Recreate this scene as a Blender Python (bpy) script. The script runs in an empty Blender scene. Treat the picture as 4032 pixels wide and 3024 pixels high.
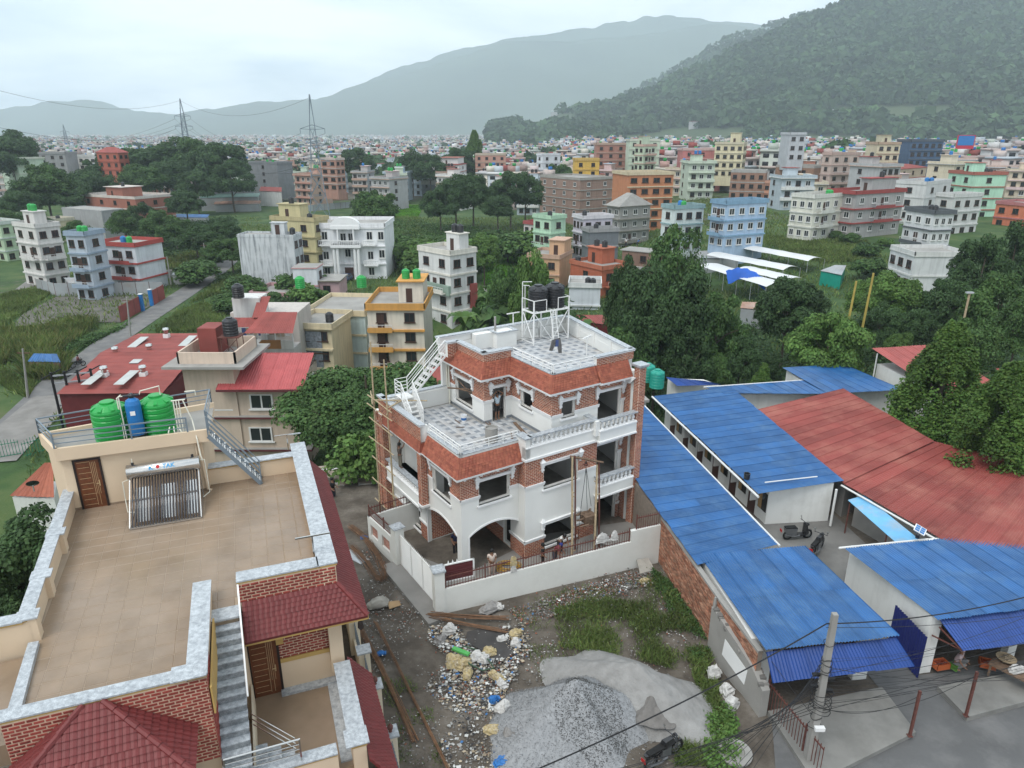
import bpy,bmesh,math,random
import numpy as np
from mathutils import Vector,Matrix
SC = bpy.context.scene
C = SC.collection
random.seed(7); RNG = np.random.default_rng(11)
rad = math.radians
# ------------------------------------------------------------------ camera
FPX,PITCH,CAMH = 2795.0,rad(19.6),22.0
cam_d = bpy.data.cameras.new('camera'); cam = bpy.data.objects.new('camera',cam_d); C.objects.link(cam)
cam_d.sensor_width = 36.0; cam_d.lens = 36.0 * FPX / 4032.0
cam_d.clip_start = 0.1; cam_d.clip_end = 60000
cam.location = (0,0,CAMH); cam.rotation_euler = (rad(90) - PITCH,0,0)
SC.camera = cam
# ------------------------------------------------------------------ light and sky
SUN_EL,SUN_AZ = 58.0,215.0
W_ = bpy.data.worlds.new('World'); SC.world = W_; W_.use_nodes = True
nt = W_.node_tree; nt.nodes.clear()
def wn(t,**k):
 n = nt.nodes.new(t)
 for a,b in k.items(): setattr(n,a,b)
 return n
sky = wn('ShaderNodeTexSky',sky_type='NISHITA',sun_disc=False)
sky.sun_elevation = rad(SUN_EL); sky.sun_rotation = rad(SUN_AZ); sky.air_density = 1.0; sky.dust_density = 4.0
bg1 = wn('ShaderNodeBackground'); bg1.inputs[1].default_value = 0.10
bg2 = wn('ShaderNodeBackground'); bg2.inputs[1].default_value = 0.95
out = wn('ShaderNodeOutputWorld'); mix = wn('ShaderNodeMixShader')
tc = wn('ShaderNodeTexCoord'); mp = wn('ShaderNodeMapping'); mp.inputs['Scale'].default_value = (1.0,1.0,3.2)
n1 = wn('ShaderNodeTexNoise'); n1.inputs['Scale'].default_value = 2.1; n1.inputs['Detail'].default_value = 7; n1.inputs['Roughness'].default_value = .55
n1.inputs['Distortion'].default_value = .35
cr = wn('ShaderNodeValToRGB'); cr.color_ramp.elements[0].position = .34; cr.color_ramp.elements[0].color = (.49,.60,.72,1)
cr.color_ramp.elements[1].position = .62; cr.color_ramp.elements[1].color = (1.07,1.12,1.15,1)
cv = wn('ShaderNodeValToRGB'); cv.color_ramp.elements[0].position = .30; cv.color_ramp.elements[0].color = (.86,.86,.86,1)
cv.color_ramp.elements[1].position = .48; cv.color_ramp.elements[1].color = (.97,.97,.97,1)
L = nt.links.new
L(tc.outputs['Generated'],mp.inputs[0]); L(mp.outputs[0],n1.inputs['Vector'])
L(n1.outputs['Fac'],cr.inputs[0]); L(n1.outputs['Fac'],cv.inputs[0])
L(sky.outputs[0],bg1.inputs[0]); L(cr.outputs[0],bg2.inputs[0])
L(cv.outputs[0],mix.inputs[0]); L(bg1.outputs[0],mix.inputs[1]); L(bg2.outputs[0],mix.inputs[2]); L(mix.outputs[0],out.inputs[0])
sun_d = bpy.data.lights.new('sun','SUN'); sun_d.energy = 1.5; sun_d.angle = rad(28); sun_d.color = (1,.98,.945)
sun = bpy.data.objects.new('sun',sun_d); C.objects.link(sun)
az,el = rad(SUN_AZ),rad(SUN_EL)
sun.rotation_euler = Vector((math.sin(az) * math.cos(el),math.cos(az) * math.cos(el),math.sin(el))).to_track_quat('Z','Y').to_euler()
vs = SC.view_settings; vs.view_transform = 'Standard'; vs.look = 'None'; vs.exposure = 0.6; vs.gamma = 1.0; vs.use_curve_mapping = False
SC.cycles.max_bounces = 6; SC.cycles.diffuse_bounces = 3; SC.cycles.glossy_bounces = 2; SC.cycles.transmission_bounces = 3
SC.cycles.transparent_max_bounces = 4; SC.cycles.volume_bounces = 4; SC.cycles.caustics_reflective = False; SC.cycles.caustics_refractive = False
SC.cycles.sample_clamp_indirect = 4.0
# ------------------------------------------------------------------ measuring: photo pixel -> point of the place
cP,sP = math.cos(PITCH),math.sin(PITCH)
def px(u,v,z=0.0):
 x = (u - 2016) / FPX; y = -(v - 1512) / FPX
 dx,dy,dz = x,cP + y * sP,-sP + y * cP
 t = (z - CAMH) / dz
 return Vector((dx * t,dy * t,z))
def pxY(u,v,Y):
 x = (u - 2016) / FPX; y = -(v - 1512) / FPX
 dx,dy,dz = x,cP + y * sP,-sP + y * cP
 t = Y / dy
 return Vector((dx * t,Y,CAMH + dz * t))
def sst(a,b,x):
 t = np.clip((x - a) / (b - a),0,1); return t * t * (3 - 2 * t)
def terr(x,y):
 x = np.asarray(x,float); y = np.asarray(y,float)
 thr = 41 - 15 * sst(-17,-30,x)
 zl = -7.0 * sst(thr,thr + 18,y) - 1.0 * sst(150,400,y)
 zr = -3.0 * sst(58,85,y) + 3.0 * sst(115,165,y) - 1.5 * sst(200,420,y)
 w = sst(4,46,x) * (1 - sst(75,140,y)) + sst(20,70,x) * sst(75,140,y)
 z = zl * (1 - w) + zr * w
 z = z - 5.5 * sst(62,78,y) * (1 - sst(100,116,y)) * sst(-46,-34,x) * (1 - sst(-2,10,x))
 return z
def tz(x,y): return float(terr(x,y))
def pxg(u,v):
 lo,hi = 0.0,0.0
 p = px(u,v,0.0); best = p
 for z in np.linspace(0.3,-8.5,400):
  q = px(u,v,z)
  if tz(q.x,q.y) >= z: return Vector((q.x,q.y,tz(q.x,q.y)))
  best = q
 return best
# ------------------------------------------------------------------ materials
MATS = {}
def mat(name,col,rough=.75,var=.12,vs=1.2,bump=0.0,bs=25,metal=0.0,streak=0.0,scol=(.16,.15,.13),rnd=0.0,rcol=None,spec=.35,dirt=0.0,dcol=(.2,.17,.14),ds=.6,trans=0.0,alpha=1.0):
 m = bpy.data.materials.new(name); m.use_nodes = True; t = m.node_tree; N = t.nodes; Lk = t.links.new
 b = N['Principled BSDF']; b.inputs['Roughness'].default_value = rough; b.inputs['Metallic'].default_value = metal
 b.inputs['Specular IOR Level'].default_value = spec
 geo = N.new('ShaderNodeNewGeometry')
 nz = N.new('ShaderNodeTexNoise'); nz.inputs['Scale'].default_value = vs; nz.inputs['Detail'].default_value = 5; Lk(geo.outputs['Position'],nz.inputs['Vector'])
 mr = N.new('ShaderNodeMapRange'); mr.inputs[1].default_value = .25; mr.inputs[2].default_value = .75; mr.inputs[3].default_value = 1 - var; mr.inputs[4].default_value = 1 + var
 Lk(nz.outputs['Fac'],mr.inputs[0])
 mul = N.new('ShaderNodeMix'); mul.data_type = 'RGBA'; mul.blend_type = 'MULTIPLY'; mul.inputs[0].default_value = 1
 mul.inputs[6].default_value = (*col,1); Lk(mr.outputs[0],mul.inputs[7]); cur = mul.outputs[2]
 if rnd or rcol:
  oi = N.new('ShaderNodeObjectInfo'); ad = N.new('ShaderNodeMath'); ad.operation = 'ADD'
  Lk(geo.outputs['Random Per Island'],ad.inputs[0]); Lk(oi.outputs['Random'],ad.inputs[1])
  fr = N.new('ShaderNodeMath'); fr.operation = 'FRACT'; Lk(ad.outputs[0],fr.inputs[0])
  if rcol:
   mx = N.new('ShaderNodeMix'); mx.data_type = 'RGBA'; Lk(fr.outputs[0],mx.inputs[0]); mx.inputs[6].default_value = (1,1,1,1)
   mx.inputs[7].default_value = (*[r / max(c,1e-4) for r,c in zip(rcol,col)],1)
   mm = N.new('ShaderNodeMix'); mm.data_type = 'RGBA'; mm.blend_type = 'MULTIPLY'; mm.inputs[0].default_value = 1
   Lk(cur,mm.inputs[6]); Lk(mx.outputs[2],mm.inputs[7]); cur = mm.outputs[2]
  if rnd:
   m2 = N.new('ShaderNodeMapRange'); m2.inputs[3].default_value = 1 - rnd; m2.inputs[4].default_value = 1 + rnd
   sc2 = N.new('ShaderNodeMath'); sc2.operation = 'MULTIPLY'; sc2.inputs[1].default_value = 7.31; Lk(fr.outputs[0],sc2.inputs[0])
   f2 = N.new('ShaderNodeMath'); f2.operation = 'FRACT'; Lk(sc2.outputs[0],f2.inputs[0]); Lk(f2.outputs[0],m2.inputs[0])
   mm = N.new('ShaderNodeMix'); mm.data_type = 'RGBA'; mm.blend_type = 'MULTIPLY'; mm.inputs[0].default_value = 1
   Lk(cur,mm.inputs[6]); Lk(m2.outputs[0],mm.inputs[7]); cur = mm.outputs[2]
 if streak:
  mpp = N.new('ShaderNodeMapping'); mpp.inputs['Scale'].default_value = (1.6,1.6,.16); Lk(geo.outputs['Position'],mpp.inputs[0])
  ns = N.new('ShaderNodeTexNoise'); ns.inputs['Scale'].default_value = 1.5; ns.inputs['Detail'].default_value = 6; Lk(mpp.outputs[0],ns.inputs['Vector'])
  ms = N.new('ShaderNodeMapRange'); ms.inputs[1].default_value = .46; ms.inputs[2].default_value = .72; ms.inputs[3].default_value = 0; ms.inputs[4].default_value = streak
  Lk(ns.outputs['Fac'],ms.inputs[0]); mx = N.new('ShaderNodeMix'); mx.data_type = 'RGBA'; Lk(ms.outputs[0],mx.inputs[0]); Lk(cur,mx.inputs[6]); mx.inputs[7].default_value = (*scol,1); cur = mx.outputs[2]
 if dirt:
  nd = N.new('ShaderNodeTexNoise'); nd.inputs['Scale'].default_value = ds; nd.inputs['Detail'].default_value = 8; nd.inputs['Roughness'].default_value = .68; Lk(geo.outputs['Position'],nd.inputs['Vector'])
  ms = N.new('ShaderNodeMapRange'); ms.inputs[1].default_value = .48; ms.inputs[2].default_value = .7; ms.inputs[3].default_value = 0; ms.inputs[4].default_value = dirt
  Lk(nd.outputs['Fac'],ms.inputs[0]); mx = N.new('ShaderNodeMix'); mx.data_type = 'RGBA'; Lk(ms.outputs[0],mx.inputs[0]); Lk(cur,mx.inputs[6]); mx.inputs[7].default_value = (*dcol,1); cur = mx.outputs[2]
 Lk(cur,b.inputs['Base Color'])
 if bump:
  nb = N.new('ShaderNodeTexNoise'); nb.inputs['Scale'].default_value = bs; nb.inputs['Detail'].default_value = 4; Lk(geo.outputs['Position'],nb.inputs['Vector'])
  bp = N.new('ShaderNodeBump'); bp.inputs['Strength'].default_value = bump; bp.inputs['Distance'].default_value = .05; Lk(nb.outputs['Fac'],bp.inputs['Height']); Lk(bp.outputs[0],b.inputs['Normal'])
 if trans:
  tr = N.new('ShaderNodeBsdfTranslucent'); Lk(cur,tr.inputs[0]); mxs = N.new('ShaderNodeMixShader'); mxs.inputs[0].default_value = trans
  Lk(b.outputs[0],mxs.inputs[1]); Lk(tr.outputs[0],mxs.inputs[2]); Lk(mxs.outputs[0],N['Material Output'].inputs[0])
 if alpha < 1: b.inputs['Alpha'].default_value = alpha
 MATS[name] = m
 return m
def mg(col,rough=.8,**k):
 key = 'paint_%d_%d_%d' % tuple(int(c * 255) for c in col)
 if key not in MATS: mat(key,col,rough,var=.07,vs=.5,streak=k.get('streak',.35),scol=tuple(c * .45 + .02 for c in col),dirt=.25,dcol=tuple(c * .55 for c in col),ds=.4)
 return MATS[key]
# ------------------------------------------------------------------ mesh building
class MB:
 def __init__(s): s.v = []; s.f = []
 def add(s,vs,fs):
  o = len(s.v); s.v += [tuple(map(float,p)) for p in vs]; s.f += [tuple(i + o for i in f) for f in fs]; return s
 def box(s,x0,x1,y0,y1,z0,z1):
  return s.add([(x0,y0,z0),(x1,y0,z0),(x1,y1,z0),(x0,y1,z0),(x0,y0,z1),(x1,y0,z1),(x1,y1,z1),(x0,y1,z1)],
                     [(3,2,1,0),(4,5,6,7),(0,1,5,4),(1,2,6,5),(2,3,7,6),(3,0,4,7)])
 def obox(s,c,ux,uy,uz):
  c,ux,uy,uz = map(Vector,(c,ux,uy,uz))
  P = [c + a * ux + b * uy + d * uz for d in (-.5,.5) for a,b in ((-.5,-.5),(.5,-.5),(.5,.5),(-.5,.5))]
  return s.add(P,[(3,2,1,0),(4,5,6,7),(0,1,5,4),(1,2,6,5),(2,3,7,6),(3,0,4,7)])
 def bar(s,p,q,w,h=None,up=(0,0,1)):
  p,q = Vector(p),Vector(q); d = q - p; h = h or w; up = Vector(up)
  if d.length < 1e-6: return s
  dn = d.normalized()
  if abs(dn.dot(up)) > .95: up = Vector((1,0,0)) if abs(dn.x) < .9 else Vector((0,1,0))
  sx = dn.cross(up).normalized(); uz = sx.cross(dn).normalized()
  return s.obox((p + q) / 2,d,sx * w,uz * h)
 def tube(s,pts,r,n=6,r2=None,cap=True):
  pts = [Vector(p) for p in pts]; k = len(pts); rings = []; vv = []; ff = []
  prev = None
  for i,p in enumerate(pts):
   d = (pts[min(i + 1,k - 1)] - pts[max(i - 1,0)]).normalized()
   up = Vector((0,0,1)) if abs(d.z) < .9 else Vector((1,0,0))
   if prev is not None:
    sx = (prev - d * prev.dot(d)); sx = sx.normalized() if sx.length > 1e-4 else d.cross(up).normalized()
   else: sx = d.cross(up).normalized()
   prev = sx; sy = d.cross(sx)
   rr = r if r2 is None else r + (r2 - r) * i / max(k - 1,1)
   if isinstance(r,(list,tuple)): rr = r[i]
   for j in range(n):
    a = 2 * math.pi * j / n; vv.append(p + sx * (rr * math.cos(a)) + sy * (rr * math.sin(a)))
  for i in range(k - 1):
   for j in range(n):
    j2 = (j + 1) % n; ff.append((i * n + j,i * n + j2,(i + 1) * n + j2,(i + 1) * n + j))
  if cap: ff.append(tuple(range(n))[::-1]); ff.append(tuple((k - 1) * n + j for j in range(n)))
  return s.add(vv,ff)
 def lathe(s,prof,n=16,c=(0,0,0)):
  vv = []; ff = []; k = len(prof)
  for r,z in prof:
   for j in range(n):
    a = 2 * math.pi * j / n; vv.append((c[0] + r * math.cos(a),c[1] + r * math.sin(a),c[2] + z))
  for i in range(k - 1):
   for j in range(n):
    j2 = (j + 1) % n; ff.append((i * n + j,i * n + j2,(i + 1) * n + j2,(i + 1) * n + j))
  ff.append(tuple(range(n))[::-1]); ff.append(tuple((k - 1) * n + j for j in range(n)))
  return s.add(vv,ff)
 def prism(s,poly,z0,z1):
  n = len(poly); z0 = z0 if hasattr(z0,'__len__') else [z0] * n; z1 = z1 if hasattr(z1,'__len__') else [z1] * n
  vv = [(p[0],p[1],a) for p,a in zip(poly,z0)] + [(p[0],p[1],a) for p,a in zip(poly,z1)]
  ff = [tuple(range(n))[::-1],tuple(range(n,2 * n))] + [(i,(i + 1) % n,n + (i + 1) % n,n + i) for i in range(n)]
  return s.add(vv,ff)
 def poly(s,pts): return s.add(pts,[tuple(range(len(pts)))])
 def hull(s,top,bot):
  n = len(top); return s.add(list(bot) + list(top),[tuple(range(n))[::-1],tuple(range(n,2 * n))] + [(i,(i + 1) % n,n + (i + 1) % n,n + i) for i in range(n)])
 def mesh(s,name,m=None,smooth=False):
  me = bpy.data.meshes.new(name); me.from_pydata(s.v,[],s.f); me.update()
  if m: me.materials.append(MATS[m] if isinstance(m,str) else m)
  if smooth: me.polygons.foreach_set('use_smooth',[True] * len(me.polygons))
  return me
 def obj(s,name,m,parent=None,smooth=False,**k):
  if not s.v: return None
  return link(name,s.mesh(name,m,smooth),parent,**k)
def link(name,me,parent=None,loc=None,rz=None,scale=None):
 o = bpy.data.objects.new(name,me); C.objects.link(o)
 if parent is not None: o.parent = parent
 if loc is not None: o.location = loc
 if rz is not None: o.rotation_euler = rz if hasattr(rz,'__len__') else (0,0,rz)
 if scale is not None: o.scale = scale if hasattr(scale,'__len__') else (scale,) * 3
 return o
def fixn(o):
 bm = bmesh.new(); bm.from_mesh(o.data); bmesh.ops.recalc_face_normals(bm,faces=bm.faces); bm.to_mesh(o.data); bm.free(); return o
def thing(name,label,cat,loc=(0,0,0),rz=0.0,group=None):
 o = bpy.data.objects.new(name,None); C.objects.link(o); o.location = loc; o.rotation_euler = (0,0,rz); o.empty_display_size = .3
 return tag(o,label,cat,group)
def tag(o,label=None,cat=None,group=None,kind=None):
 if label: o['label'] = label
 if cat: o['category'] = cat
 if group: o['group'] = group
 if kind: o['kind'] = kind
 return o
def copy_tree(o,parent=None):
 c = o.copy(); C.objects.link(c)
 if parent is not None: c.parent = parent
 for ch in list(o.children): copy_tree(ch,c)
 return c
def npmesh(name,V,Fc,m=None,smooth=False):
 me = bpy.data.meshes.new(name); V = np.ascontiguousarray(V,np.float32); Fc = np.ascontiguousarray(Fc,np.int32); k = Fc.shape[1]
 me.vertices.add(len(V)); me.vertices.foreach_set('co',V.ravel()); me.loops.add(Fc.size); me.loops.foreach_set('vertex_index',Fc.ravel())
 me.polygons.add(len(Fc)); me.polygons.foreach_set('loop_start',np.arange(0,Fc.size,k,dtype=np.int32))
 try: me.polygons.foreach_set('loop_total',np.full(len(Fc),k,np.int32))
 except Exception: pass
 if smooth: me.polygons.foreach_set('use_smooth',np.ones(len(Fc),bool))
 if m: me.materials.append(MATS[m] if isinstance(m,str) else m)
 me.update(calc_edges=True)
 return me
class Pieces:
 def __init__(s,unit,n=300): s.unit = unit; s.M = []; s.n = n
 def add(s,c,ux,uy,uz): s.M.append((Vector(c),Vector(ux),Vector(uy),Vector(uz)))
 def done(s,name,rest,m,parent,world=None):
  if not s.M: return
  wm = world or Matrix.Identity(4); cp = Vector((0,0,CAMH))
  def key(t):
   p = wm @ t[0]; n = (wm.to_3x3() @ t[3]); d = (cp - p); f = n.normalized().dot(d.normalized())
   return d.length * (1 if f > .05 else 10)
  s.M.sort(key=key)
  me = s.unit.mesh(name,m)
  for c,a,b,d in s.M[:s.n]:
   o = link(name,me,parent)
   o.matrix_local = Matrix(((a.x,b.x,d.x,c.x),(a.y,b.y,d.y,c.y),(a.z,b.z,d.z,c.z),(0,0,0,1)))
  r = s.M[s.n:]
  if r:
   U = np.array(s.unit.v); k = len(U); A = np.array([[list(a),list(b),list(d)] for _,a,b,d in r]); cc = np.array([list(t[0]) for t in r])
   V = np.einsum('kj,njd->nkd',U,A) + cc[:,None,:]
   mb = bpy.data.meshes.new(rest); F0 = s.unit.f
   if len({len(f) for f in F0}) == 1:
    Fa = np.array(F0); Fc = (Fa[None] + (np.arange(len(r)) * k)[:,None,None]).reshape(-1,Fa.shape[1]); mb = npmesh(rest,V.reshape(-1,3),Fc,m)
   else:
    mb.from_pydata(V.reshape(-1,3).tolist(),[],[tuple(i + j * k for i in f) for j in range(len(r)) for f in F0]); mb.materials.append(MATS[m])
   tag(link(rest,mb,parent),kind='stuff')
UNIT_BOX = MB().box(-.5,.5,-.5,.5,-.5,.5)
UNIT_BRICK = MB().add([(-.5,-.5,0),(.5,-.5,0),(.5,.5,0),(-.5,.5,0),(-.47,-.43,1),(.47,-.43,1),(.47,.43,1),(-.47,.43,1)],
                      [(4,5,6,7),(0,1,5,4),(1,2,6,5),(2,3,7,6),(3,0,4,7)])
# roof tile: x across, y up the slope, z out of the slope; front edge thick and slightly domed
UNIT_TILE = MB().add([(-.48,-.34,0),(.48,-.34,0),(-.48,-.5,.9),(0,-.5,1.25),(.48,-.5,.9),(-.48,.6,.15),(0,.6,.5),(.48,.6,.15)],
                     [(0,1,4,3,2),(2,3,6,5),(3,4,7,6),(0,2,5),(1,7,4)])
class Face:
 def __init__(s,x0,y0,x1,y1):
  s.o = Vector((x0,y0,0)); d = Vector((x1 - x0,y1 - y0,0)); s.L = d.length; s.d = d.normalized(); s.n = Vector((s.d.y,-s.d.x,0))
 def p(s,a,z,o=0.0): return s.o + s.d * a + s.n * o + Vector((0,0,z))
 def box(s,mb,a0,a1,z0,z1,o0,o1):
  P = [s.p(a,z,o) for z in (z0,z1) for a,o in ((a0,o1),(a1,o1),(a1,o0),(a0,o0))]
  return mb.add(P,[(3,2,1,0),(4,5,6,7),(0,1,5,4),(1,2,6,5),(2,3,7,6),(3,0,4,7)])
 def slab(s,mb,pts,o0,o1):
  return mb.hull([s.p(a,z,o1) for a,z in pts],[s.p(a,z,o0) for a,z in pts])
 def wall(s,mb,a0,a1,z0,z1,ops=(),t=.22):
  ops = [(max(o[0],a0),min(o[1],a1),max(o[2],z0),min(o[3],z1)) for o in ops]; ops = [o for o in ops if o[0] < o[1] - 1e-4 and o[2] < o[3] - 1e-4]
  A = sorted({a0,a1,*[q for o in ops for q in o[:2]]})
  for i in range(len(A) - 1):
   l,r = A[i],A[i + 1]; m = (l + r) / 2; cuts = sorted([(o[2],o[3]) for o in ops if o[0] <= m <= o[1]]); z = z0
   for c0,c1 in cuts:
    if c0 > z + 1e-4: s.box(mb,l,r,z,c0,-t,0)
    z = max(z,c1)
   if z < z1 - 1e-4: s.box(mb,l,r,z,z1,-t,0)
 def bricks(s,pc,a0,a1,z0,z1,ops=(),bl=.262,bh=.094,gap=.022,proud=.012,jit=.004):
  n = max(1,round((z1 - z0) / bh)); h = (z1 - z0) / n
  for i in range(n):
   z = z0 + h * (i + .5); x = a0 - (bl * .5 if i % 2 else 0)
   while x < a1 - .02:
    segs = [(max(x + gap / 2,a0 + .004),min(x + bl - gap / 2,a1 - .004))]
    for o in ops:
     if o[2] - h * .3 < z < o[3] + h * .3:
      ns = []
      for l,r in segs:
       if r <= o[0] or l >= o[1]: ns.append((l,r))
       else:
        if l < o[0]: ns.append((l,o[0]))
        if r > o[1]: ns.append((o[1],r))
      segs = ns
    for l,r in segs:
     if r - l > .03: pc.add(s.p((l + r) / 2,z,.002),s.d * (r - l),Vector((0,0,h - gap)),s.n * (proud + random.uniform(-jit,jit)))
    x += bl
def granite(name,a,b,sc=55):
 m = mat(name,a,.35,var=.06,vs=2.0,spec=.5); t = m.node_tree; N = t.nodes; Lk = t.links.new; geo = [n for n in N if n.type == 'NEW_GEOMETRY'][0]; b_ = N['Principled BSDF']
 v = N.new('ShaderNodeTexNoise'); v.inputs['Scale'].default_value = sc; v.inputs['Detail'].default_value = 3; Lk(geo.outputs['Position'],v.inputs['Vector'])
 w = N.new('ShaderNodeTexNoise'); w.inputs['Scale'].default_value = 8; w.inputs['Detail'].default_value = 6; w.inputs['Distortion'].default_value = .2; Lk(geo.outputs['Position'],w.inputs['Vector'])
 mu = N.new('ShaderNodeMath'); mu.operation = 'MULTIPLY'; Lk(v.outputs['Fac'],mu.inputs[0]); Lk(w.outputs['Fac'],mu.inputs[1])
 mr = N.new('ShaderNodeMapRange'); mr.inputs[1].default_value = .12; mr.inputs[2].default_value = .36; Lk(mu.outputs[0],mr.inputs[0])
 mx = N.new('ShaderNodeMix'); mx.data_type = 'RGBA'; Lk(mr.outputs[0],mx.inputs[0]); mx.inputs[6].default_value = (*b,1)
 src = b_.inputs['Base Color'].links[0].from_socket; Lk(src,mx.inputs[7]); Lk(mx.outputs[2],b_.inputs['Base Color'])
 return m
mat('plaster_white',(.74,.74,.71),.75,var=.04,vs=.6,dirt=.12,dcol=(.55,.52,.46),ds=.8)
mat('trim_white',(.76,.76,.75),.6,var=.03)
mat('mortar',(.66,.53,.44),.9,var=.15,vs=8)
mat('brick_orange',(.37,.135,.07),.85,var=.2,vs=1.3,rnd=.25,rcol=(.25,.075,.042))
mat('tile_terracotta',(.34,.11,.065),.8,var=.15,vs=2.0,rnd=.16,rcol=(.26,.075,.048))
granite('granite',(.50,.53,.55),(.22,.24,.26))
mat('interior',(.62,.61,.59),.9,var=.1)
mat('interior_floor',(.30,.28,.25),.9,var=.25,vs=2)
mat('dark_room',(.05,.05,.05),.9)
mat('jamb',(.62,.60,.56),.6,var=.1,vs=5)
mat('steel_white',(.78,.78,.76),.4,var=.05,spec=.5)
mat('tank_black',(.018,.019,.022),.38,var=.15,spec=.5)
mat('tank_green',(.015,.30,.055),.35,var=.06,spec=.5)
mat('tank_green_dark',(.01,.18,.10),.4,var=.1)
mat('tank_blue',(.02,.16,.42),.4,var=.1)
mat('bamboo',(.38,.30,.19),.75,var=.3,vs=6)
mat('timber',(.16,.105,.07),.85,var=.3,vs=8)
mat('rust_steel',(.12,.045,.035),.7,var=.25,vs=9)
mat('skin',(.22,.115,.07),.6,var=.05)
mat('hair',(.012,.011,.011),.6)
mat('concrete',(.30,.29,.27),.9,var=.18,vs=1.4,dirt=.4,dcol=(.16,.15,.14),ds=.7,bump=.2)
mat('glass_dark',(.02,.024,.028),.12,var=.1,spec=.6)
mat('cable_black',(.012,.012,.013),.6)
mat('pvc',(.70,.68,.58),.45,var=.06)
# ================================================================== the house under construction
HO,HR = (-2.6,31.95,0.0),rad(33.5)
HM = Matrix.Translation(HO) @ Matrix.Rotation(HR,4,'Z')
def hw(a,b,z=0.0): return HM @ Vector((a,b,z))
house = thing('brick_house','white and red brick three-storey house under construction, orange tile skirts and roof terraces','house',HO,HR)
Z0,Z1,Z2,Z3 = -.35,2.95,6.25,9.42
LF = lambda a,b0,b1: Face(a,b1,a,b0)
brick = Pieces(UNIT_BRICK,300); tiles = Pieces(UNIT_TILE,300)
WH = MB(); MO = MB()
trim = []
def part(mb,name,m,parent=None,**k):
 o = mb.obj(name,m,parent or house,**k); return o
def belt(F,a0,a1,z,h=.16,pr=.07):
 mb = MB(); F.slab(mb,[(a0 - pr,z - h),(a1 + pr,z - h),(a1 + pr,z),(a0 - pr,z)],.0,pr * .55); F.box(mb,a0 - pr,a1 + pr,z - .05,z + .02,.0,pr); part(mb,'belt_course','trim_white')
def sill(F,a0,a1,z):
 mb = MB(); F.box(mb,a0 - .12,a1 + .12,z - .10,z,-.1,.09); F.box(mb,a0 - .07,a1 + .07,z - .16,z - .10,-.05,.05); part(mb,'window_sill','trim_white')
def lintel(F,a0,a1,z,drop=True):
 mb = MB(); F.box(mb,a0 - .12,a1 + .12,z,z + .13,-.05,.10); F.box(mb,a0 - .16,a1 + .16,z + .13,z + .17,-.05,.13)
 for a in (a0 - .12,a1 + .12):
  for k,(w,zb,zt,o) in enumerate(((.24,.02,.20,.15),(.20,-.10,.02,.12),(.13,-.20,-.10,.10),(.18,-.29,-.20,.11),(.10,-.38,-.29,.07))):
   F.box(mb,a - w / 2,a + w / 2,z + zb,z + zt,-.03,o)
  P = [F.p(a - .17,z + .20,-.02),F.p(a + .17,z + .20,-.02),F.p(a + .17,z + .20,.19),F.p(a - .17,z + .20,.19),F.p(a,z + .44,.05)]
  mb.add(P,[(0,1,2,3),(0,4,1),(1,4,2),(2,4,3),(3,4,0)])
 part(mb,'window_hood','trim_white')
def frame(F,a0,a1,z0,z1,w=.09,floor=True,back=.13):
 mb = MB(); F.box(mb,a0,a0 + w,z0,z1,-back - .06,-back + .02); F.box(mb,a1 - w,a1,z0,z1,-back - .06,-back + .02); F.box(mb,a0 + w,a1 - w,z1 - w,z1,-back - .06,-back + .02)
 if floor: F.box(mb,a0 + w,a1 - w,z0,z0 + w,-back - .06,-back + .02)
 part(mb,'window_frame','jamb')
def bpan(F,a0,a1,z0,z1,ops=()):
 F.bricks(brick,a0,a1,z0,z1,ops)
 mb = MB(); F.wall(mb,a0,a1,z0,z1,ops,t=.003); MO.add([tuple(Vector(v) + F.n * .003) for v in mb.v],mb.f)
# ---- front of the left bay (b = 0), with the carport arch below
F0 = Face(0,0,3.55,0)
w0 = (1.06,2.98,3.72,5.1)
F0.wall(WH,0,3.55,2.62,6.25,[w0]); bpan(F0,0,3.55,4.31,5.72,[w0])
def arch(F,a0,a1,zs,zc,ztop,aend=None,n=14):
 pts = [(a0 + (a1 - a0) * i / n,zs + (zc - zs) * math.sin(math.pi * i / n) ** .8) for i in range(n + 1)]
 for i in range(n):
  (x0,y0),(x1,y1) = pts[i],pts[i + 1]; F.slab(WH,[(x0,y0),(x1,y1),(x1,ztop),(x0,ztop)],-.28,0)
 mb = MB()
 for i in range(n):
  (x0,y0),(x1,y1) = pts[i],pts[i + 1]; F.slab(mb,[(x0,y0 - .01),(x1,y1 - .01),(x1,y1 + .09),(x0,y0 + .09)],0.0,.035)
 F.box(mb,a0 - .06,a0 + .03,Z0,zs + .05,0.0,.035); part(mb,'arch_moulding','trim_white')
arch(F0,.43,3.55,2.02,2.5,2.62)
F0.box(WH,0,.43,Z0,2.62,-.43,0)
belt(F0,0,1.06,4.31); belt(F0,2.98,3.5,4.31); sill(F0,w0[0],w0[1],w0[2]); lintel(F0,w0[0],w0[1],w0[3]); frame(F0,*w0)
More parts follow.
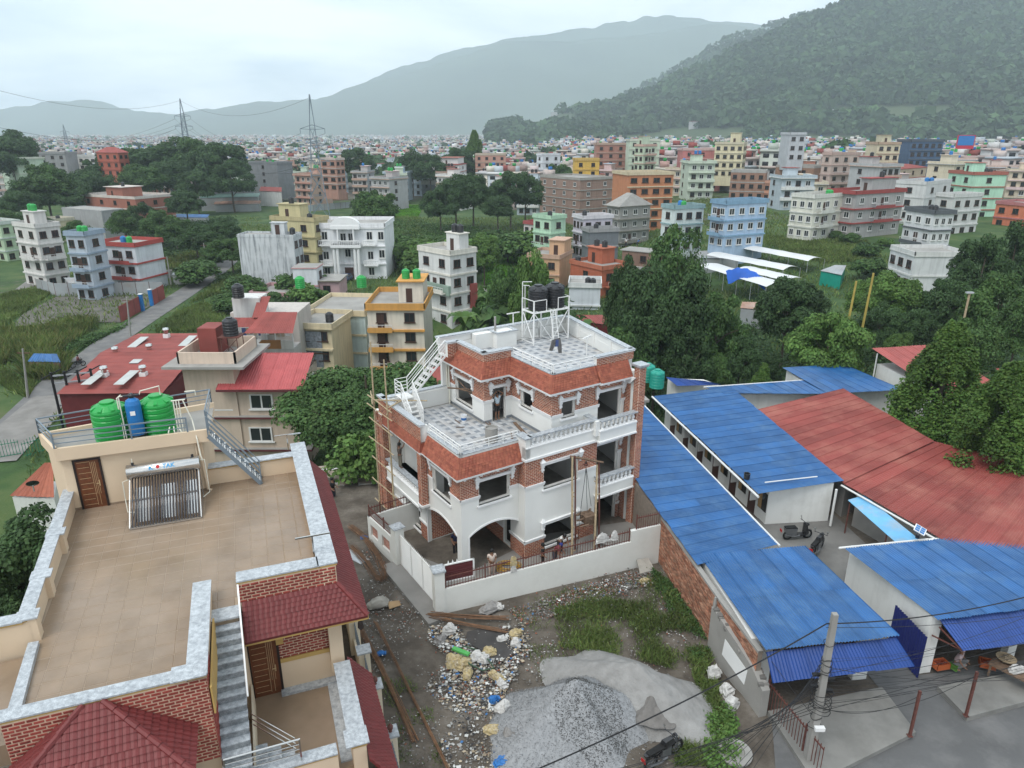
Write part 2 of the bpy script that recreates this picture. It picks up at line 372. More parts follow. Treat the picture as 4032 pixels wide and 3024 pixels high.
# ---- left side (a = 0)
B1 = 8.35
F6 = LF(0,0,B1); sb = lambda b: B1 - b
w6 = (sb(3.1),sb(1.12),3.55,5.1)
F6.wall(WH,sb(3.6),sb(.22),2.62,6.25,[w6]); bpan(F6,sb(3.6),sb(0),4.31,5.72,[w6])
arch(F6,sb(3.9),sb(.5),2.0,2.45,2.62)
F6.box(WH,sb(.5),sb(.43),Z0,2.62,-.43,0)
belt(F6,sb(3.6),sb(3.1),4.31); belt(F6,sb(1.12),sb(0),4.31); sill(F6,w6[0],w6[1],w6[2]); lintel(F6,w6[0],w6[1],w6[3]); frame(F6,*w6)
wg = (sb(6.7),sb(4.85),.1,1.85)
F6.wall(WH,0,sb(3.9),Z0,2.62,[wg]); bpan(F6,0,sb(3.92),Z0 + .1,1.0,[wg]); belt(F6,0,wg[0],1.0); belt(F6,wg[1],sb(4.0),1.0)
lintel(F6,wg[0],wg[1],wg[3]); sill(F6,wg[0],wg[1],wg[2]); frame(F6,*wg)
# recessed balcony on the left side
F7 = LF(.75,3.6,B1); w7 = (8.35 - 6.1,8.35 - 4.7,3.7,5.0); F7.wall(WH,0,F7.L,2.95,6.25,[w7],t=.2); frame(F7,*w7,w=.07); lintel(F7,w7[0],w7[1],w7[3])
WH.box(-.45,.0,3.95,8.3,2.30,2.62)
WH.box(-.45,.8,3.9,8.3,2.62,2.95)
WH.box(0,.75,3.6,3.8,2.95,6.25)
mbm = MB(); mbm.box(-.52,.02,3.5,4.05,2.42,2.5); mbm.box(-.49,.02,3.52,4.02,2.34,2.42); part(mbm,'column_base','trim_white')
def bcol(a0,a1,b0,b1,z0,z1,faces='FL',strip=False):
 WH.box(a0,a1,b0,b1,z0,z1)
 if 'F' in faces: bpan(Face(a0,b0,a1,b0),0,a1 - a0,z0,z1)
 if 'L' in faces: bpan(LF(a0,b0,b1),0,b1 - b0,z0,z1)
bcol(-.45,-.05,3.58,3.98,2.5,5.75)
bcol(-.55,-.1,8.35,8.85,Z0,6.3); bcol(-.55,.3,9.15,9.5,Z0,6.3); WH.box(-.40,.0,8.85,9.15,Z0,6.3)
# balustrades
BAL = MB().lathe([(.075,0),(.075,.05),(.05,.06),(.045,.09),(.085,.16),(.09,.2),(.06,.29),(.042,.34),(.06,.37),(.075,.385),(.075,.43)],10)
bal_me = BAL.mesh('baluster','trim_white',True)
def balustrade(F,a0,a1,zb,zr,n,o=-.14,band=None):
 for i in range(n):
  a = a0 + (a1 - a0) * (i + .5) / n; link('baluster',bal_me,house,loc=F.p(a,zb,o),scale=(1.2,1.2,(zr - zb) / .43))
 mb = MB(); F.box(mb,a0 - .06,a1 + .06,zr,zr + .07,o - .17,o + .19); part(mb,'coping_stone','granite')
 mb = MB(); F.box(mb,a0 - .02,a1 + .02,zb - .06,zb,o - .13,o + .15); part(mb,'bottom_rail','trim_white')
FB = LF(-.45,4.0,8.25); balustrade(FB,.0,4.25,3.02,3.46,13,-.14)
mb = MB(); FB.box(mb,-.03,4.3,2.18,2.30,-.3,.06); FB.box(mb,-.03,4.3,2.95,2.99,-.3,.05); part(mb,'balcony_moulding','trim_white')
# ---- bay: front at b = -0.6
F2 = Face(3.55,-.6,8.4,-.6)
w2 = (1.2,3.53,3.83,5.3); wg2 = (1.3,3.5,.25,1.66)
F2.wall(WH,0,4.85,Z0,6.25,[w2,wg2]); bpan(F2,0,4.85,4.31,5.9,[w2]); bpan(F2,0,4.85,Z0 + .05,.98,[wg2])
for w in (w2,wg2): sill(F2,w[0],w[1],w[2]); lintel(F2,w[0],w[1],w[3]); frame(F2,*w)
belt(F2,0,w2[0],4.31); belt(F2,w2[1],4.85,4.31); belt(F2,0,wg2[0],1.0); belt(F2,wg2[1],4.85,1.0)
F1 = LF(3.55,-.6,0); F1.wall(WH,0,.38,2.62,6.25); bpan(F1,0,.6,4.31,5.9); belt(F1,0,.6,4.31)
F1b = LF(3.55,-.6,4.0); wd = (2.45,3.2,Z0 + .3,1.85); F1b.wall(WH,0,4.38,Z0,2.62,[wd],t=.2); bpan(F1b,0,4.6,Z0 + .05,.98,[wd]); belt(F1b,3.2,4.6,1.0); belt(F1b,0,2.4,1.0); frame(F1b,*wd)
Fc = Face(.0,3.95,3.55,3.95); Fc.wall(WH,0,3.55,Z0,2.62,[(2.5,3.3,Z0,1.7)]); bpan(Fc,0,3.5,Z0 + .3,1.9,[(2.5,3.3,Z0,1.75)])
Fk = Face(.45,3.55,.95,3.55)
# right recess with the stacked doors
F4 = Face(8.4,.17,10.95,.17)
d4 = [(.6,2.3,Z0,1.6),(.6,2.3,Z1,5.05),(.6,2.3,Z2,8.28)]
F4.wall(WH,0,2.55,Z0,9.3,d4); bpan(F4,0,2.55,4.31,6.0,d4[1:2]); bpan(F4,0,2.55,7.6,9.05,d4[2:]); bpan(F4,0,2.55,Z0,.98,d4[:1])
for d in d4: lintel(F4,d[0],d[1],d[3]); frame(F4,*d,floor=False); belt(F4,d[1],2.55,d[3] - .68)
WH.box(8.18,8.4,-.38,.17,Z0,6.25)
# end pier on the right, brick with a recessed white strip
bcol(10.95,11.42,-.98,-.55,Z0,9.7); bcol(11.0,11.42,-.28,.2,Z0,9.3,'L'); WH.box(11.08,11.42,-.55,-.28,Z0,9.3)
mb = MB(); mb.box(10.86,11.52,-1.08,-.42,9.7,9.78); mb.box(10.82,11.56,-1.12,-.38,9.78,9.86); part(mb,'pier_cap','granite')
# balcony on the first floor at the right, and the long balustrade on the terrace
def balcony(a0,a1,zb,left=True):
 F = Face(a0,-.98,a1,-.98)
 WH.box(a0,a1,-.98,.17,zb,zb + .62); balustrade(F,.08,a1 - a0 - .03,zb + .68,zb + 1.14,8)
 mb = MB(); F.box(mb,-.06,a1 - a0,zb - .09,zb,-1.1,.07); F.box(mb,-.03,a1 - a0,zb + .56,zb + .64,-.3,.05); part(mb,'balcony_moulding','trim_white')
balcony(8.33,10.95,2.46)
mb = MB(); Fs = LF(8.33,-.98,-.6); Fs.box(mb,0,.5,2.46 + 1.14,2.46 + 1.2,-.3,.05); part(mb,'coping_stone','granite')
for k in range(2): link('baluster',bal_me,house,loc=(8.47,-.5 - k * .2 + .05,2.46 + .68),scale=(1,1,1.07))
balcony(8.25,10.95,5.92)
F2b = Face(3.5,-.68,8.25,-.68)
F2b.box(WH,.0,4.75,5.92,6.55,-.3,0); balustrade(F2b,.35,4.72,6.66,7.1,14); WH.box(3.5,3.82,-.68,.1,5.92,7.1)
mb = MB(); F2b.box(mb,-.05,4.75,5.83,5.95,-.3,.08); F2b.box(mb,0,4.75,6.54,6.6,-.3,.04); part(mb,'terrace_moulding','trim_white')
mb = MB(); mb.box(3.42,3.9,-.76,.16,7.1,7.17); part(mb,'coping_stone','granite')
WH.box(8.02,8.3,-.9,.17,6.25,7.12); mb = MB(); mb.box(7.98,8.34,-.6,.17,7.12,7.19); part(mb,'coping_stone','granite')
# ---- second floor
FA = LF(3.92,4.08,8.4); wA = (8.4 - 7.4,8.4 - 5.4,6.66,8.25)
FA.wall(WH,0,FA.L - .22,Z2,9.6,[wA]); bpan(FA,0,FA.L,7.6,9.05,[wA]); belt(FA,0,wA[0],7.6); belt(FA,wA[1],FA.L,7.6)
FBd = Face(3.92,4.08,5.8,4.08); dB = (.55,1.48,Z2,8.27)
FBd.wall(WH,0,1.88,Z2,9.6,[dB]); bpan(FBd,0,1.88,7.6,9.05,[dB]); belt(FBd,0,dB[0],7.6); belt(FBd,dB[1],1.8,7.6); lintel(FBd,dB[0],dB[1],dB[3]); frame(FBd,*dB,floor=False,w=.06)
FC = LF(5.78,.17,4.08); wC = (4.08 - 3.14,4.08 - 1.98,7.26,8.28)
FC.wall(WH,0,FC.L - .22,Z2,9.6,[wC]); bpan(FC,.02,FC.L,7.6,9.05,[wC]); belt(FC,0,wC[0],7.6); belt(FC,wC[1],FC.L,7.6)
FD = Face(5.78,.17,8.4,.17); wD = (.66,1.6,7.3,8.29)
FD.wall(WH,0,2.62,Z2,9.6,[wD]); bpan(FD,0,2.62,7.6,9.05,[wD]); belt(FD,0,wD[0],7.6); belt(FD,wD[1],3.22,7.6)
for F,w in ((FA,wA),(FC,wC),(FD,wD)): lintel(F,w[0],w[1],w[3]); sill(F,w[0],w[1],w[2]); frame(F,*w)
# right side, back and floors
poly_low = [(0.22,.22),(3.5,.22),(3.7,-.4),(8.4,-.4),(8.6,.4),(11.2,.4),(12.95,8.1),(0.22,8.1)]
Fr = Face(11.42,.2,13.1,8.45); Fr.wall(WH,0,Fr.L,Z0,10.0); Fbk = Face(13.1,8.45,-.1,8.45); Fbk.wall(WH,0,Fbk.L,Z0,6.3); Fbk.wall(WH,0,9.6,6.3,10.0)
mb = MB(); mb.prism([(0.1,.1),(3.6,.1),(3.6,-.5),(8.3,-.5),(8.4,.3),(11.3,.3),(12.98,8.3),(0.05,8.3)],Z1 - .25,Z1); part(mb,'first_floor_slab','interior_floor')
mb = MB(); mb.prism([(0.02,.02),(3.57,.02),(3.57,-.62),(8.3,-.62),(8.35,.2),(11.3,.2),(12.98,8.3),(0.02,8.3)],Z2 - .25,Z2 - .02); part(mb,'terrace_slab','concrete')
mb = MB(); mb.prism([(3.95,4.12),(5.82,4.12),(5.82,.2),(11.3,.2),(12.98,8.3),(3.95,8.3)],Z3 - .25,Z3 - .02); part(mb,'roof_slab','concrete')
mb = MB(); mb.prism([(3.75,-.4),(11.3,-.3),(12.98,8.3),(.1,8.3),(.1,4.1),(3.75,4.1)],Z0 - .3,Z0); part(mb,'ground_floor_slab','interior_floor')
mb = MB(); mb.box(3.75,3.85,4.1,8.2,Z0,6.2); mb.box(7.6,7.72,-.3,8.2,Z0,6.2); mb.box(3.75,12,4.5,4.62,Z0,6.2); mb.box(8.2,8.3,.4,8.2,6.3,9.4); mb.box(4.2,12.3,5.4,5.5,6.3,9.4); mb.box(1.8,1.9,4.2,8.2,Z0,6.2)
part(mb,'partition_wall','interior')
part(WH,'wall','plaster_white'); tag(part(MO,'mortar_bed','mortar'),kind='stuff')
# ---- tile skirts (mansards)
RB = MB()
def skirt(P0,P1,Q0,Q1,zt,zb,rows=8,tw=.2):
 a,b,c,d = Vector((*P0,zt)),Vector((*P1,zt)),Vector((*Q0,zb)),Vector((*Q1,zb))
 base = MB(); nrm = (b - a).cross(c - a).normalized(); nrm = nrm if nrm.z > 0 else -nrm
 inn = Vector((nrm.x,nrm.y,0)).normalized() * -.3
 base.hull([a,b,d,c],[a + inn,b + inn,Vector((d.x,d.y,zb - .02)) + inn,Vector((c.x,c.y,zb - .02)) + inn]); fixn(part(base,'roof_skirt','tile_terracotta'))
 ax = (d - c).normalized(); up = (a - c); up = (up - ax * up.dot(ax)).normalized(); H_ = (a - c).dot(up); eh = H_ / rows
 nn = ax.cross(up);
 if nn.z < 0: nn = -nn
 for i in range(rows):
  f0,f1 = i / rows,(i + .5) / rows; l = c.lerp(a,f1); r = d.lerp(b,f1); W = (r - l).length; n = max(1,round(W / tw)); w = W / n; off = (w * .5 if i % 2 else 0)
  for j in range(n):
   p = l + ax * (w * (j + .5)); tiles.add(p + nn * .004,ax * w,up * eh,nn * random.uniform(.042,.055))
def ridge(p,q,r=.06):
 p,q = Vector(p),Vector(q); n = max(2,int((q - p).length / .26))
 for i in range(n):
  a,b = p.lerp(q,i / n),p.lerp(q,(i + 1.12) / n); mb = MB(); mb.tube([a + Vector((0,0,.012)),b + Vector((0,0,0))],r,7,r2=r * .86); part(mb,'ridge_tile','tile_terracotta')
def eave(pts,z,drop=.12):
 for p,q in zip(pts[:-1],pts[1:]):
  F = Face(*p,*q); mb = MB(); F.box(mb,-.02,F.L + .02,z - drop,z - .02,-.28,.0); F.box(mb,-.03,F.L + .03,z - .05,z + .01,-.05,.04)
  n = max(2,int(F.L / .8))
  for k in range(n): a = F.L * (k + .5) / n; F.box(mb,a - .06,a + .06,z - drop - .09,z - drop,-.28,-.05)
  part(mb,'eave_board','trim_white')
zt,zb,o = 6.68,5.76,.40
S1 = [(3.5,.0,3.5,-o),(0,0,-o,-o),(0,3.45,-o,3.45)]
skirt((0,0),(3.5,0),(-o,-o),(3.5,-o),zt,zb); skirt((0,3.45),(0,0),(-o,3.45),(-o,-o),zt,zb)
skirt((-.42,9.0),(-.42,3.45),(-o - .1,9.0),(-o - .1,3.45),zt - .3,zb,rows=6)
ridge((-o,-o,zb),(0,0,zt)); eave([(-o - .1,9.0),(-o - .1,3.45)],zb); eave([(-o,3.45),(-o,-o),(3.5,-o)],zb)
zt,zb,o = 9.9,9.05,.42
skirt((3.92,8.3),(3.92,4.08),(3.5,8.3),(3.5,3.66),zt,zb); skirt((3.92,4.08),(5.78,4.08),(3.5,3.66),(5.36,3.66),zt,zb)
skirt((5.78,4.08),(5.78,.17),(5.36,3.66),(5.36,-.25),zt,zb); skirt((5.78,.17),(8.7,.17),(5.36,-.25),(8.7,-.25),zt,zb); skirt((8.7,.1),(11.0,.1),(8.78,-.40),(11.0,-.40),zt,zb - .02)
ridge((3.5,3.66,zb),(3.92,4.08,zt)); ridge((5.36,-.25,zb),(5.78,.17,zt)); ridge((5.37,3.62,zb + .02),(5.78,4.04,zt + .02)); ridge((8.76,-.36,zb),(8.7,.1,zt))
eave([(3.5,8.3),(3.5,3.66),(5.36,3.66),(5.36,-.25),(8.72,-.25)],zb); eave([(8.72,-.4),(11.0,-.4)],zb - .02)
mb = MB(); mb.hull([(10.85,-.75,9.05),(10.95,-.75,9.05),(10.95,.17,9.05),(10.85,.17,9.05)],[(10.85,-.3,8.6),(10.95,-.3,8.6),(10.95,.17,8.6),(10.85,.17,8.6)]); part(mb,'eave_bracket','trim_white')
# ---- parapets, copings
PA = MB(); BO = MO = MB()
def parapet(F,a0,a1,z0,z1,brick_=True,t=.2,cop=.1):
 F.box(PA,a0,a1,z0,z1,-t,0)
 if brick_: bpan(F,a0,a1,z0,z1 - .02)
 m1 = MB(); F.box(m1,a0 - .04,a1 + .04,z1 - .02,z1 + .05,-t - .05,.07); part(m1,'cornice','trim_white')
 m1 = MB(); F.box(m1,a0 - .06,a1 + .06,z1 + .05,z1 + .1,-t - .08,.1); part(m1,'coping_stone','granite')
parapet(LF(3.9,4.06,7.0),0,2.94,9.9,10.38); parapet(Face(3.9,4.06,5.78,4.06),0,1.85,9.9,10.38)
parapet(Face(3.25,7.0,3.92,7.0),0,.67,9.55,10.38)
parapet(Face(8.7,.08,11.4,.08),0,2.7,9.9,10.38)
Frp = Face(11.42,.2,13.1,8.45); parapet(Frp,0,Frp.L,9.98,10.38,False)
Fbp = Face(13.1,8.47,3.3,8.47); parapet(Fbp,0,Fbp.L,9.98,10.38,False)
for k in (1,2,3):
 for Fp,st in ((Frp,2.1),(Fbp,2.4)): Fp.box(PA,st * k - .12,st * k + .12,Z3,10.4,-.27,-.2)
PA.box(3.3,13.0,8.2,8.3,Z3,10.0)
# lower terrace parapets: left side with bricks outside, back wall white
parapet(LF(-.42,3.45,9.0),0,5.55,6.36,7.28); PA.box(-.42,.02,3.45,3.65,6.3,7.28)
parapet(Face(3.92,8.47,-.42,8.47),0,4.3,6.3,7.28,False); PA.box(-.2,3.9,8.1,8.27,Z2,7.26)
part(PA,'parapet','plaster_white'); tag(part(MO,'mortar_bed','mortar'),kind='stuff')
# kerbs under the steel rails
def railing(pts,z,kerb=(.0,.22),posts=.9,hs=(.28,.42,.58),name='railing'):
 K = MB(); G = MB(); Rr = MB()
 for i in range(len(pts) - 1):
  (x0,y0),(x1,y1) = pts[i],pts[i + 1]; F = Face(x0,y0,x1,y1); F.box(K,-.02,F.L + .02,z,z + .17,-.16,.02); F.box(G,-.04,F.L + .04,z + .17,z + .21,-.2,.06)
  for h in hs: Rr.bar(F.p(0,z + .1 + h,-.07),F.p(F.L,z + .1 + h,-.07),.045 if h == hs[-1] else .028)
  n = max(1,round(F.L / posts))
  for k in range(n + 1): Rr.bar(F.p(F.L * k / n,z + .2,-.07),F.p(F.L * k / n,z + .1 + hs[-1],-.07),.035)
 part(K,'kerb','plaster_white'); part(G,'coping_stone','granite'); part(Rr,name,'steel_white')
railing([(.02,3.45),(.02,.02),(3.5,.02)],6.66); railing([(5.8,4.05),(5.8,.19),(8.7,.19)],9.78)
brick.done('brick','brick_courses','brick_orange',house,HM); tiles.done('roof_tile','roof_tile_courses','tile_terracotta',house,HM)
# ---- terrace floor tiles (grey checker)
mat('tile_pale',(.42,.43,.44),.45,var=.1,vs=3,rnd=.12,dirt=.5,dcol=(.40,.34,.28),ds=.9); mat('tile_slate',(.20,.22,.245),.45,var=.12,vs=3,rnd=.15,dirt=.35,dcol=(.33,.28,.23),ds=.9)
def inside(x,y,poly):
 c = False; j = len(poly) - 1
 for i in range(len(poly)):
  if (poly[i][1] > y) != (poly[j][1] > y) and x < (poly[j][0] - poly[i][0]) * (y - poly[i][1]) / (poly[j][1] - poly[i][1]) + poly[i][0]: c = not c
  j = i
 return c
def checker(poly,z,ts=.30):
 pa,sl = Pieces(UNIT_BRICK,150),Pieces(UNIT_BRICK,150)
 xs = [p[0] for p in poly]; ys = [p[1] for p in poly]
 for i in range(int((max(xs) - min(xs)) / ts)):
  for j in range(int((max(ys) - min(ys)) / ts)):
   x = min(xs) + ts * (i + .5); y = min(ys) + ts * (j + .5)
   if inside(x,y,poly): (sl if (i % 2 == 0 and j % 2 == 0) else pa).add((x,y,z),(ts * .985,0,0),(0,ts * .985,0),(0,0,.012))
 pa.done('floor_tile','floor_tiles','tile_pale',house,HM); sl.done('floor_tile','floor_tiles','tile_slate',house,HM)
checker([(.05,.0),(3.5,.0),(3.85,-.4),(5.7,-.4),(5.7,4.02),(3.85,4.02),(3.85,8.1),(-.15,8.1),(-.15,3.6),(.05,3.6)],Z2 - .015)
checker([(5.85,.25),(11.25,.25),(12.7,8.15),(3.95,8.15),(3.95,4.1),(5.85,4.1)],Z3 - .015)
mb = MB()
for F,a0,a1,z in ((FA,0,FA.L,Z2),(FBd,0,.5,Z2),(FBd,1.5,1.86,Z2),(FC,0,FC.L,Z2)): F.box(mb,a0,a1,z,z + .14,0,.015)
part(mb,'skirting','tile_slate')
mb = MB(); mb.box(.02,3.6,-.5,3.95,Z0 - .2,Z0 + .01); mb.box(-.9,3.55,-3.3,3.95,Z0 - .25,Z0 - .002); part(mb,'carport_floor','tile_slate')
# roof box (sunk tank), tiled bench
mb = MB(); mb.box(6.85,8.3,7.3,8.2,Z3,Z3 + .95); part(mb,'roof_upstand','plaster_white'); mb = MB()
for a in ((6.77,8.38,7.22,7.4),(6.77,6.97,7.4,8.2),(8.18,8.38,7.4,8.2)): mb.box(*a,Z3 + .95,Z3 + 1.0)
part(mb,'coping_stone','granite'); mb = MB(); mb.box(4.9,7.6,6.3,6.5,Z3,Z3 + .12); mb.box(4.9,5.1,6.5,8.1,Z3,Z3 + .12); part(mb,'tiled_upstand','tile_slate')
mb = MB(); mb.box(5.6,6.85,7.75,8.2,Z3,Z3 + .95); part(mb,'chimney_breast','plaster_white')
# downpipes beside the stair
mb = MB(); mb.tube([(3.8,8.2,Z2),(3.8,8.2,9.3)],.055,8); mb.tube([(3.8,7.95,Z2),(3.8,7.95,9.2)],.05,8); part(mb,'downpipe','pvc')
# ---- steel stair
st = thing('roof_stair','white steel stair climbing from the tiled terrace to the roof in two flights','stair',hw(.5,6.6,Z2),HR)
SO = Vector((.5,6.6,Z2))
def flight(p0,p1,w,n):
 p0,p1,w = Vector(p0) - SO,Vector(p1) - SO,Vector(w)
 mb = MB()
 for s_ in (-1,1): mb.bar(p0 + w * s_,p1 + w * s_,.03,.12)
 mb.obj('stringer','steel_white',st)
 run = Vector((p1.x - p0.x,p1.y - p0.y,0)).normalized()
 for i in range(1,n + 1):
  c = p0.lerp(p1,i / n); mb = MB()
  for k in (-1,0,1): mb.obox(c + run * (.085 * k),w * 2,run * .035,(0,0,.025))
  mb.bar(c - w + run * .12,c + w + run * .12,.02); mb.bar(c - w - run * .12,c + w - run * .12,.02); mb.obj('tread','steel_white',st)
 mb = MB()
 for s_ in (-1,1):
  for h in (.3,.5,.72,.95): mb.bar(p0 + w * s_ + Vector((0,0,h)),p1 + w * s_ + Vector((0,0,h)),.045 if h > .9 else .025)
  for f in (0,.5,1): q = p0.lerp(p1,f) + w * s_; mb.bar(q,q + Vector((0,0,.95)),.04)
 mb.obj('handrail','steel_white',st)
flight((.55,5.75,Z2),(.55,7.0,7.6),(.36,0,0),6); flight((.95,7.42,7.6),(3.25,7.62,9.6),(0,.38,0),8)
mb = MB(); mb.box(-.31 - .0,.45,.4,1.22,1.30,1.35); mb.obj('landing','steel_white',st)
mb = MB()
for h in (.3,.5,.72,.95):
 mb.bar((-.31,.4,1.35 + h),(-.31,1.22,1.35 + h),.03); mb.bar((-.31,1.22,1.35 + h),(.45,1.22,1.35 + h),.03)
for q in ((-.31,.4),(-.31,1.22),(.45,1.22)): mb.bar((*q,0),(*q,2.3),.04)
mb.obj('landing_rail','steel_white',st)
# ---- water tanks on their stand
def water_tank(name,label,loc,r,h,m,group=None,lugs=6,rz=0.0,lid='tank_black',belts=7):
 t = thing(name,label,'water tank',loc,rz,group)
 pr = [(r * .97,0)]
 hb = h * .78
 for i in range(belts):
  z = hb * (i + .5) / belts; e = hb / belts * .16; pr += [(r,z - e * 2),(r * 1.0,z - e),(r * .955,z),(r * 1.0,z + e)]
 pr += [(r,hb),(r * .95,hb + h * .05),(r * .62,h * .93),(r * .42,h * .95)]
 MB().lathe(pr,24).obj('tank_body',m,t,smooth=False)
 MB().lathe([(r * .42,h * .94),(r * .42,h * .99),(r * .36,h * 1.0)],18).obj('lid',lid,t)
 mb = MB()
 for k in range(lugs):
  a = 2 * math.pi * k / lugs; d = Vector((math.cos(a),math.sin(a),0)); s_ = Vector((-d.y,d.x,0))
  mb.hull([d * r * .48 + s_ * .05 + Vector((0,0,h * .95)),d * r * .48 - s_ * .05 + Vector((0,0,h * .95)),d * r * .97 - s_ * .07 + Vector((0,0,hb + h * .08)),d * r * .97 + s_ * .07 + Vector((0,0,hb + h * .08))],
    [d * r * .48 + s_ * .05 + Vector((0,0,h * .88)),d * r * .48 - s_ * .05 + Vector((0,0,h * .88)),d * r * .97 - s_ * .07 + Vector((0,0,hb - h * .02)),d * r * .97 + s_ * .07 + Vector((0,0,hb - h * .02))])
 mb.obj('lug',m,t)
 return t
PZ = 11.47
ts = thing('tank_stand','white steel frame tower carrying black tanks on the house roof','stand',hw(10.3,7.0,Z3),HR)
A0,A1,Bn,Bf = 9.1 - 10.3,11.8 - 10.3,6.6 - 7.0,7.85 - 7.0; hP = PZ - Z3
mid = (A0 + A1) / 2 + .1
for a in (A0,mid,A1):
 for b in (Bn,Bf): mb = MB(); mb.bar((a,b,0),(a,b,hP + (.75 if a != mid else 0)),.07); mb.obj('post','steel_white',ts)
mb = MB()
for b in (Bn,Bf): mb.bar((A0,b,hP),(A1,b,hP),.06,.1); mb.bar((A0,b,.12),(A1,b,.12),.04)
for a in (A0,mid,A1): mb.bar((a,Bn,hP),(a,Bf,hP),.06,.1); mb.bar((a,Bn,.12),(a,Bf,.12),.04)
for k in range(9): a = A0 + (A1 - A0) * k / 8; mb.bar((a,Bn,hP + .03),(a,Bf,hP + .03),.05,.03)
mb.obj('platform','steel_white',ts)
mb = MB()
for p,q in (((A0,Bn,hP),(mid,Bn,.15)),((mid,Bn,hP),(A1,Bn,.15)),((A0,Bf,hP),(A0,Bn,.15)),((A1,Bn,hP),(mid,Bn,.15)),((A0,Bn,hP),(A0,Bf,.3)),((A1,Bf,hP),(mid,Bf,.15))): mb.bar(p,q,.04)
mb.obj('brace','steel_white',ts)
mb = MB()
for p,q in (((A0,Bn,hP + .75),(A0 + .95,Bn,hP + .75)),((A0 + .95,Bn,hP + .75),(A0 + .95,Bn,hP)),((A1,Bn,hP + .75),(A1 - .85,Bn,hP + .75)),((A1 - .85,Bn,hP + .75),(A1 - .85,Bn,hP)),
             ((A0,Bn,hP + .75),(A0,Bf,hP + .75)),((A1,Bn,hP + .75),(A1,Bf,hP + .75)),((A0,Bf,hP + .75),(A0,Bf,hP + 1.75)),((A0,Bf,hP + 1.75),(A0 + .5,Bf - .3,hP + 1.75))): mb.bar(p,q,.04)
mb.obj('guard_rail','steel_white',ts)
mb = MB(); lx = mid - .05
for s_ in (-.2,.2): mb.bar((lx + s_,Bn - .55,0),(lx + s_ * .9,Bn - .06,hP),.04)
for k in range(1,8): f = k / 8; mb.bar((lx - .2,Bn - .55 + .49 * f,hP * f),(lx + .2,Bn - .55 + .49 * f,hP * f),.03)
mb.obj('ladder','steel_white',ts)
mb = MB(); mb.tube([(A0 + .12,Bf - .1,hP + 1.55),(A0 + .12,Bf - .1,hP + .2),(A0 + .12,Bf - .1,.2)],.025,6); mb.tube([(A0 + .0,Bf - .1,hP + 1.55),(A0 + .35,Bf - .2,hP + 1.5),(A0 + .5,Bf - .25,hP + 1.35)],.025,6); mb.obj('pipe','steel_white',ts)
water_tank('water_tank','black ribbed water tank on the left of the white rooftop stand',hw(9.85,7.22,PZ + .06),.62,1.55,'tank_black','tanks on the house roof')
water_tank('water_tank','black ribbed water tank on the right of the white rooftop stand',hw(11.15,7.24,PZ + .06),.62,1.55,'tank_black','tanks on the house roof')
# drying posts and clothes on the roof
def tpost(a,b,z,h,w,label,m='steel_white',dirz=0.2):
 t = thing('drying_post',label,'post',hw(a,b,z),HR); MB().bar((0,0,0),(0,0,h),.05).obj('post',m,t); d = Vector((math.cos(dirz),math.sin(dirz),0)) * w / 2
 MB().bar(Vector((0,0,h)) - d,Vector((0,0,h)) + d,.06).obj('crossbar',m,t); return t
tpost(8.7,8.3,10.45,.75,.95,'white T-shaped drying post on the back parapet of the house roof',dirz=.0); tpost(10.4,3.0,Z3,1.2,.95,'white T-shaped drying post on the tiled house roof',dirz=.35)
mat('cloth_grey',(.14,.135,.13),.9,var=.2,vs=6); mat('cloth_blue',(.06,.09,.22),.9)
o = MB(); o.hull([(0,0,.95),(.62,.05,.98),(.75,.06,.5),(.8,.1,.0),(.6,.12,.02),(.42,.05,.62),(.25,.03,.62),(.1,.1,.25),(-.12,.1,.3)],[(0,.05,.95),(.62,.1,.98),(.75,.11,.5),(.8,.15,.0),(.6,.17,.02),(.42,.1,.62),(.25,.08,.62),(.1,.15,.25),(-.12,.15,.3)])
tr = thing('hanging_trousers','grey trousers hanging on a line over the tiled house roof','trousers',hw(8.6,4.0,Z3 + .1),HR); o.obj('trouser_cloth','cloth_grey',tr); MB().box(.28,.46,.0,.12,.5,.9).obj('pocket_lining','cloth_blue',tr)
mb = MB(); mb.tube([(-1.4,1.2,1.05),(.3,.03,.97),(2.2,-1.0,1.05)],.006,4); mb.obj('line','cable_black',tr)
mb = MB(); mb.box(-.1,.1,-.1,.1,-.15,-.14);
dr = thing('cement_drum','round grey concrete drum standing on the lower tiled terrace','drum',hw(2.95,1.75,Z2)); MB().lathe([(.33,0),(.34,.02),(.34,.78),(.345,.82),(.30,.82),(.29,.72),(.02,.72)],24).obj('drum_body','concrete',dr)
bk = thing('paint_bucket','white paint bucket with blue band on the lower terrace','bucket',hw(3.1,5.0,Z2)); MB().lathe([(.14,0),(.17,.36),(.18,.37),(.18,.40),(.155,.40),(.14,.2)],16).obj('bucket_body','trim_white',bk)
mat('paint_blue',(.03,.13,.36),.5); MB().lathe([(.1555,.1),(.166,.25),(.156,.25)],16).obj('printed_band','paint_blue',bk)
mb = MB()
for k in range(9): x,y = random.uniform(2.4,4.6),random.uniform(.6,5.2); l = random.uniform(.3,.9); an = random.uniform(0,3.1); mb.bar((x,y,Z2 + .03),(x + l * math.cos(an),y + l * math.sin(an),Z2 + .05),.05,.03)
sc_ = thing('scrap_timber','loose scrap battens scattered on the lower terrace floor','timber',HO,HR); mb.obj('batten','timber',sc_)
mb = MB(); mb.bar((4.7,.4,Z2 + .03),(5.4,3.2,Z2 + .03),.2,.04); pl = thing('plank','brown plank lying in the corner of the lower terrace','plank',HO,HR); mb.obj('board','timber',pl)
vp = thing('vent_pipe','grey vent pipe rising from the house roof upstand','pipe',hw(7.1,7.9,Z3 + .3)); MB().tube([(0,0,0),(0,0,1.55)],.07,10).obj('pipe','concrete',vp)
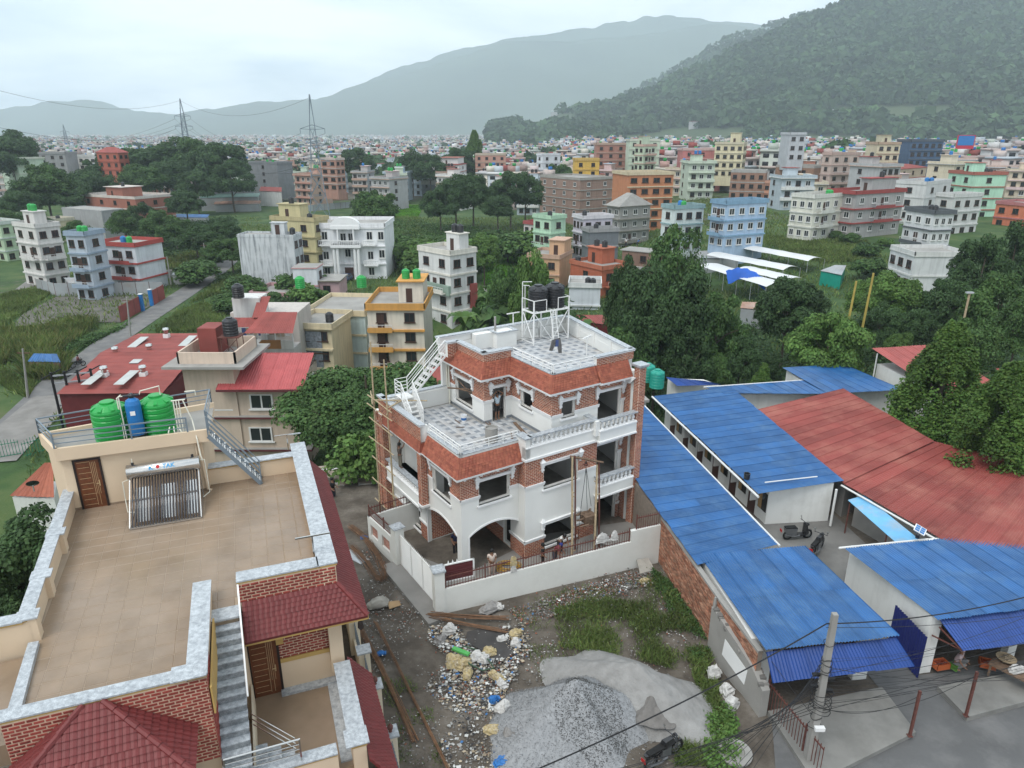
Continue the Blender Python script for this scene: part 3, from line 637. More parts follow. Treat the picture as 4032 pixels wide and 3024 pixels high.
# ================================================================== ground
def noise2(x,y,s,seed=0):
 x = np.asarray(x,float) * s + seed * 17.3; y = np.asarray(y,float) * s - seed * 9.1
 xi,yi = np.floor(x),np.floor(y); fx,fy = x - xi,y - yi; fx = fx * fx * (3 - 2 * fx); fy = fy * fy * (3 - 2 * fy)
 h = lambda a,b: np.modf(np.abs(np.sin(a * 127.1 + b * 311.7) * 43758.5453))[0]
 return (h(xi,yi) * (1 - fx) + h(xi + 1,yi) * fx) * (1 - fy) + (h(xi,yi + 1) * (1 - fx) + h(xi + 1,yi + 1) * fx) * fy
def fbm(x,y,s,o=4,seed=0): return sum(noise2(x,y,s * 2 ** k,seed + k) * .5 ** k for k in range(o)) / sum(.5 ** k for k in range(o))
def ground_mat():
 m = mat('ground_cover',(.16,.14,.12),.95,var=.0); t = m.node_tree; N = t.nodes; Lk = t.links.new; b = N['Principled BSDF']; geo = [n for n in N if n.type == 'NEW_GEOMETRY'][0]
 def noise(s,d=6,r=.6):
  n = N.new('ShaderNodeTexNoise'); n.inputs['Scale'].default_value = s; n.inputs['Detail'].default_value = d; n.inputs['Roughness'].default_value = r; Lk(geo.outputs['Position'],n.inputs['Vector']); return n.outputs['Fac']
 def ramp(src,stops):
  r = N.new('ShaderNodeValToRGB'); e = r.color_ramp.elements
  while len(e) < len(stops): e.new(.5)
  for el,(p,c) in zip(e,stops): el.position = p; el.color = (*c,1)
  Lk(src,r.inputs[0]); return r.outputs[0]
 dirt = ramp(noise(.55,10,.7),[(.30,(.05,.042,.034)),(.45,(.088,.073,.058)),(.58,(.135,.116,.095)),(.70,(.20,.178,.155))])
 grass = ramp(noise(.12,8,.65),[(.32,(.022,.048,.014)),(.48,(.040,.082,.02)),(.60,(.07,.105,.03)),(.72,(.11,.10,.055))])
 at = N.new('ShaderNodeAttribute'); at.attribute_name = 'cover'
 ad = N.new('ShaderNodeMath'); ad.operation = 'ADD'; Lk(at.outputs['Fac'],ad.inputs[0]); sb_ = N.new('ShaderNodeMath'); sb_.operation = 'SUBTRACT'; Lk(noise(.5,6),sb_.inputs[0]); sb_.inputs[1].default_value = .5; Lk(sb_.outputs[0],ad.inputs[1])
 mr = N.new('ShaderNodeMapRange'); mr.inputs[1].default_value = .4; mr.inputs[2].default_value = .6; Lk(ad.outputs[0],mr.inputs[0])
 mx = N.new('ShaderNodeMix'); mx.data_type = 'RGBA'; Lk(mr.outputs[0],mx.inputs[0]); Lk(dirt,mx.inputs[6]); Lk(grass,mx.inputs[7]); Lk(mx.outputs[2],b.inputs['Base Color'])
 bp = N.new('ShaderNodeBump'); bp.inputs['Strength'].default_value = .6; bp.inputs['Distance'].default_value = .08; Lk(noise(6,6),bp.inputs['Height']); Lk(bp.outputs[0],b.inputs['Normal'])
ground_mat()
def spaced(a,b,d0,near,g=1.12):
 r = list(np.arange(near[0],near[1] + d0,d0)); d = d0; x = r[-1]
 while x < b: d *= g; x += d; r.append(x)
 d = d0; x = r[0]
 while x > a: d *= g; x -= d; r.insert(0,x)
 return np.array(r)
gx,gy = spaced(-5000,5000,.7,(-45,45)),spaced(-250,5800,.7,(8,62))
X,Y = np.meshgrid(gx,gy); Zg = terr(X,Y) + (fbm(X,Y,.35,4,3) - .5) * np.where((X > -8) & (X < 30) & (Y < 42),.05,.25) * (np.abs(X) < 80)
site = (X > -7.5) & (X < 13) & (Y > 24) & (Y < 46); Zg = np.where(site,Zg - .12,Zg)
nx,ny = len(gx),len(gy); idx = np.arange(nx * ny).reshape(ny,nx)
gme = npmesh('ground',np.stack([X,Y,Zg],-1).reshape(-1,3),np.stack([idx[:-1,:-1],idx[:-1,1:],idx[1:,1:],idx[1:,:-1]],-1).reshape(-1,4),'ground_cover',True)
cov = (.42 + 1.0 * fbm(X,Y,.035,4,8)) * (1 - .62 * sst(280,350,Y)) * (1 - .4 * sst(30,60,X) * sst(165,200,Y)) * np.clip(sst(45,62,Y) + sst(-18,-26,X) * sst(26,38,Y),0,1)
at_ = gme.attributes.new('cover','FLOAT','POINT'); at_.data.foreach_set('value',cov.ravel().astype(np.float32))
ground = link('ground',gme); tag(ground,kind='structure')
def sheet(name,poly,m,dz=.05,step=None,label=None,kind='structure',zfun=None):
 mb = MB(); zf = zfun or tz; n = len(poly)
 if step:
  xs = [p[0] for p in poly]; ys = [p[1] for p in poly]; bm = bmesh.new(); vs_ = [bm.verts.new((p[0],p[1],0)) for p in poly]; bm.faces.new(vs_)
  for k in np.arange(min(xs),max(xs),step): bmesh.ops.bisect_plane(bm,geom=bm.verts[:] + bm.edges[:] + bm.faces[:],plane_co=(k,0,0),plane_no=(1,0,0))
  for k in np.arange(min(ys),max(ys),step): bmesh.ops.bisect_plane(bm,geom=bm.verts[:] + bm.edges[:] + bm.faces[:],plane_co=(0,k,0),plane_no=(0,1,0))
  for v in bm.verts: v.co.z = zf(v.co.x,v.co.y) + dz
  bmesh.ops.recalc_face_normals(bm,faces=bm.faces); me = bpy.data.meshes.new(name); bm.to_mesh(me); bm.free(); me.materials.append(MATS[m]); o = link(name,me)
 else: o = MB().poly([(p[0],p[1],zf(p[0],p[1]) + dz) for p in poly]).obj(name,m)
 o['kind'] = kind
 if label: o['label'] = label
 return o
def ribbon(name,pts,w,m,dz=.06,sub=6,kind='structure'):
 P = [Vector((p[0],p[1])) for p in pts]; Q = []
 for i in range(len(P) - 1):
  for k in range(sub): Q.append(P[i].lerp(P[i + 1],k / sub))
 Q.append(P[-1]); mb = MB(); n = 6; vv = []; ff = []
 for i,p in enumerate(Q):
  d = (Q[min(i + 2,len(Q) - 1)] - Q[max(i - 2,0)]).normalized(); s_ = Vector((d.y,-d.x)); ww = w if not hasattr(w,'__len__') else w[0] + (w[1] - w[0]) * i / (len(Q) - 1)
  for k in range(n + 1): q = p + s_ * ww * (k / n - .5); vv.append((q.x,q.y,tz(q.x,q.y) + dz + .03 * (1 - (2 * k / n - 1) ** 2)))
 for i in range(len(Q) - 1):
  for k in range(n): a = i * (n + 1) + k; ff.append((a,a + 1,a + n + 2,a + n + 1))
 o = mb.add(vv,ff).obj(name,m); fixn(o); o['kind'] = kind; return o
mat('asphalt',(.15,.148,.145),.9,var=.2,vs=.7,dirt=.5,dcol=(.22,.205,.185),ds=.35,bump=.15,bs=12)
mat('lane_concrete',(.22,.21,.195),.95,var=.2,vs=.6,dirt=.6,dcol=(.15,.14,.125),ds=.45,bump=.2,bs=10)
mat('yard_concrete',(.17,.165,.155),.9,var=.25,vs=.5,dirt=.7,dcol=(.085,.083,.08),ds=.33,bump=.15,bs=8)
mat('street_tar',(.11,.11,.11),.9,var=.22,vs=.5,dirt=.75,dcol=(.19,.185,.18),ds=.3,bump=.2,bs=10)
road_px = [(-60,1800),(50,1690),(149,1590),(249,1490),(345,1420),(427,1351),(562,1262),(696,1177),(845,1078),(935,1000)]
road_pts = [pxg(*p) for p in road_px]
ribbon('road',road_pts,(4.4,4.2),'asphalt',.10)
ribbon('lane',[pxg(*p) for p in ((-60,1830),(40,1730),(140,1640),(230,1560))],5.2,'lane_concrete',.13)
# ================================================================== compound wall of the house
A_,B_,G_,L_ = Vector((-3.62,28.66,0)),Vector((7.92,33.12,0)),Vector((-6.27,32.75,0)),Vector((-8.18,35.28,0))
mat('wall_white',(.70,.70,.66),.8,var=.05,vs=.5,dirt=.25,dcol=(.45,.43,.38),ds=.6)
cw = thing('compound_wall','low white plastered compound wall with rusty bar railing before the brick house','wall')
FW = Face(A_.x,A_.y,B_.x,B_.y)
mb = MB(); FW.slab(mb,[(.4,-.3),(10.6,-.3),(10.6,1.58),(.4,1.27)],-.2,0); FW.box(mb,10.6,12.4,-.3,2.22,-.2,0); fixn(mb.obj('wall','wall_white',cw))
def pier(F,a0,a1,z,parent,o0=-.48,o1=.05):
 mb = MB(); F.box(mb,a0,a1,-.3,z,o0,o1); mb.obj('pier','wall_white',parent); mb = MB(); F.box(mb,a0 - .07,a1 + .07,z,z + .06,o0 - .07,o1 + .07); F.box(mb,a0 - .02,a1 + .02,z + .06,z + .09,o0 - .02,o1 + .02); mb.obj('pier_cap','granite',parent)
pier(FW,-.08,.42,2.3,cw)
def bars(F,a0,a1,zf,h,n,parent,m='rust_steel'):
 mb = MB(); mb.bar(F.p(a0,zf(a0) + .06,-.1),F.p(a1,zf(a1) + .06,-.1),.03); mb.bar(F.p(a0,zf(a0) + h - .13,-.1),F.p(a1,zf(a1) + h - .13,-.1),.045); mb.obj('rail',m,parent)
 me = MB().bar((0,0,0),(0,0,h),.022).mesh('bar',m); mp_ = MB().bar((0,0,0),(0,0,h + .08),.06).mesh('rail_post',m)
 for k in range(n + 1):
  a = a0 + (a1 - a0) * k / n; link('rail_post' if k % 14 == 0 else 'bar',mp_ if k % 14 == 0 else me,parent,loc=F.p(a,zf(a),-.1))
bars(FW,.5,10.55,lambda a: 1.27 + (a - .4) * .0304,.72,70,cw)
bars(FW,10.95,12.3,lambda a: 2.22,.8,10,cw)
FL_ = Face(L_.x,L_.y,G_.x,G_.y); FL_ = Face(L_.x + .0,L_.y,G_.x,G_.y)
mb = MB(); FL_.wall(mb,0,FL_.L,-.3,1.55,[(.35,1.2,.45,1.15),(1.7,2.6,.45,1.15)],t=.2); FL_.box(mb,.3,2.7,.4,1.2,-.2,-.12); mb.obj('wall','wall_white',cw)
pcs = Pieces(UNIT_BRICK,120)
for a0,a1 in ((.35,1.2),(1.7,2.6)): FL_.o -= FL_.n * .12; FL_.bricks(pcs,a0,a1,.45,1.15,proud=.02); FL_.o += FL_.n * .12
mat('brick_pink',(.42,.22,.17),.9,var=.15,rnd=.15); pcs.done('brick','bricks','brick_pink',cw)
bars(FL_,.05,FL_.L - .3,lambda a: 1.55,.62,22,cw); pier(FL_,FL_.L - .25,FL_.L + .25,2.25,cw)
FS = Face(L_.x + 2.6,L_.y + 1.8,L_.x,L_.y); mb = MB(); FS.wall(mb,0,FS.L,-.3,1.55,t=.2); mb.obj('wall','wall_white',cw); bars(FS,.1,FS.L - .1,lambda a: 1.55,.62,18,cw)
# gate
gt = thing('sliding_gate','white slatted steel gate with spear tips between white piers','gate',(0,0,0))
FG = Face(G_.x,G_.y,A_.x,A_.y); g0,g1 = .3,FG.L - .62
mb = MB()
for z in (.1,1.85): FG.box(mb,g0,g1,z,z + .07,-.27,-.21)
for k in range(4): a = g0 + (g1 - g0) * k / 3; FG.box(mb,a - .04,a + .04,.1,1.92,-.28,-.2)
mb.obj('gate_frame','steel_white',gt)
for k in range(3):
 a0,a1 = g0 + (g1 - g0) * k / 3 + .05,g0 + (g1 - g0) * (k + 1) / 3 - .05
 for i in range(13):
  z = .2 + i * .127; mb = MB(); mb.hull([FG.p(a0,z + .11,-.26),FG.p(a1,z + .11,-.26),FG.p(a1,z + .10,-.26),FG.p(a0,z + .10,-.26)],[FG.p(a0,z + .03,-.21),FG.p(a1,z + .03,-.21),FG.p(a1,z,-.21),FG.p(a0,z,-.21)]); fixn(mb.obj('gate_slat','steel_white',gt))
sp = MB().add([(-.03,0,0),(0,-.012,0),(.03,0,0),(0,.012,0),(-.045,0,.07),(.045,0,.07),(0,0,.2)],[(0,1,6),(1,2,6),(2,3,6),(3,0,6),(0,4,6),(2,5,6)]).mesh('spear_tip','steel_white')
for k in range(26): a = g0 + (g1 - g0) * (k + .5) / 26; link('spear_tip',sp,gt,loc=FG.p(a,1.9,-.24),rz=math.atan2(FG.d.y,FG.d.x))
mat('maroon_sheet',(.10,.022,.025),.6,var=.15)
sg = thing('small_gate','small maroon slatted panel behind the railing beside the corner pier','gate')
mb = MB(); FW.box(mb,.5,2.05,1.35,1.4,-.45,-.38); FW.box(mb,.5,2.05,2.3,2.36,-.45,-.38); FW.box(mb,1.98,2.06,1.35,2.36,-.46,-.37); FW.box(mb,.5,.56,1.35,2.36,-.46,-.37); mb.obj('gate_frame','steel_white',sg)
for i in range(7): mb = MB(); FW.box(mb,.56,1.98,1.42 + i * .125,1.53 + i * .125,-.44,-.41 + .01 * (i % 2)); mb.obj('gate_slat','maroon_sheet',sg)
for k in range(3): link('spear_tip',sp,sg,loc=FW.p(.75 + k * .22,2.36,-.41),rz=.37)
ap = thing('gate_apron','sloping concrete apron strip in front of the white gate','kerb'); mb = MB(); FG.slab(mb,[(-.2,-.1),(FG.L + .6,-.1),(FG.L + .6,.10),(-.2,.12)],-.25,.75); mb.obj('apron_slab','lane_concrete',ap)
mat('red_step',(.36,.07,.045),.7,var=.2); mb = MB(); FG.box(mb,FG.L - .6,FG.L - .1,-.05,.15,-.6,-.25); mb.obj('step','red_step',ap)
# site floor inside the compound
mb = MB(); mb.poly([(-3.7,29.1,-.08),(7.9,33.5,-.08),(9.0,38,-.08),(2,36,-.08),(-2.5,32,-.08),(-7.9,35.5,-.08),(-6.2,33,-.08)]); tag(mb.obj('yard','lane_concrete'),kind='structure')
# ================================================================== scaffolding, hoist
def pole(p,q,r=.045,r2=None,n=5):
 p,q = Vector(p),Vector(q); k = 5; pts = [p.lerp(q,i / k) + Vector((random.uniform(-.02,.02),random.uniform(-.02,.02),0)) for i in range(k + 1)]
 return MB().tube(pts,r,n + 1,r2=r2 or r * .8)
sf = thing('bamboo_scaffold','bamboo pole scaffold tied together against the left corner of the brick house','scaffold',hw(-.9,7.8,0),HR)
SFO = Vector((-.9,7.8,0))
def sfp(p,q,r=.045): pole(Vector(p) - SFO,Vector(q) - SFO,r).obj('bamboo_pole','bamboo',sf)
sfp((-1.15,8.0,-.1),(-1.0,8.15,10.9),.055); sfp((-1.0,6.2,-.1),(-.85,6.75,10.2),.055)
for z,e in ((.75,.0),(2.2,.1),(3.6,0.),(4.9,.1),(6.1,0),(7.0,.1),(7.5,0)): sfp((-1.15 - e,8.7,z + .1),(-.95,5.9,z - .12),.038)
sfp((-1.1,8.1,7.45),(1.4,6.2,7.5)); sfp((-.9,6.6,7.4),(1.3,7.4,7.6)); sfp((-1.2,7.9,7.3),(-.6,9.6,7.45)); sfp((-1.0,6.5,7.05),(.5,8.2,7.1))
wp = thing('window_props','rough timber poles wedged across an upper window opening','timber',hw(3.9,6.4,7.4),HR)
pole((-.5,1.0,.12),(.5,-.9,.35),.05).obj('prop','timber',wp); pole((-.35,.3,.28),(.35,-1.0,.2),.045).obj('prop','timber',wp); pole((.1,.9,.6),(.15,-.9,-.05),.04).obj('prop','timber',wp)
hf = thing('hoist_frame','timber and steel hoist frame with hanging bucket before the bay windows','hoist',hw(6.6,-1.5,0),HR)
HFO = Vector((6.6,-1.5,0))
def hp(p,q,r,m,nm): pole(Vector(p) - HFO,Vector(q) - HFO,r).obj(nm,m,hf)
hp((5.6,-2.2,-.1),(6.3,-1.05,5.55),.07,'bamboo','timber_leg'); hp((7.0,-2.4,-.1),(7.7,-1.5,4.9),.07,'bamboo','timber_leg')
hp((6.45,-1.4,-.1),(6.45,-1.1,5.6),.055,'rust_steel','steel_post'); hp((7.75,-1.9,-.1),(7.75,-1.55,5.1),.055,'rust_steel','steel_post')
hp((6.25,-.95,5.55),(7.95,-1.7,5.05),.07,'timber','beam'); hp((7.1,-1.3,5.2),(6.0,-2.0,-.1),.015,'cable_black','rope'); hp((7.0,-1.3,5.2),(7.2,-1.7,2.6),.015,'cable_black','rope'); hp((7.05,-1.3,5.2),(7.05,-1.6,2.0),.014,'cable_black','rope')
mb = MB(); mb.lathe([(.12,-.05),(.13,0),(.12,.05)],10,(7.05 - 6.6,-1.3 + 1.5,5.0)); mb.obj('pulley','rust_steel',hf)
random.seed(5); mb = MB()
for k in range(16): p = Vector((random.uniform(-.1,.9),random.uniform(-.55,.15),random.uniform(1.6,2.35))); d = Vector((random.uniform(-.6,.6),random.uniform(-.3,.3),random.uniform(-.15,.15))); mb.bar(p - d / 2,p + d / 2,.09,.05)
mb.hull([(.0,-.5,2.2),(.85,-.5,2.1),(.8,.1,2.15),(.05,.1,2.25)],[(.1,-.45,1.7),(.75,-.45,1.6),(.7,.05,1.65),(.1,.05,1.7)]); mb.obj('hoist_bucket','timber',hf)
st_ = MB()
for k in range(22):
 f = random.uniform(.05,.95); e = Vector((5.6,-2.2,-.1)).lerp(Vector((6.3,-1.05,5.55)),f) if k % 2 else Vector((7.0,-2.4,-.1)).lerp(Vector((7.7,-1.5,4.9)),f); e -= HFO
 st_.bar(e,e + Vector((random.uniform(-.2,.2),random.uniform(-.1,.1),random.uniform(.03,.12))),.04)
st_.obj('branch_stub','bamboo',hf)
# ================================================================== the open plot: heaps, rubble, rods, sacks
mat('gravel',(.235,.24,.245),.9,var=.15,vs=5,rnd=.3); mat('gravel_wet',(.115,.115,.112),.8,var=.2,vs=5,rnd=.45); mat('sand',(.25,.245,.235),.98,var=.2,vs=2.0,bump=1.0,bs=7,dirt=.15,dcol=(.2,.19,.18)); mat('sand_damp',(.15,.14,.13),.95,var=.25,vs=3,bump=.8,bs=7)
def mound(name,c,rx,ry,h,m,rot=0.0,n=46,sharp=1.0,rough=.1,seed=0,pit=None):
 V = [(0,0,h)]; Fc = []; na = 72
 for i in range(1,n + 1):
  for j in range(na):
   a = 2 * math.pi * j / na; r = i / n; e = 1 + .12 * math.sin(2 * a + seed) + .07 * math.sin(5 * a + 2 * seed) + .04 * math.sin(9 * a)
   x,y = r * rx * math.cos(a) * e,r * ry * math.sin(a) * e
   z = h * max(0,1 - r) ** 1.12 * 1.15 + (fbm(x + seed * 9,y,1.3,4) - .5) * rough * (1 - r ** 4)
   if pit:
    d = math.hypot((x - pit[0]) / pit[2],(y - pit[1]) / pit[3]); z -= pit[4] * max(0,1 - d ** 6) * (0.6 + .8 * float(noise2(x,y,2.2,3)))
   V.append((x,y,max(z,-.02)))
 for j in range(na): Fc.append((0,1 + j,1 + (j + 1) % na))
 for i in range(n - 1):
  for j in range(na): a = 1 + i * na + j; b_ = 1 + i * na + (j + 1) % na; Fc.append((a,a + na,b_ + na,b_))
 o = MB().add(V,Fc).obj(name,m,None,True); o.location = c; o.rotation_euler = (0,0,rot); return o,V
c_g,c_s = px(2255,2850,0),px(2490,2740,0)
gh,GV = mound('gravel_heap',c_g,3.2,2.7,1.9,'gravel',.2,seed=1,rough=.12); tag(gh,'heap of grey crushed gravel with a darker freshly dug middle','gravel heap')
sh,SV = mound('sand_heap',c_s,3.6,2.3,1.5,'sand',-.45,seed=2,rough=.16); tag(sh,'pale grey sand heap with a dug-out damp hollow near the motorcycle','sand heap')
dp,_ = mound('damp_sand',px(2560,2790,.45) ,1.05,1.0,.55,'sand_damp',.3,n=30,seed=4,rough=.55); dp.parent = sh; dp.matrix_parent_inverse = sh.matrix_basis.inverted();
STONE = np.array([(1,0,-.5),(-.5,.87,-.5),(-.5,-.87,-.5),(.1,0,.9)]); SF = np.array([(0,1,3),(1,2,3),(2,0,3),(0,2,1)])
def strew(name,pts,sizes,m,parent=None,flat=.7,unit=(STONE,SF)):
 U,Fu = unit; n = len(pts); A = RNG.uniform(0,2 * np.pi,(n,3)); c,s_ = np.cos(A),np.sin(A)
 Rz = np.zeros((n,3,3)); Rz[:,0,0] = c[:,0]; Rz[:,0,1] = -s_[:,0]; Rz[:,1,0] = s_[:,0]; Rz[:,1,1] = c[:,0]; Rz[:,2,2] = 1
 tl = (A[:,1] - np.pi) * .18; Rx = np.zeros((n,3,3)); Rx[:,0,0] = 1; Rx[:,1,1] = np.cos(tl); Rx[:,1,2] = -np.sin(tl); Rx[:,2,1] = np.sin(tl); Rx[:,2,2] = np.cos(tl)
 M_ = np.einsum('nij,njk->nik',Rx,Rz); el = RNG.uniform(.55,1.3,(n,3)); el[:,2] *= flat
 V = np.einsum('nij,kj->nki',M_,U) * (sizes[:,None] * el)[:,None,:] + pts[:,None,:]
 Fc = (Fu[None] + (np.arange(n) * len(U))[:,None,None]).reshape(-1,Fu.shape[1])
 o = link(name,npmesh(name,V.reshape(-1,3),Fc,m),parent); return tag(o,kind='stuff')
def on_mound(V,o,n,keep):
 V = np.array(V); i = np.clip(1 + (np.sqrt(RNG.uniform(0,1,n)) * 46).astype(int) * 72 + RNG.integers(0,72,n) ,0,len(V) - 1); P = V[i] + np.c_[RNG.normal(0,.06,(n,2)),np.full(n,.008)]
 P = P[keep(P)]; return P
dark = lambda P: (np.hypot(P[:,0] - .5,(P[:,1] + .75) / 1.15) < 1.3 + .15 * np.sin(P[:,0] * 5))
gp = on_mound(GV,gh,30000,lambda P: ~dark(P)); strew('gravel_stones',gp,RNG.uniform(.009,.022,len(gp)),'gravel',gh)
gp = on_mound(GV,gh,30000,dark); strew('dug_gravel_stones',gp,RNG.uniform(.014,.03,len(gp)),'gravel_wet',gh)
# rubble and litter over the plot
def poly_pts(poly,n,seed=0):
 xs = [p[0] for p in poly]; ys = [p[1] for p in poly]; out = []
 r = np.random.default_rng(seed)
 while len(out) < n:
  x,y = r.uniform(min(xs),max(xs)),r.uniform(min(ys),max(ys))
  if inside(x,y,poly): out.append((x,y))
 return np.array(out)
P0 = lambda *q: [tuple(px(u,v,0)[:2]) for u,v in q]
plot = P0((1420,2090),(1560,2260),(1720,2430),(2580,2210),(2900,2700),(2900,3024),(1480,3024),(1400,2500))
_t = lambda *q: [(1340 + x * 1.299,2205 + y * 1.3) for x,y in q]
trash = P0(*_t((270,205),(360,195),(380,240),(420,300),(520,300),(480,200),(560,190),(590,265),(540,330),(500,400),(520,470),(560,600),(545,640),(330,640),(300,560),(345,470),(250,390),(330,300),(260,240)))
mat('litter_white',(.46,.46,.44),.7,rnd=.4); mat('litter_beige',(.34,.28,.2),.85,rnd=.35); mat('litter_blue',(.05,.16,.36),.6,rnd=.4); mat('rubble_brick',(.24,.09,.055),.95,rnd=.4); mat('rubble_grey',(.22,.21,.195),.95,rnd=.45); mat('litter_black',(.03,.03,.032),.8,rnd=.4)
LEAFU = (np.array([(-1,-.7,0),(1,-.8,.15),(.9,.8,0),(-.8,.9,.25)]),np.array([(0,1,2,3)]))
BOXU = (np.array([(x,y,z) for z in (-.5,.5) for x,y in ((-1,-.6),(1,-.6),(1,.6),(-1,.6))]),np.array([(3,2,1,0),(4,5,6,7),(0,1,5,4),(1,2,6,5),(2,3,7,6),(3,0,4,7)]))
def scatter(name,poly,n,s0,s1,m,seed,unit=LEAFU,clump=.5,z=.02):
 P = poly_pts(poly,n,seed); P = P[.5 * noise2(P[:,0],P[:,1],.5,77) + .5 * noise2(P[:,0],P[:,1],1.6,seed) + RNG.uniform(-.12,.12,len(P)) > clump]
 P = P[np.hypot(P[:,0] - c_g.x,P[:,1] - c_g.y) > 2.4]
 return strew(name,np.c_[P,RNG.uniform(0,.05,len(P)) + z],RNG.uniform(s0,s1,len(P)) ** 1.0,m,unit=unit,flat=.6)
scatter('rubble',plot,5200,.015,.05,'rubble_grey',1,BOXU,.5,-.01); scatter('rubble',plot,1500,.012,.035,'litter_white',2,LEAFU,.5); scatter('rubble',plot,1200,.02,.05,'rubble_brick',3,BOXU,.55,-.01)
scatter('litter',trash,1000,.02,.08,'litter_white',4,LEAFU,.42,.04); scatter('litter',trash,700,.02,.08,'litter_beige',5,LEAFU,.4,.04); scatter('litter',trash,110,.02,.08,'litter_blue',6,LEAFU,.4,.05); scatter('litter',trash,400,.02,.07,'litter_black',7,LEAFU,.4); scatter('rubble',trash,2200,.012,.05,'rubble_grey',8,BOXU,.3); scatter('rubble',trash,700,.012,.045,'rubble_brick',9,BOXU,.5)
wallfoot = P0((2000,2400),(2560,2230),(2600,2290),(2050,2470)); scatter('rubble',wallfoot,1300,.012,.05,'rubble_grey',10,BOXU,.3); scatter('rubble',wallfoot,700,.012,.045,'rubble_brick',11,BOXU,.3); scatter('litter',wallfoot,60,.03,.07,'litter_blue',12,LEAFU,.5); scatter('litter',wallfoot,200,.02,.06,'litter_white',13,LEAFU,.4)
# sacks and larger pieces, one object each
mat('sack_yellow',(.40,.32,.17),.85,var=.35,vs=9,dirt=.8,dcol=(.50,.47,.42),ds=5); mat('sack_white',(.50,.49,.47),.75,var=.2,vs=7,dirt=.3,dcol=(.25,.24,.22),ds=5); mat('sack_grey',(.24,.23,.22),.85,var=.25,vs=5); mat('sack_blue',(.03,.15,.40),.6,var=.25,vs=7); mat('stone_pale',(.36,.34,.30),.95,var=.2,vs=3,bump=.4,bs=6); mat('card',(.36,.24,.13),.9,var=.2); mat('bag_green',(.08,.35,.09),.5)
def lump(l,w,h,seed=0,n=9,m_=12):
 mb = MB(); vv = [(0,0,h * .96)]; ff = []; r = np.random.default_rng(seed)
 ph = r.uniform(0,6,4)
 for i in range(1,n + 1):
  t = i / n * math.pi * .62
  for j in range(m_):
   a = 2 * math.pi * j / m_; cx = abs(math.cos(a)) ** .6 * math.copysign(1,math.cos(a)); sy = abs(math.sin(a)) ** .6 * math.copysign(1,math.sin(a))
   k = math.sin(t) ** .6 * (1 + .10 * math.sin(3 * a + ph[0]) + .2 * r.uniform(-1,1))
   vv.append((cx * l / 2 * k,sy * w / 2 * k,max(-.02,h * (.5 + .5 * math.cos(t * 1.6)) * (1 + .12 * math.sin(2 * a + ph[1])) + r.uniform(-.05,.05))))
 for j in range(m_): ff.append((0,1 + j,1 + (j + 1) % m_))
 for i in range(n - 1):
  for j in range(m_): a = 1 + i * m_ + j; b_ = 1 + i * m_ + (j + 1) % m_; ff.append((a,a + m_,b_ + m_,b_))
 return mb.add(vv,ff)
def sack(u,v,l,w,h,rz,m,name,label,cat,z=0.0,seed=0,group=None,tie=True):
 t = thing(name,label,cat,px(u,v,z),rz,group); lump(l,w,h,seed).obj('body',m,t)
 if tie: MB().hull([(l * .4,-.06,h * .55),(l * .62,-.13,h * .5),(l * .62,.13,h * .45),(l * .4,.06,h * .55)],[(l * .4,-.05,h * .4),(l * .6,-.12,h * .38),(l * .6,.12,h * .35),(l * .4,.05,h * .4)]).obj('gathered_end',m,t)
 return t
GR = 'sacks dumped on the open plot'
SK = [(1795,2620,.75,.5,.3,.3,'sack_yellow','flattened yellow sack under the white sack at the top of the litter pile',.0),
      (1768,2490,.62,.48,.42,.2,'sack_white','bulging white sack at the top left of the litter pile',.0),
      (1735,2525,.6,.4,.25,.9,'sack_grey','slack grey sack left of the bulging white sack',.0),
      (1790,2605,.8,.55,.35,-.2,'sack_yellow','yellow printed sack lying left of the green board',.05),
      (1825,2622,.7,.5,.34,.9,'sack_yellow','yellow printed sack just below the green board',.05),
      (1840,2660,.6,.4,.3,1.4,'sack_yellow','long yellow sack below the pile of yellow sacks',.05),
      (1925,2575,.55,.5,.36,.2,'sack_yellow','yellow sack at the right of the dark puddle litter',.0),
      (1880,2590,.6,.5,.3,.4,'sack_white','white crumpled bag beside the green board',.1),
      (1905,2600,.5,.4,.26,1.2,'sack_white','white crumpled bag with blue print beside the hose',.1),
      (1955,2670,.75,.4,.28,-.7,'sack_yellow','yellow and white torn sack right of the long yellow sack',.02),
      (1975,2695,.6,.35,.22,-1.0,'sack_white','white torn sack sliding off the litter pile',.02),
      (1945,2760,.42,.35,.25,.3,'sack_blue','crumpled bright blue bag above the big white bag',.0),
      (1985,2800,.75,.62,.4,.8,'sack_white','big white plastic bag at the edge of the gravel heap',.0),
      (1945,2880,.8,.5,.22,-.15,'sack_yellow','flat yellow printed sack near the bottom of the litter',.0),
      (2015,2920,.8,.55,.5,-.35,'sack_grey','full grey sack lying at the bottom left of the gravel heap',.0),
      (1985,3005,.7,.5,.22,.2,'sack_blue','dark blue cloth heap at the bottom edge of the plot',.0),
      (2535,2290,.55,.35,.16,.6,'sack_yellow','flat yellow sack near the end of the white compound wall',.0),
      (1925,2400,1.0,.6,.3,.7,'sack_grey','brown-grey tarpaulin heap at the foot of the compound wall',.0),
      (1965,2395,.4,.3,.26,.0,'sack_white','small white and red bag at the foot of the compound wall',.0),
      (1500,2575,.38,.28,.12,.2,'sack_blue','small blue bag on the ground beside the rods',.0),
      (1433,2118,.4,.3,.14,.2,'sack_blue','small blue bag near the looped rods by the gate',.0),
      (2030,2500,.6,.45,.3,.6,'sack_yellow','yellow card and bags right of the dark puddle',.0),
      (2030,2540,.5,.45,.3,1.6,'sack_white','white crumpled bags right of the dark puddle',.0),
      (1975,2520,.45,.35,.2,.3,'sack_white','white bag lying in the dark puddle',.0)]
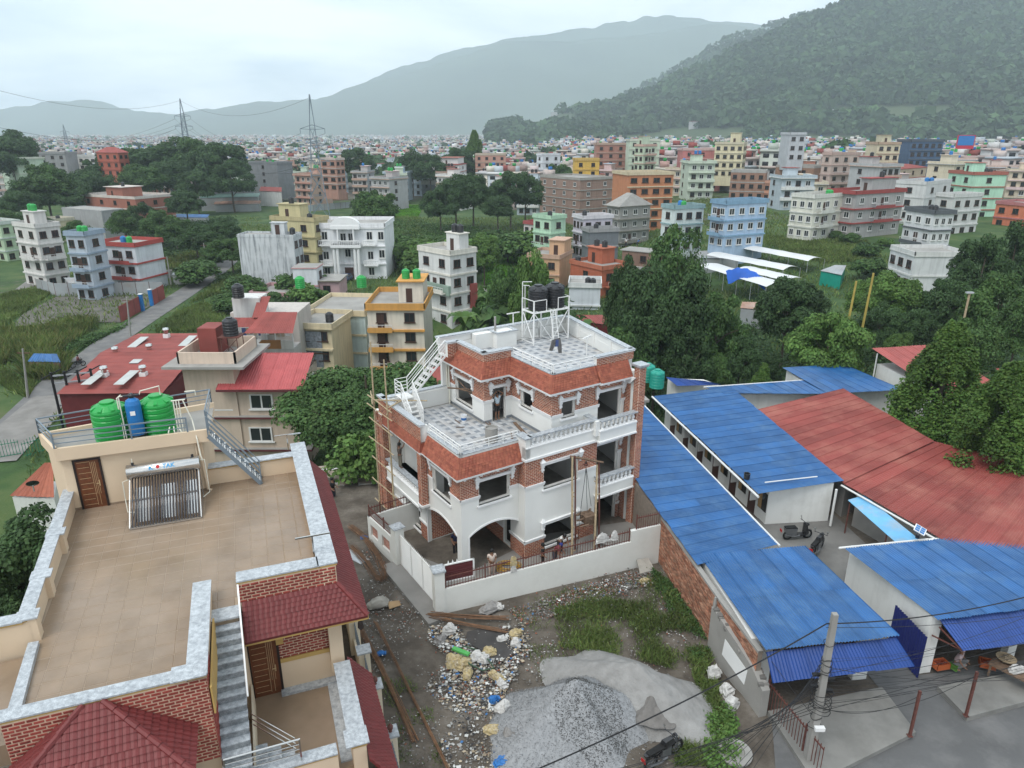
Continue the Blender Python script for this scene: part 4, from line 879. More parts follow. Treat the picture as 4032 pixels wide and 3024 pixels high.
for i,s in enumerate(SK): sack(s[0],s[1],s[2],s[3],s[4],s[5],s[6],'sack',s[7],'sack',s[8],i,GR)
gb = thing('green_board','bright green plastic trough lying across the yellow sacks','board',px(1815,2568,.4),-.5); MB().box(-.42,.42,-.1,.1,0,.1).obj('trough','bag_green',gb)
mat('hose_green',(.05,.09,.055),.5); hz = thing('garden_hose','looped dark green hose lying over the litter pile','hose'); MB().tube([px(1790,2560,.25),px(1830,2545,.3),px(1880,2560,.3),px(1925,2600,.25),px(1945,2630,.2),px(1900,2640,.2),px(1850,2615,.25),px(1815,2585,.3)],.035,7).obj('hose','hose_green',hz)
bl = thing('boulder','pale rounded boulder beside the lane left of the compound wall','boulder',px(1490,2380,0),.4); lump(1.05,.62,.34,50,10,16).obj('rock','stone_pale',bl,True)
cb = thing('cardboard','flattened brown cardboard beside the boulder','cardboard',px(1550,2382,.02),.5); MB().add([(-.3,-.2,0),(.3,-.25,.05),(.35,.2,.02),(-.2,.25,.1),(-.3,-.2,-.01),(.3,-.25,.04),(.35,.2,.01),(-.2,.25,.09)],[(0,1,2,3),(7,6,5,4)]).obj('sheet','card',cb)
slab = thing('broken_slab','tilted broken plaster slab in the weeds by the brick wall','slab',px(2545,2250,0),.5); MB().hull([(-.5,-.1,.1),(.45,-.15,.05),(.5,.5,.4),(-.25,.55,.5)],[(-.5,-.1,.0),(.45,-.15,-.05),(.5,.5,.3),(-.25,.55,.4)]).obj('slab','stone_pale',slab)
mat('mud_wet',(.055,.052,.05),.25,var=.2,vs=2,spec=.5)
pud = P0((1840,2490),(1900,2475),(1990,2500),(2030,2560),(1990,2610),(1930,2600),(1890,2560),(1830,2530)); o = MB().poly([(x,y,.05) for x,y in pud]).obj('puddle','mud_wet'); tag(o,kind='structure')
mat('iron_rod',(.16,.085,.045),.7,var=.3,vs=5,rnd=.3)
def rods(name,label,path,n,spread,z=.06,r=.012,cat='rods'):
 t = thing(name,label,cat)
 for k in range(n):
  o = [px(u,v,z) for u,v in path]; off = Vector((random.uniform(-spread,spread),random.uniform(-spread,spread),random.uniform(0,.08)))
  P = [p + off * (1 + .6 * math.sin(i * 1.7 + k)) for i,p in enumerate(o)]; MB().tube(P,r,5).obj('rod','iron_rod',t)
rods('rebar_coil','looped bundle of rusty reinforcing rods lying by the gate',[(1380,2070),(1440,2120),(1490,2190),(1510,2240),(1512,2275),(1495,2283),(1478,2265),(1440,2210),(1385,2150)],22,.16,.1)
rods('rebar_bundle','bundle of rusty rods running down the lane nearest the cream house',[(1415,2480),(1490,2610),(1560,2760),(1630,2920)],16,.14); rods('rebar_bundle','bundle of long rusty rods running down the lane beside the litter',[(1480,2450),(1560,2610),(1650,2800),(1770,3040)],12,.09)
rods('rebar_bundle','rusty pipes and rods stacked along the foot of the compound wall',[(1690,2420),(1850,2430),(2000,2438)],9,.12,.1,.022); rods('rebar_bundle','rusty rods lying askew before the compound wall',[(1700,2428),(1850,2460),(2000,2490)],6,.1,.08,.018)
mat('tin_sheet',(.45,.47,.48),.35,var=.15,metal=.6,dirt=.4,dcol=(.3,.2,.12)); tn = thing('tin_sheet','pale metal sheet lying on the ground beside the rod coil','metal sheet',px(1395,2190,.03),.9); MB().box(-.3,.3,-.9,.9,0,.02).obj('sheet','tin_sheet',tn)
# planks and waste at the back left of the house
random.seed(21); pw = thing('plank_heap','heap of old formwork boards and torn bags behind the house corner','boards',px(1370,1890,-.3)); mat('old_board',(.30,.25,.20),.9,var=.25,vs=3,rnd=.3)
for k in range(46):
 x,y = random.uniform(-2.8,2.2),random.uniform(-1.4,1.8); a = random.uniform(0,3.1); l,w = random.uniform(.6,1.5),random.uniform(.25,.7); d = Vector((math.cos(a),math.sin(a),random.uniform(-.15,.15)))
 MB().obox((x,y,.1 + max(0,.7 - .3 * math.hypot(x,y)) * random.uniform(.3,1)),d * l,Vector((-d.y,d.x,random.uniform(-.2,.2))) * w,(0,0,.03)).obj('board','old_board' if k % 3 else 'sack_white',pw)
# ================================================================== cream house at the lower left
CO,CR_ = (-17.7,25.0,0.0),rad(20.5)
CM = Matrix.Translation(CO) @ Matrix.Rotation(CR_,4,'Z')
def cw_(p,q,z=0.0): return CM @ Vector((p,-q,z))
cream = thing('cream_house','cream plastered house with tan tiled roof terrace, granite copings and dark red tile roofs','house',CO,CR_)
mat('plaster_cream',(.66,.52,.37),.8,var=.05,vs=.5,dirt=.2,dcol=(.52,.40,.28),ds=.7)
mat('cream_light',(.70,.62,.48),.8,var=.05,vs=.5)
mat('brick_maroon',(.20,.035,.026),.8,var=.2,vs=1.2,rnd=.25,rcol=(.28,.055,.04)); mat('mortar_tan',(.52,.36,.26),.9,var=.1,vs=5)
mat('tile_maroon',(.145,.026,.025),.55,var=.12,vs=2.5,rnd=.06); mat('trim_ochre',(.46,.30,.10),.7,var=.1)
mat('tile_tan',(.245,.178,.12),.24,var=.22,vs=.7,rnd=.035,dirt=.5,dcol=(.31,.245,.19),ds=.3,spec=.45); mat('grout',(.34,.27,.2),.8)
mat('door_wood',(.135,.045,.018),.45,var=.25,vs=7); mat('door_frame',(.022,.014,.012),.6); mat('gold_inlay',(.50,.36,.20),.5)
granite('granite_dark',(.30,.32,.33),(.12,.13,.14))
mat('steel_blue',(.16,.20,.235),.45,var=.08,spec=.5); mat('chrome',(.62,.62,.60),.14,var=.04,metal=1.0)
def cpart(mb,n,m,par=None,**k): return mb.obj(n,m,par or cream,**k)
def q_(a): return tuple((p,-q) for p,q in a)
CW = MB(); mB = MB(); cbr = Pieces(UNIT_BRICK,300); ctl = Pieces(UNIT_TILE,300)
def cfront(q,p0,p1): return Face(p0,-q,p1,-q)
def cleft(p,q0,q1): return Face(p,-q0,p,-q1)
def cright(p,q0,q1): return Face(p,-q1,p,-q0)
def cbp(F,a0,a1,z0,z1,ops=()):
 F.bricks(cbr,a0,a1,z0,z1,ops,bl=.27,bh=.105,gap=.035); t = MB(); F.wall(t,a0,a1,z0,z1,ops,t=.003); mB.add([tuple(Vector(v) + F.n * .003) for v in t.v],t.f)
def ccop(F,a0,a1,z,w=.5,out=.06,m='granite'):
 t = MB(); F.box(t,a0,a1,z - .05,z,-w,out); cpart(t,'coping_stone',m); t = MB(); F.box(t,a0 + .01,a1 - .01,z - .12,z - .05,-w + .06,out - .03); cpart(t,'coping_moulding','trim_ochre')
ZT = 7.6
# main body below the terrace
CW.prism(q_([(.15,-.0),(.78,12.0),(5.45,12.0),(5.45,8.75),(6.3,8.55),(6.3,8.2),(9.3,8.2),(9.3,-.95),(5.2,-.95)]),-.4,ZT - .02)
CW.prism(q_([(-.75,-2.0),(.1,-.2),(5.2,-.2),(5.4,-3.2)]),-.4,9.95)
# deck above the room
t = MB(); t.prism(q_([(-.95,-2.05),(-.02,0),(5.5,.02),(5.65,-3.35)]),9.9,10.18); cpart(t,'roof_slab','plaster_cream')
t = MB()
dk = [(-.95,-2.05),(-.02,0),(5.5,.02),(5.65,-3.35)]
for i in range(4):
 if i == 2: continue
 (a,b),(c,d) = dk[i],dk[(i + 1) % 4]; F = Face(a,-b,c,-d) if i != 3 else Face(c,-d,a,-b)
 F = Face(a,-b,c,-d); F.box(t,0,F.L,10.18,10.42,-.14,0)
cpart(t,'roof_kerb','plaster_cream'); t = MB(); t.poly([(p,-q,10.185) for p,q in dk]); cpart(t,'roof_deck','concrete')
# floor tiles of the terrace
t = MB(); fl = q_([(.1,-.2),(5.2,-.2),(5.2,-.9),(8.85,-.9),(8.85,8.1),(6.3,8.1),(6.3,8.6),(5.4,8.6),(5.0,8.0),(5.0,11.8),(.78,11.8)]); t.prism(fl,ZT - .02,ZT); cpart(t,'terrace_bed','grout')
ft = Pieces(UNIT_BRICK,300); ts_ = .56
for i in range(18):
 for j in range(24):
  p,q = ts_ * (i + .5) + .02,ts_ * (j + .5) - .85
  if inside(p,-q,fl): ft.add((p,-q,ZT),(ts_ - .008,0,0),(0,ts_ - .008,0),(0,0,.010))
ft.done('floor_tile','floor_tiles','tile_tan',cream,CM)
# parapets
def par(F,a0,a1,z0=ZT,z1=8.4,t=.3,w=.5): F.box(CW,a0,a1,z0,z1 - .12,-t,0); ccop(F,a0 - .03,a1 + .03,z1,w,.1)
Frr = Face(9.42,-8.5,9.28,1.9); Frr.box(CW,0,10.4,4.0,8.33,-.46,0); ccop(Frr,-.02,10.45,8.45,.58,.07)
Fbb = Face(9.28,.9,5.2,.9); Fbb.box(CW,.4,4.1,ZT - .3,8.33,-.2,.1); Fbb.box(CW,.4,4.1,ZT - .3,8.3,-.25,.15); ccop(Fbb,.5,4.1,8.44,.34,.16)
Ff = cfront(8.5,6.3,9.4); Ff.box(CW,.02,2.65,ZT - .3,8.33,-.5,-.01); ccop(Ff,-.0,2.58,8.45,.55,.03); cbp(Ff,.0,3.1,7.62,8.3)
Fi = cright(5.48,7.65,12.25); Fi.box(CW,.09,4.58,7.0,8.07,-.48,-.01); ccop(Fi,-.0,4.55,8.2,.52,.04)
Ffr = cfront(12.2,.7,5.48); Ffr.box(CW,.05,4.28,6.0,8.05,-.36,-.01); ccop(Ffr,-.5,4.25,8.17,.42,.03); cbp(Ffr,0,4.78,5.2,8.02); cbp(Fi,.0,1.2,4.5,8.0)
t = MB(); Ffr.box(t,3.9,4.8,8.17,8.21,-.5,.12); cpart(t,'coping_stone','granite')
t = MB(); t.bar((5.55,-9.2,7.3),(5.55,-12.3,7.3),.05,.9); cpart(t,'string_course','trim_ochre')
fl_pts = [(.02,-.15),(.14,2.0),(.3,4.6),(.46,8.2)]
Fl = Face(-.06,.15,.3,-8.3); Fl.box(CW,0,Fl.L,ZT - 4,8.33,-.26,0); ccop(Fl,-.35,Fl.L,8.45,.34,.08)
for a in (3.2,6.0,Fl.L - .2): Fl.box(CW,a - .2,a + .2,ZT,8.4,-.42,-.2); t = MB(); Fl.box(t,a - .25,a + .25,8.405,8.457,-.48,.12); cpart(t,'coping_stone','granite')
Fl2 = Face(-2.6,-8.3,.35,-8.3); Fl2.box(CW,0,2.9,ZT - 3,8.3,-.3,0); ccop(Fl2,0,3.0,8.44,.4,.08)
t = MB(); t.prism(q_([(.45,8.5),(.72,8.5),(.95,11.9),(.62,11.9)]),ZT - .4,ZT + .16); cpart(t,'kerb_stone','granite'); t = MB(); t.prism(q_([(-2.6,8.45),(.45,8.45),(.62,12),(-2.6,12)]),6.6,ZT - .35); cpart(t,'side_terrace','tile_tan')
t = MB(); t.box(-2.2,-.6,-12.4,-11.4,7,8.2); cpart(t,'side_wall','cream_light')
t = MB(); cfront(-.2,.15,5.2).box(t,0,.3,ZT,ZT + .1,0,.012); cfront(-.2,.15,5.2).box(t,1.25,5.0,ZT,ZT + .1,0,.012); cpart(t,'skirting','tile_tan')
# room door
def door(F,a0,a1,z0,z1,par_,rows=9):
 t = MB(); F.box(t,a0 - .08,a0,z0,z1 + .08,-.05,.05); F.box(t,a1,a1 + .08,z0,z1 + .08,-.05,.05); F.box(t,a0,a1,z1,z1 + .08,-.05,.05); t.obj('door_frame','door_frame',par_)
 t = MB(); F.box(t,a0,a1,z0,z1,-.02,.025); d = t.obj('door','door_wood',par_)
 t = MB(); w = a1 - a0
 for k in range(rows): z = z0 + (z1 - z0) * (k + .7) / rows; F.box(t,a0 + .06,a0 + w * (.55 if k % 2 else .62),z,z + .012,.025,.031)
 for k in range(4): F.box(t,a0 + w * (.62 + .07 * k),a0 + w * (.62 + .07 * k) + .012,z0 + .1 + (.5 if k % 2 else 0),z1 - .08,.025,.031)
 t.obj('inlay','gold_inlay',d); t = MB(); F.box(t,a1 - .12,a1 - .09,z0 + .95,z0 + 1.2,.025,.06); F.box(t,a1 - .22,a1 - .1,z0 + 1.05,z0 + 1.08,.05,.07); t.obj('handle','gold_inlay',d)
Frm = cfront(-.2,.1,5.2); door(Frm,.42,1.25,ZT,9.7,cream)
# lower terrace with door, at the right
t = MB(); t.prism(q_([(6.3,8.2),(9.1,8.2),(9.1,12.2),(5.5,12.2)]),3.3,3.5); cpart(t,'lower_terrace','tile_tan'); t = MB(); F = cfront(8.2,6.3,9.3); F.box(t,.9,2.75,3.5,3.6,0,.3); cright(0,0,1); t.box(8.75,9.1,-12.0,-8.5,3.5,3.56); cpart(t,'threshold_stone','granite')
Fd = cfront(8.2,6.3,9.42); door(Fd,.05,.92,3.5,5.82,cream,10); cbp(Fd,0,3.0,4.85,7.2,[(-.05,1.0,3.5,5.95)])
t = MB(); Fd.box(t,1.0,3.05,4.72,4.88,.0,.06); cpart(t,'belt_course','trim_ochre'); t = MB(); Fd.box(t,-.05,1.05,5.93,6.03,0,.08); cpart(t,'belt_course','trim_ochre')
t = MB(); a = 1.05; Fd.box(t,a - .12,a + .12,5.55,6.1,0,.13); t.add([Fd.p(a - .2,6.1,0),Fd.p(a + .2,6.1,0),Fd.p(a + .2,6.1,.2),Fd.p(a - .2,6.1,.2),Fd.p(a,6.32,.05)],[(0,4,1),(1,4,2),(2,4,3),(3,4,0),(0,1,2,3)]); cpart(t,'door_bracket','trim_ochre')
Flo = cright(9.5,8.8,12.55); Flo.box(CW,0,3.75,2.5,4.48,-.4,0); ccop(Flo,0,3.8,4.6,.5,.06); Flo2 = cfront(12.55,5.6,9.5); Flo2.box(CW,0,3.05,2.0,4.38,-.3,-.01); ccop(Flo2,0,3.05,4.5,.42,.02)
t = MB(); Flo.box(t,-.05,.65,4.6,4.64,-.6,.1); cpart(t,'coping_stone','granite')
CW.prism(q_([(5.5,12.5),(9.48,12.5),(9.48,8.2),(5.5,8.2)]),-.4,3.3)
# steps
for k in range(14):
 z,q = ZT - .205 * (k + 1),8.6 + .55 + .255 * k; t = MB(); t.box(5.5,6.28,-q - .3,-q,z - .2,z - .03); cpart(t,'riser','granite_dark'); t = MB(); t.box(5.49,6.29,-q - .29,-q + .02,z - .03,z); cpart(t,'tread','granite')
t = MB(); t.box(5.46,6.3,-9.17,-8.55,ZT - .05,ZT + .015); cpart(t,'landing_stone','granite')
for k in range(3): t = MB(); t.box(6.3 + .38 * k,6.68 + .38 * k,-12.1 + .1 * k,-11.2,3.5,4.3 - .25 * k); cpart(t,'lower_step','granite')
t = MB(); t.box(6.28,6.34,-12.2,-8.6,3.3,4.4); cpart(t,'stair_wall','cream_light')
t = MB()
for h in (0,.18,.36,.54): t.tube([(5.55,-12.42,4.75 + h),(7.62,-12.42,4.75 + h)],.03 if h == .54 else .02,8)
for p in (5.55,7.62): t.bar((p,-12.42,4.5),(p,-12.42,5.3),.05)
for h in (.1,.3,.5): t.tube([(7.5,-12.3,4.75 + h),(6.35,-11.0,4.85 + h)],.018,6)
cpart(t,'stair_rail','chrome'); t = MB(); t.bar((6.34,-8.55,8.35),(6.34,-11.2,6.2),.05,.06); cpart(t,'handrail','steel_white')
# red tile roofs
def croof(P0,P1,Q0,Q1,rows,tw=.165,th=.05):
 a,b,c,d = [Vector((p,-q,z)) for p,q,z in (P0,P1,Q0,Q1)]
 t = MB(); dn = Vector((0,0,-.08)); t.hull([a,b,d,c],[a + dn,b + dn,d + dn,c + dn]); fixn(cpart(t,'roof_slope','tile_maroon'))
 ax = (d - c).normalized(); n = ax.cross(a - c).normalized(); n = n if n.z > 0 else -n; up = n.cross(ax).normalized(); up = up if up.z > 0 else -up
 for i in range(rows):
  f = (i + .5) / rows; l,r = c.lerp(a,f),d.lerp(b,f); W = (r - l).length; m_ = max(1,round(W / tw)); w = W / m_; eh = ((a - c).dot(up)) / rows
  for j in range(m_): ctl.add(l + (r - l).normalized() * w * (j + .5) + n * .005,ax * w,up * eh,n * random.uniform(th * .8,th))
def cridge(p,q,r=.09):
 p,q = Vector((p[0],-p[1],p[2])),Vector((q[0],-q[1],q[2])); n = max(2,int((q - p).length / .36))
 for i in range(n): t = MB(); t.tube([p.lerp(q,i / n) + Vector((0,0,.03)),p.lerp(q,(i + 1.1) / n)],r,7,r2=r * .9); cpart(t,'ridge_tile','tile_maroon')
croof((6.38,8.5,7.62),(9.42,8.5,7.62),(6.33,9.25,6.62),(10.25,9.25,6.62),8); croof((9.42,8.5,7.62),(9.3,-2.1,7.62),(10.25,9.25,6.62),(10.15,-2.1,6.62),8); cridge((10.25,9.25,6.62),(9.42,8.5,7.62))
croof((9.52,12.9,4.3),(9.52,8.2,4.3),(10.35,13.2,3.3),(10.3,8.2,3.3),6)
croof((2.5,12.22,8.05),(3.0,12.22,8.05),(.45,13.9,6.55),(5.05,13.9,6.55),12); croof((3.0,12.22,8.05),(3.0,12.21,8.05),(5.05,13.9,6.55),(5.05,12.22,6.55),12); croof((2.5,12.21,8.05),(2.5,12.22,8.05),(.45,12.22,6.55),(.45,13.9,6.55),9)
cridge((5.05,13.9,6.55),(3.0,12.22,8.05)); cridge((.45,13.9,6.55),(2.5,12.22,8.05))
croof((7.3,12.6,3.95),(7.5,12.6,3.95),(5.9,14.2,3.0),(9.4,14.2,3.0),6); croof((7.5,12.6,3.95),(7.5,12.59,3.95),(9.4,14.2,3.0),(9.4,12.6,3.0),6); cridge((9.4,14.2,3.0),(7.5,12.6,3.95))
t = MB(); cfront(9.25,6.33,10.25).box(t,0,3.95,6.46,6.58,-.8,-.02); t.box(9.3,10.2,-9.2,2.0,6.46,6.58); cpart(t,'eave_board','trim_ochre')
t = MB(); t.box(.6,4.95,-13.8,-12.2,6.35,6.5); cpart(t,'eave_board','trim_ochre'); t = MB(); t.box(.8,4.8,-13.5,-12.2,3.0,6.35); cpart(t,'porch_wall','cream_light')
cpart(CW,'wall','plaster_cream'); tag(cpart(mB,'mortar_bed','mortar_tan'),kind='stuff'); cbr.done('brick','brick_courses','brick_maroon',cream,CM); ctl.done('roof_tile','roof_tile_courses','tile_maroon',cream,CM)
# hanging lantern, downpipes
t = MB(); t.lathe([(.03,0),(.09,-.1),(.1,-.3),(.05,-.38)],8,(10.0,-9.1,6.4)); cpart(t,'lantern','door_frame')
t = MB(); t.tube([(5.05,.1,9.9),(5.15,.12,7.7),(5.3,.1,7.62)],.05,8); t.tube([(4.95,.15,9.9),(4.95,.12,9.0)],.035,6); cpart(t,'downpipe','plaster_cream')
# deck railing and stair
t = MB(); rp = [(5.6,-3.3),(5.45,-.1)]
for P in ([(-.9,-2.0),(0,-.05),(2.7,-.03),(4.75,-.02)],[(5.58,-3.3),(5.45,-.6)],[(-.9,-2.0),(1.0,-2.4),(5.58,-3.3)]):
 for (a,b),(c,d) in zip(P[:-1],P[1:]):
  for h in (.2,.4,.62): t.bar((a,-b,10.42 + h),(c,-d,10.42 + h),.05 if h > .6 else .03)
 for a,b in P: t.bar((a,-b,10.3),(a,-b,11.05),.055)
cpart(t,'deck_railing','steel_blue')
t = MB(); h0,h1 = Vector((5.5,.25,10.15)),Vector((7.3,.25,7.62))
for s_ in (-.32,.32): t.bar(h0 + Vector((0,s_,0)),h1 + Vector((0,s_,0)),.05,.16)
for s_ in (-.32,.32):
 for hh in (.35,.6,.85): t.bar(h0 + Vector((0,s_,hh)),h1 + Vector((0,s_,hh)),.03)
 for f in (0,1): t.bar(h0.lerp(h1,f) + Vector((0,s_,0)),h0.lerp(h1,f) + Vector((0,s_,.87)),.05)
cpart(t,'steel_stair','steel_blue')
for k in range(10):
 c = h0.lerp(h1,(k + .7) / 10.4); t = MB()
 for d in (-.08,0,.08): t.box(c.x + d - .025,c.x + d + .025,c.y - .3,c.y + .3,c.z - .0,c.z + .03)
 t.box(c.x - .11,c.x + .11,c.y - .32,c.y - .29,c.z,c.z + .03); cpart(t,'stair_tread','steel_white')
# ---- tanks, filter, solar heater on the cream house
for k,(p,q) in enumerate(((1.9,-1.0),(3.65,-1.15))):
 water_tank('water_tank',['bright green water tank left of the blue filter cylinder','bright green water tank right of the blue filter cylinder'][k],cw_(p,q,10.19),.66,1.62,'tank_green','green tanks on the cream house',8,.4 * k,'tank_green',6)
fv = thing('filter_vessel','tall blue pressure filter cylinder between the two green tanks','filter',cw_(2.86,-.62,10.19),CR_)
MB().lathe([(.29,0),(.30,.02),(.30,.2),(.29,.21)],20).obj('base_ring','tank_black',fv); MB().lathe([(.28,.2),(.29,.3),(.29,1.5),(.24,1.66),(.12,1.74),(.07,1.78)],20).obj('vessel','tank_blue',fv)
MB().lathe([(.09,1.76),(.12,1.8),(.12,1.88),(.06,1.95)],10).obj('valve_head','tank_black',fv); t = MB(); t.tube([(-.3,0,1.86),(.3,0,1.86)],.045,6); t.obj('valve_arm','tank_black',fv); MB().box(-.1,.08,-.297,-.288,1.1,1.28).obj('sticker','trim_white',fv)
pp = thing('pvc_pipes','cream plastic pipework looping over the filter and green tanks','pipes',cw_(2.86,-.62,10.19),CR_)
for P in ([(-.3,0,1.86),(-.45,-.02,1.86),(-.42,-.1,.1)],[(-.36,.02,1.92),(-.52,0,1.8),(-.5,-.1,.1)],[(.3,0,1.86),(.35,0,2.0),(1.0,.4,2.0),(1.0,.4,1.5)],[(1.5,-.2,1.5),(1.5,-.2,.1)],[(1.6,-.2,1.5),(1.6,-.2,.1)],[(1.7,-.2,1.5),(1.7,-.2,.1)],[(1.42,-.2,1.5),(1.95,-.2,1.5)],[(1.85,-.2,1.5),(2.1,-.3,.6),(2.2,-.7,-.1),(2.25,-.85,-.8),(2.3,-.9,-1.0)],
          [(1.2,-.1,.35),(1.1,-.5,.05)],[(1.35,-.1,.35),(1.4,-.55,.05)],[(1.5,-.1,.3),(1.75,-.5,.05)],[(1.9,.5,1.6),(2.3,.5,1.6),(2.3,.5,1.4)]): MB().tube(P,.026,6).obj('pipe','pvc',pp)
sh_ = thing('solar_heater','solar water heater with steel tank lettered KOTAK and glass tubes on the terrace','solar heater',cw_(2.45,.3,ZT),CR_)
mat('tube_dark',(.05,.045,.05),.08,var=.05,spec=.8); mat('heater_steel',(.58,.57,.55),.22,var=.05,metal=.9); mat('logo_blue',(.02,.27,.55),.5); mat('logo_red',(.45,.02,.02),.5)
TZ,TR = 1.55,.29
t = MB(); pts = [(0,0),(.0,0)]; t.tube([(-.1,0,TZ),(-.09,0,TZ),(2.58,0,TZ),(2.6,0,TZ)],[TR * .9,TR,TR,TR * .9],28); t.obj('tank','heater_steel',sh_,True)
foot = Vector((0,-1.95,.05))
mt = MB().tube([(0,-.1,TZ - .2),(0,foot.y,.09)],.030,7).mesh('glass_tube','tube_dark',True)
for k in range(24): link('glass_tube',mt,sh_,loc=(.08 + 2.36 * k / 23,0,0))
t = MB(); t.bar((-.02,foot.y,.06),(2.52,foot.y,.06),.09,.07)
for x in (-.02,2.52): t.bar((x,-.05,TZ - .15),(x,foot.y,.05),.04); t.bar((x,.2,0),(x,.05,TZ - .1),.04); t.bar((x,.2,.02),(x,foot.y,.02),.035)
t.bar((-.02,-.95,.75),(2.52,-.95,.75),.05,.03); t.obj('frame','heater_steel',sh_)
for k in range(20): MB().obox((.2 + 2.2 * k / 19,-1.1,.6),(.05,0,0),Vector((0,-1.7,-1.22)).normalized() * 1.5,(0,.01,.014)).obj('reflector_strip','chrome',sh_)
t = MB(); t.tube([(-.05,0,TZ - .3),(-.3,-.1,TZ - .35),(-.3,-.2,.5),(-.25,-.5,.05),(0,-.6,.05)],.02,6); t.tube([(2.6,0,TZ + .1),(2.78,0,TZ + .1),(2.8,-.1,.6),(2.8,-.1,.2),(2.55,-.3,.1)],.02,6); t.tube([(.15,0,TZ + TR),(.15,0,TZ + .55)],.02,6); t.obj('water_pipe','pvc',sh_)
t = MB(); t.lathe([(.06,0),(.05,.12)],8,(.15,0,TZ + TR - .02)); t.lathe([(.06,0),(.05,.12)],8,(2.35,0,TZ + TR - .02)); t.obj('valve','tank_black',sh_)
def text_mesh(txt,size):
 cu = bpy.data.curves.new('lettering','FONT'); cu.body = txt; cu.size = size; cu.align_x = 'LEFT'; cu.offset = size * .018; o = bpy.data.objects.new('lettering',cu); C.objects.link(o); dg = bpy.context.evaluated_depsgraph_get(); me = bpy.data.meshes.new_from_object(o.evaluated_get(dg)); bpy.data.objects.remove(o); return me
def on_tank(me,x0,m,name):
 for v in me.vertices: a = (v.co.y + .0) / TR + .32; x = v.co.x; v.co = (x0 + x,-math.cos(a) * (TR + .016),TZ + math.sin(a) * (TR + .016))
 me.materials.clear(); me.materials.append(MATS[m]); link(name,me,sh_)
on_tank(text_mesh('K',.24),.72,'logo_blue','lettering'); on_tank(text_mesh('TAK',.24),1.22,'logo_blue','lettering')
def disc(r0,r1,n,spikes=False):
 me = bpy.data.meshes.new('logo'); vs_ = [(.0,.085,0)] + [((r0 if (i % 2 and spikes) else r1) * math.cos(2 * math.pi * i / n),.085 + (r0 if (i % 2 and spikes) else r1) * math.sin(2 * math.pi * i / n),0) for i in range(n)]; me.from_pydata(vs_,[],[(0,1 + i,1 + (i + 1) % n) for i in range(n)]); return me
on_tank(disc(.075,.12,24,True),1.06,'trim_white','sun_logo'); TR += .003; on_tank(disc(.07,.07,20),1.06,'logo_red','sun_logo')
# T-shaped posts on the parapet
for p,q,z,h,lb in ((8.6,-1.6,8.3,.75,'metal T-shaped post at the far corner of the cream terrace parapet'),(8.8,7.75,ZT,1.55,'metal T-shaped post at the near right corner of the cream terrace')):
 t_ = thing('drying_post',lb,'post',cw_(p,q,z),CR_); MB().bar((0,0,0),(0,0,h),.05).obj('post','chrome',t_); MB().bar((-.55,0,h),(.6,.0,h),.05).obj('crossbar','chrome',t_)
# street wall of the cream house
sw = thing('street_wall','cream boundary piers with granite caps and blue bar fence along the lane','wall',CO,CR_)
for k,q in enumerate((.3,2.68,4.98,7.12,9.63,12.0,14.4)):
 p = 10.41 + .036 * (q - 2.68); MB().box(p - .25,p + .2,-q - .22,-q + .22,-.3,1.75).obj('pier','cream_light',sw); MB().box(p - .32,p + .27,-q - .29,-q + .29,1.75,1.82).obj('pier_cap','granite',sw)
 if k in (3,4,5): t = MB(); t.lathe([(.07,0),(.04,.05),(.1,.12),(.11,.22),(.05,.3),(.02,.36)],10,(p,-q,1.82)); t.obj('lamp','rust_steel',sw)
 if k: MB().box(p - .2,p + .02,-q + .22,-q + 2.15,-.3,.75).obj('low_wall','cream_light',sw); t = MB(); t.bar((p - .1,-q + .22,1.5),(p - .1,-q + 2.2,1.5),.04); t.obj('fence_rail','steel_blue',sw)
 if k:
  mbar = MB().bar((0,0,0),(0,0,.95),.025).mesh('bar','steel_blue')
  for i in range(12): link('bar',mbar,sw,loc=(p - .1,-q + .32 + .155 * i,.75))
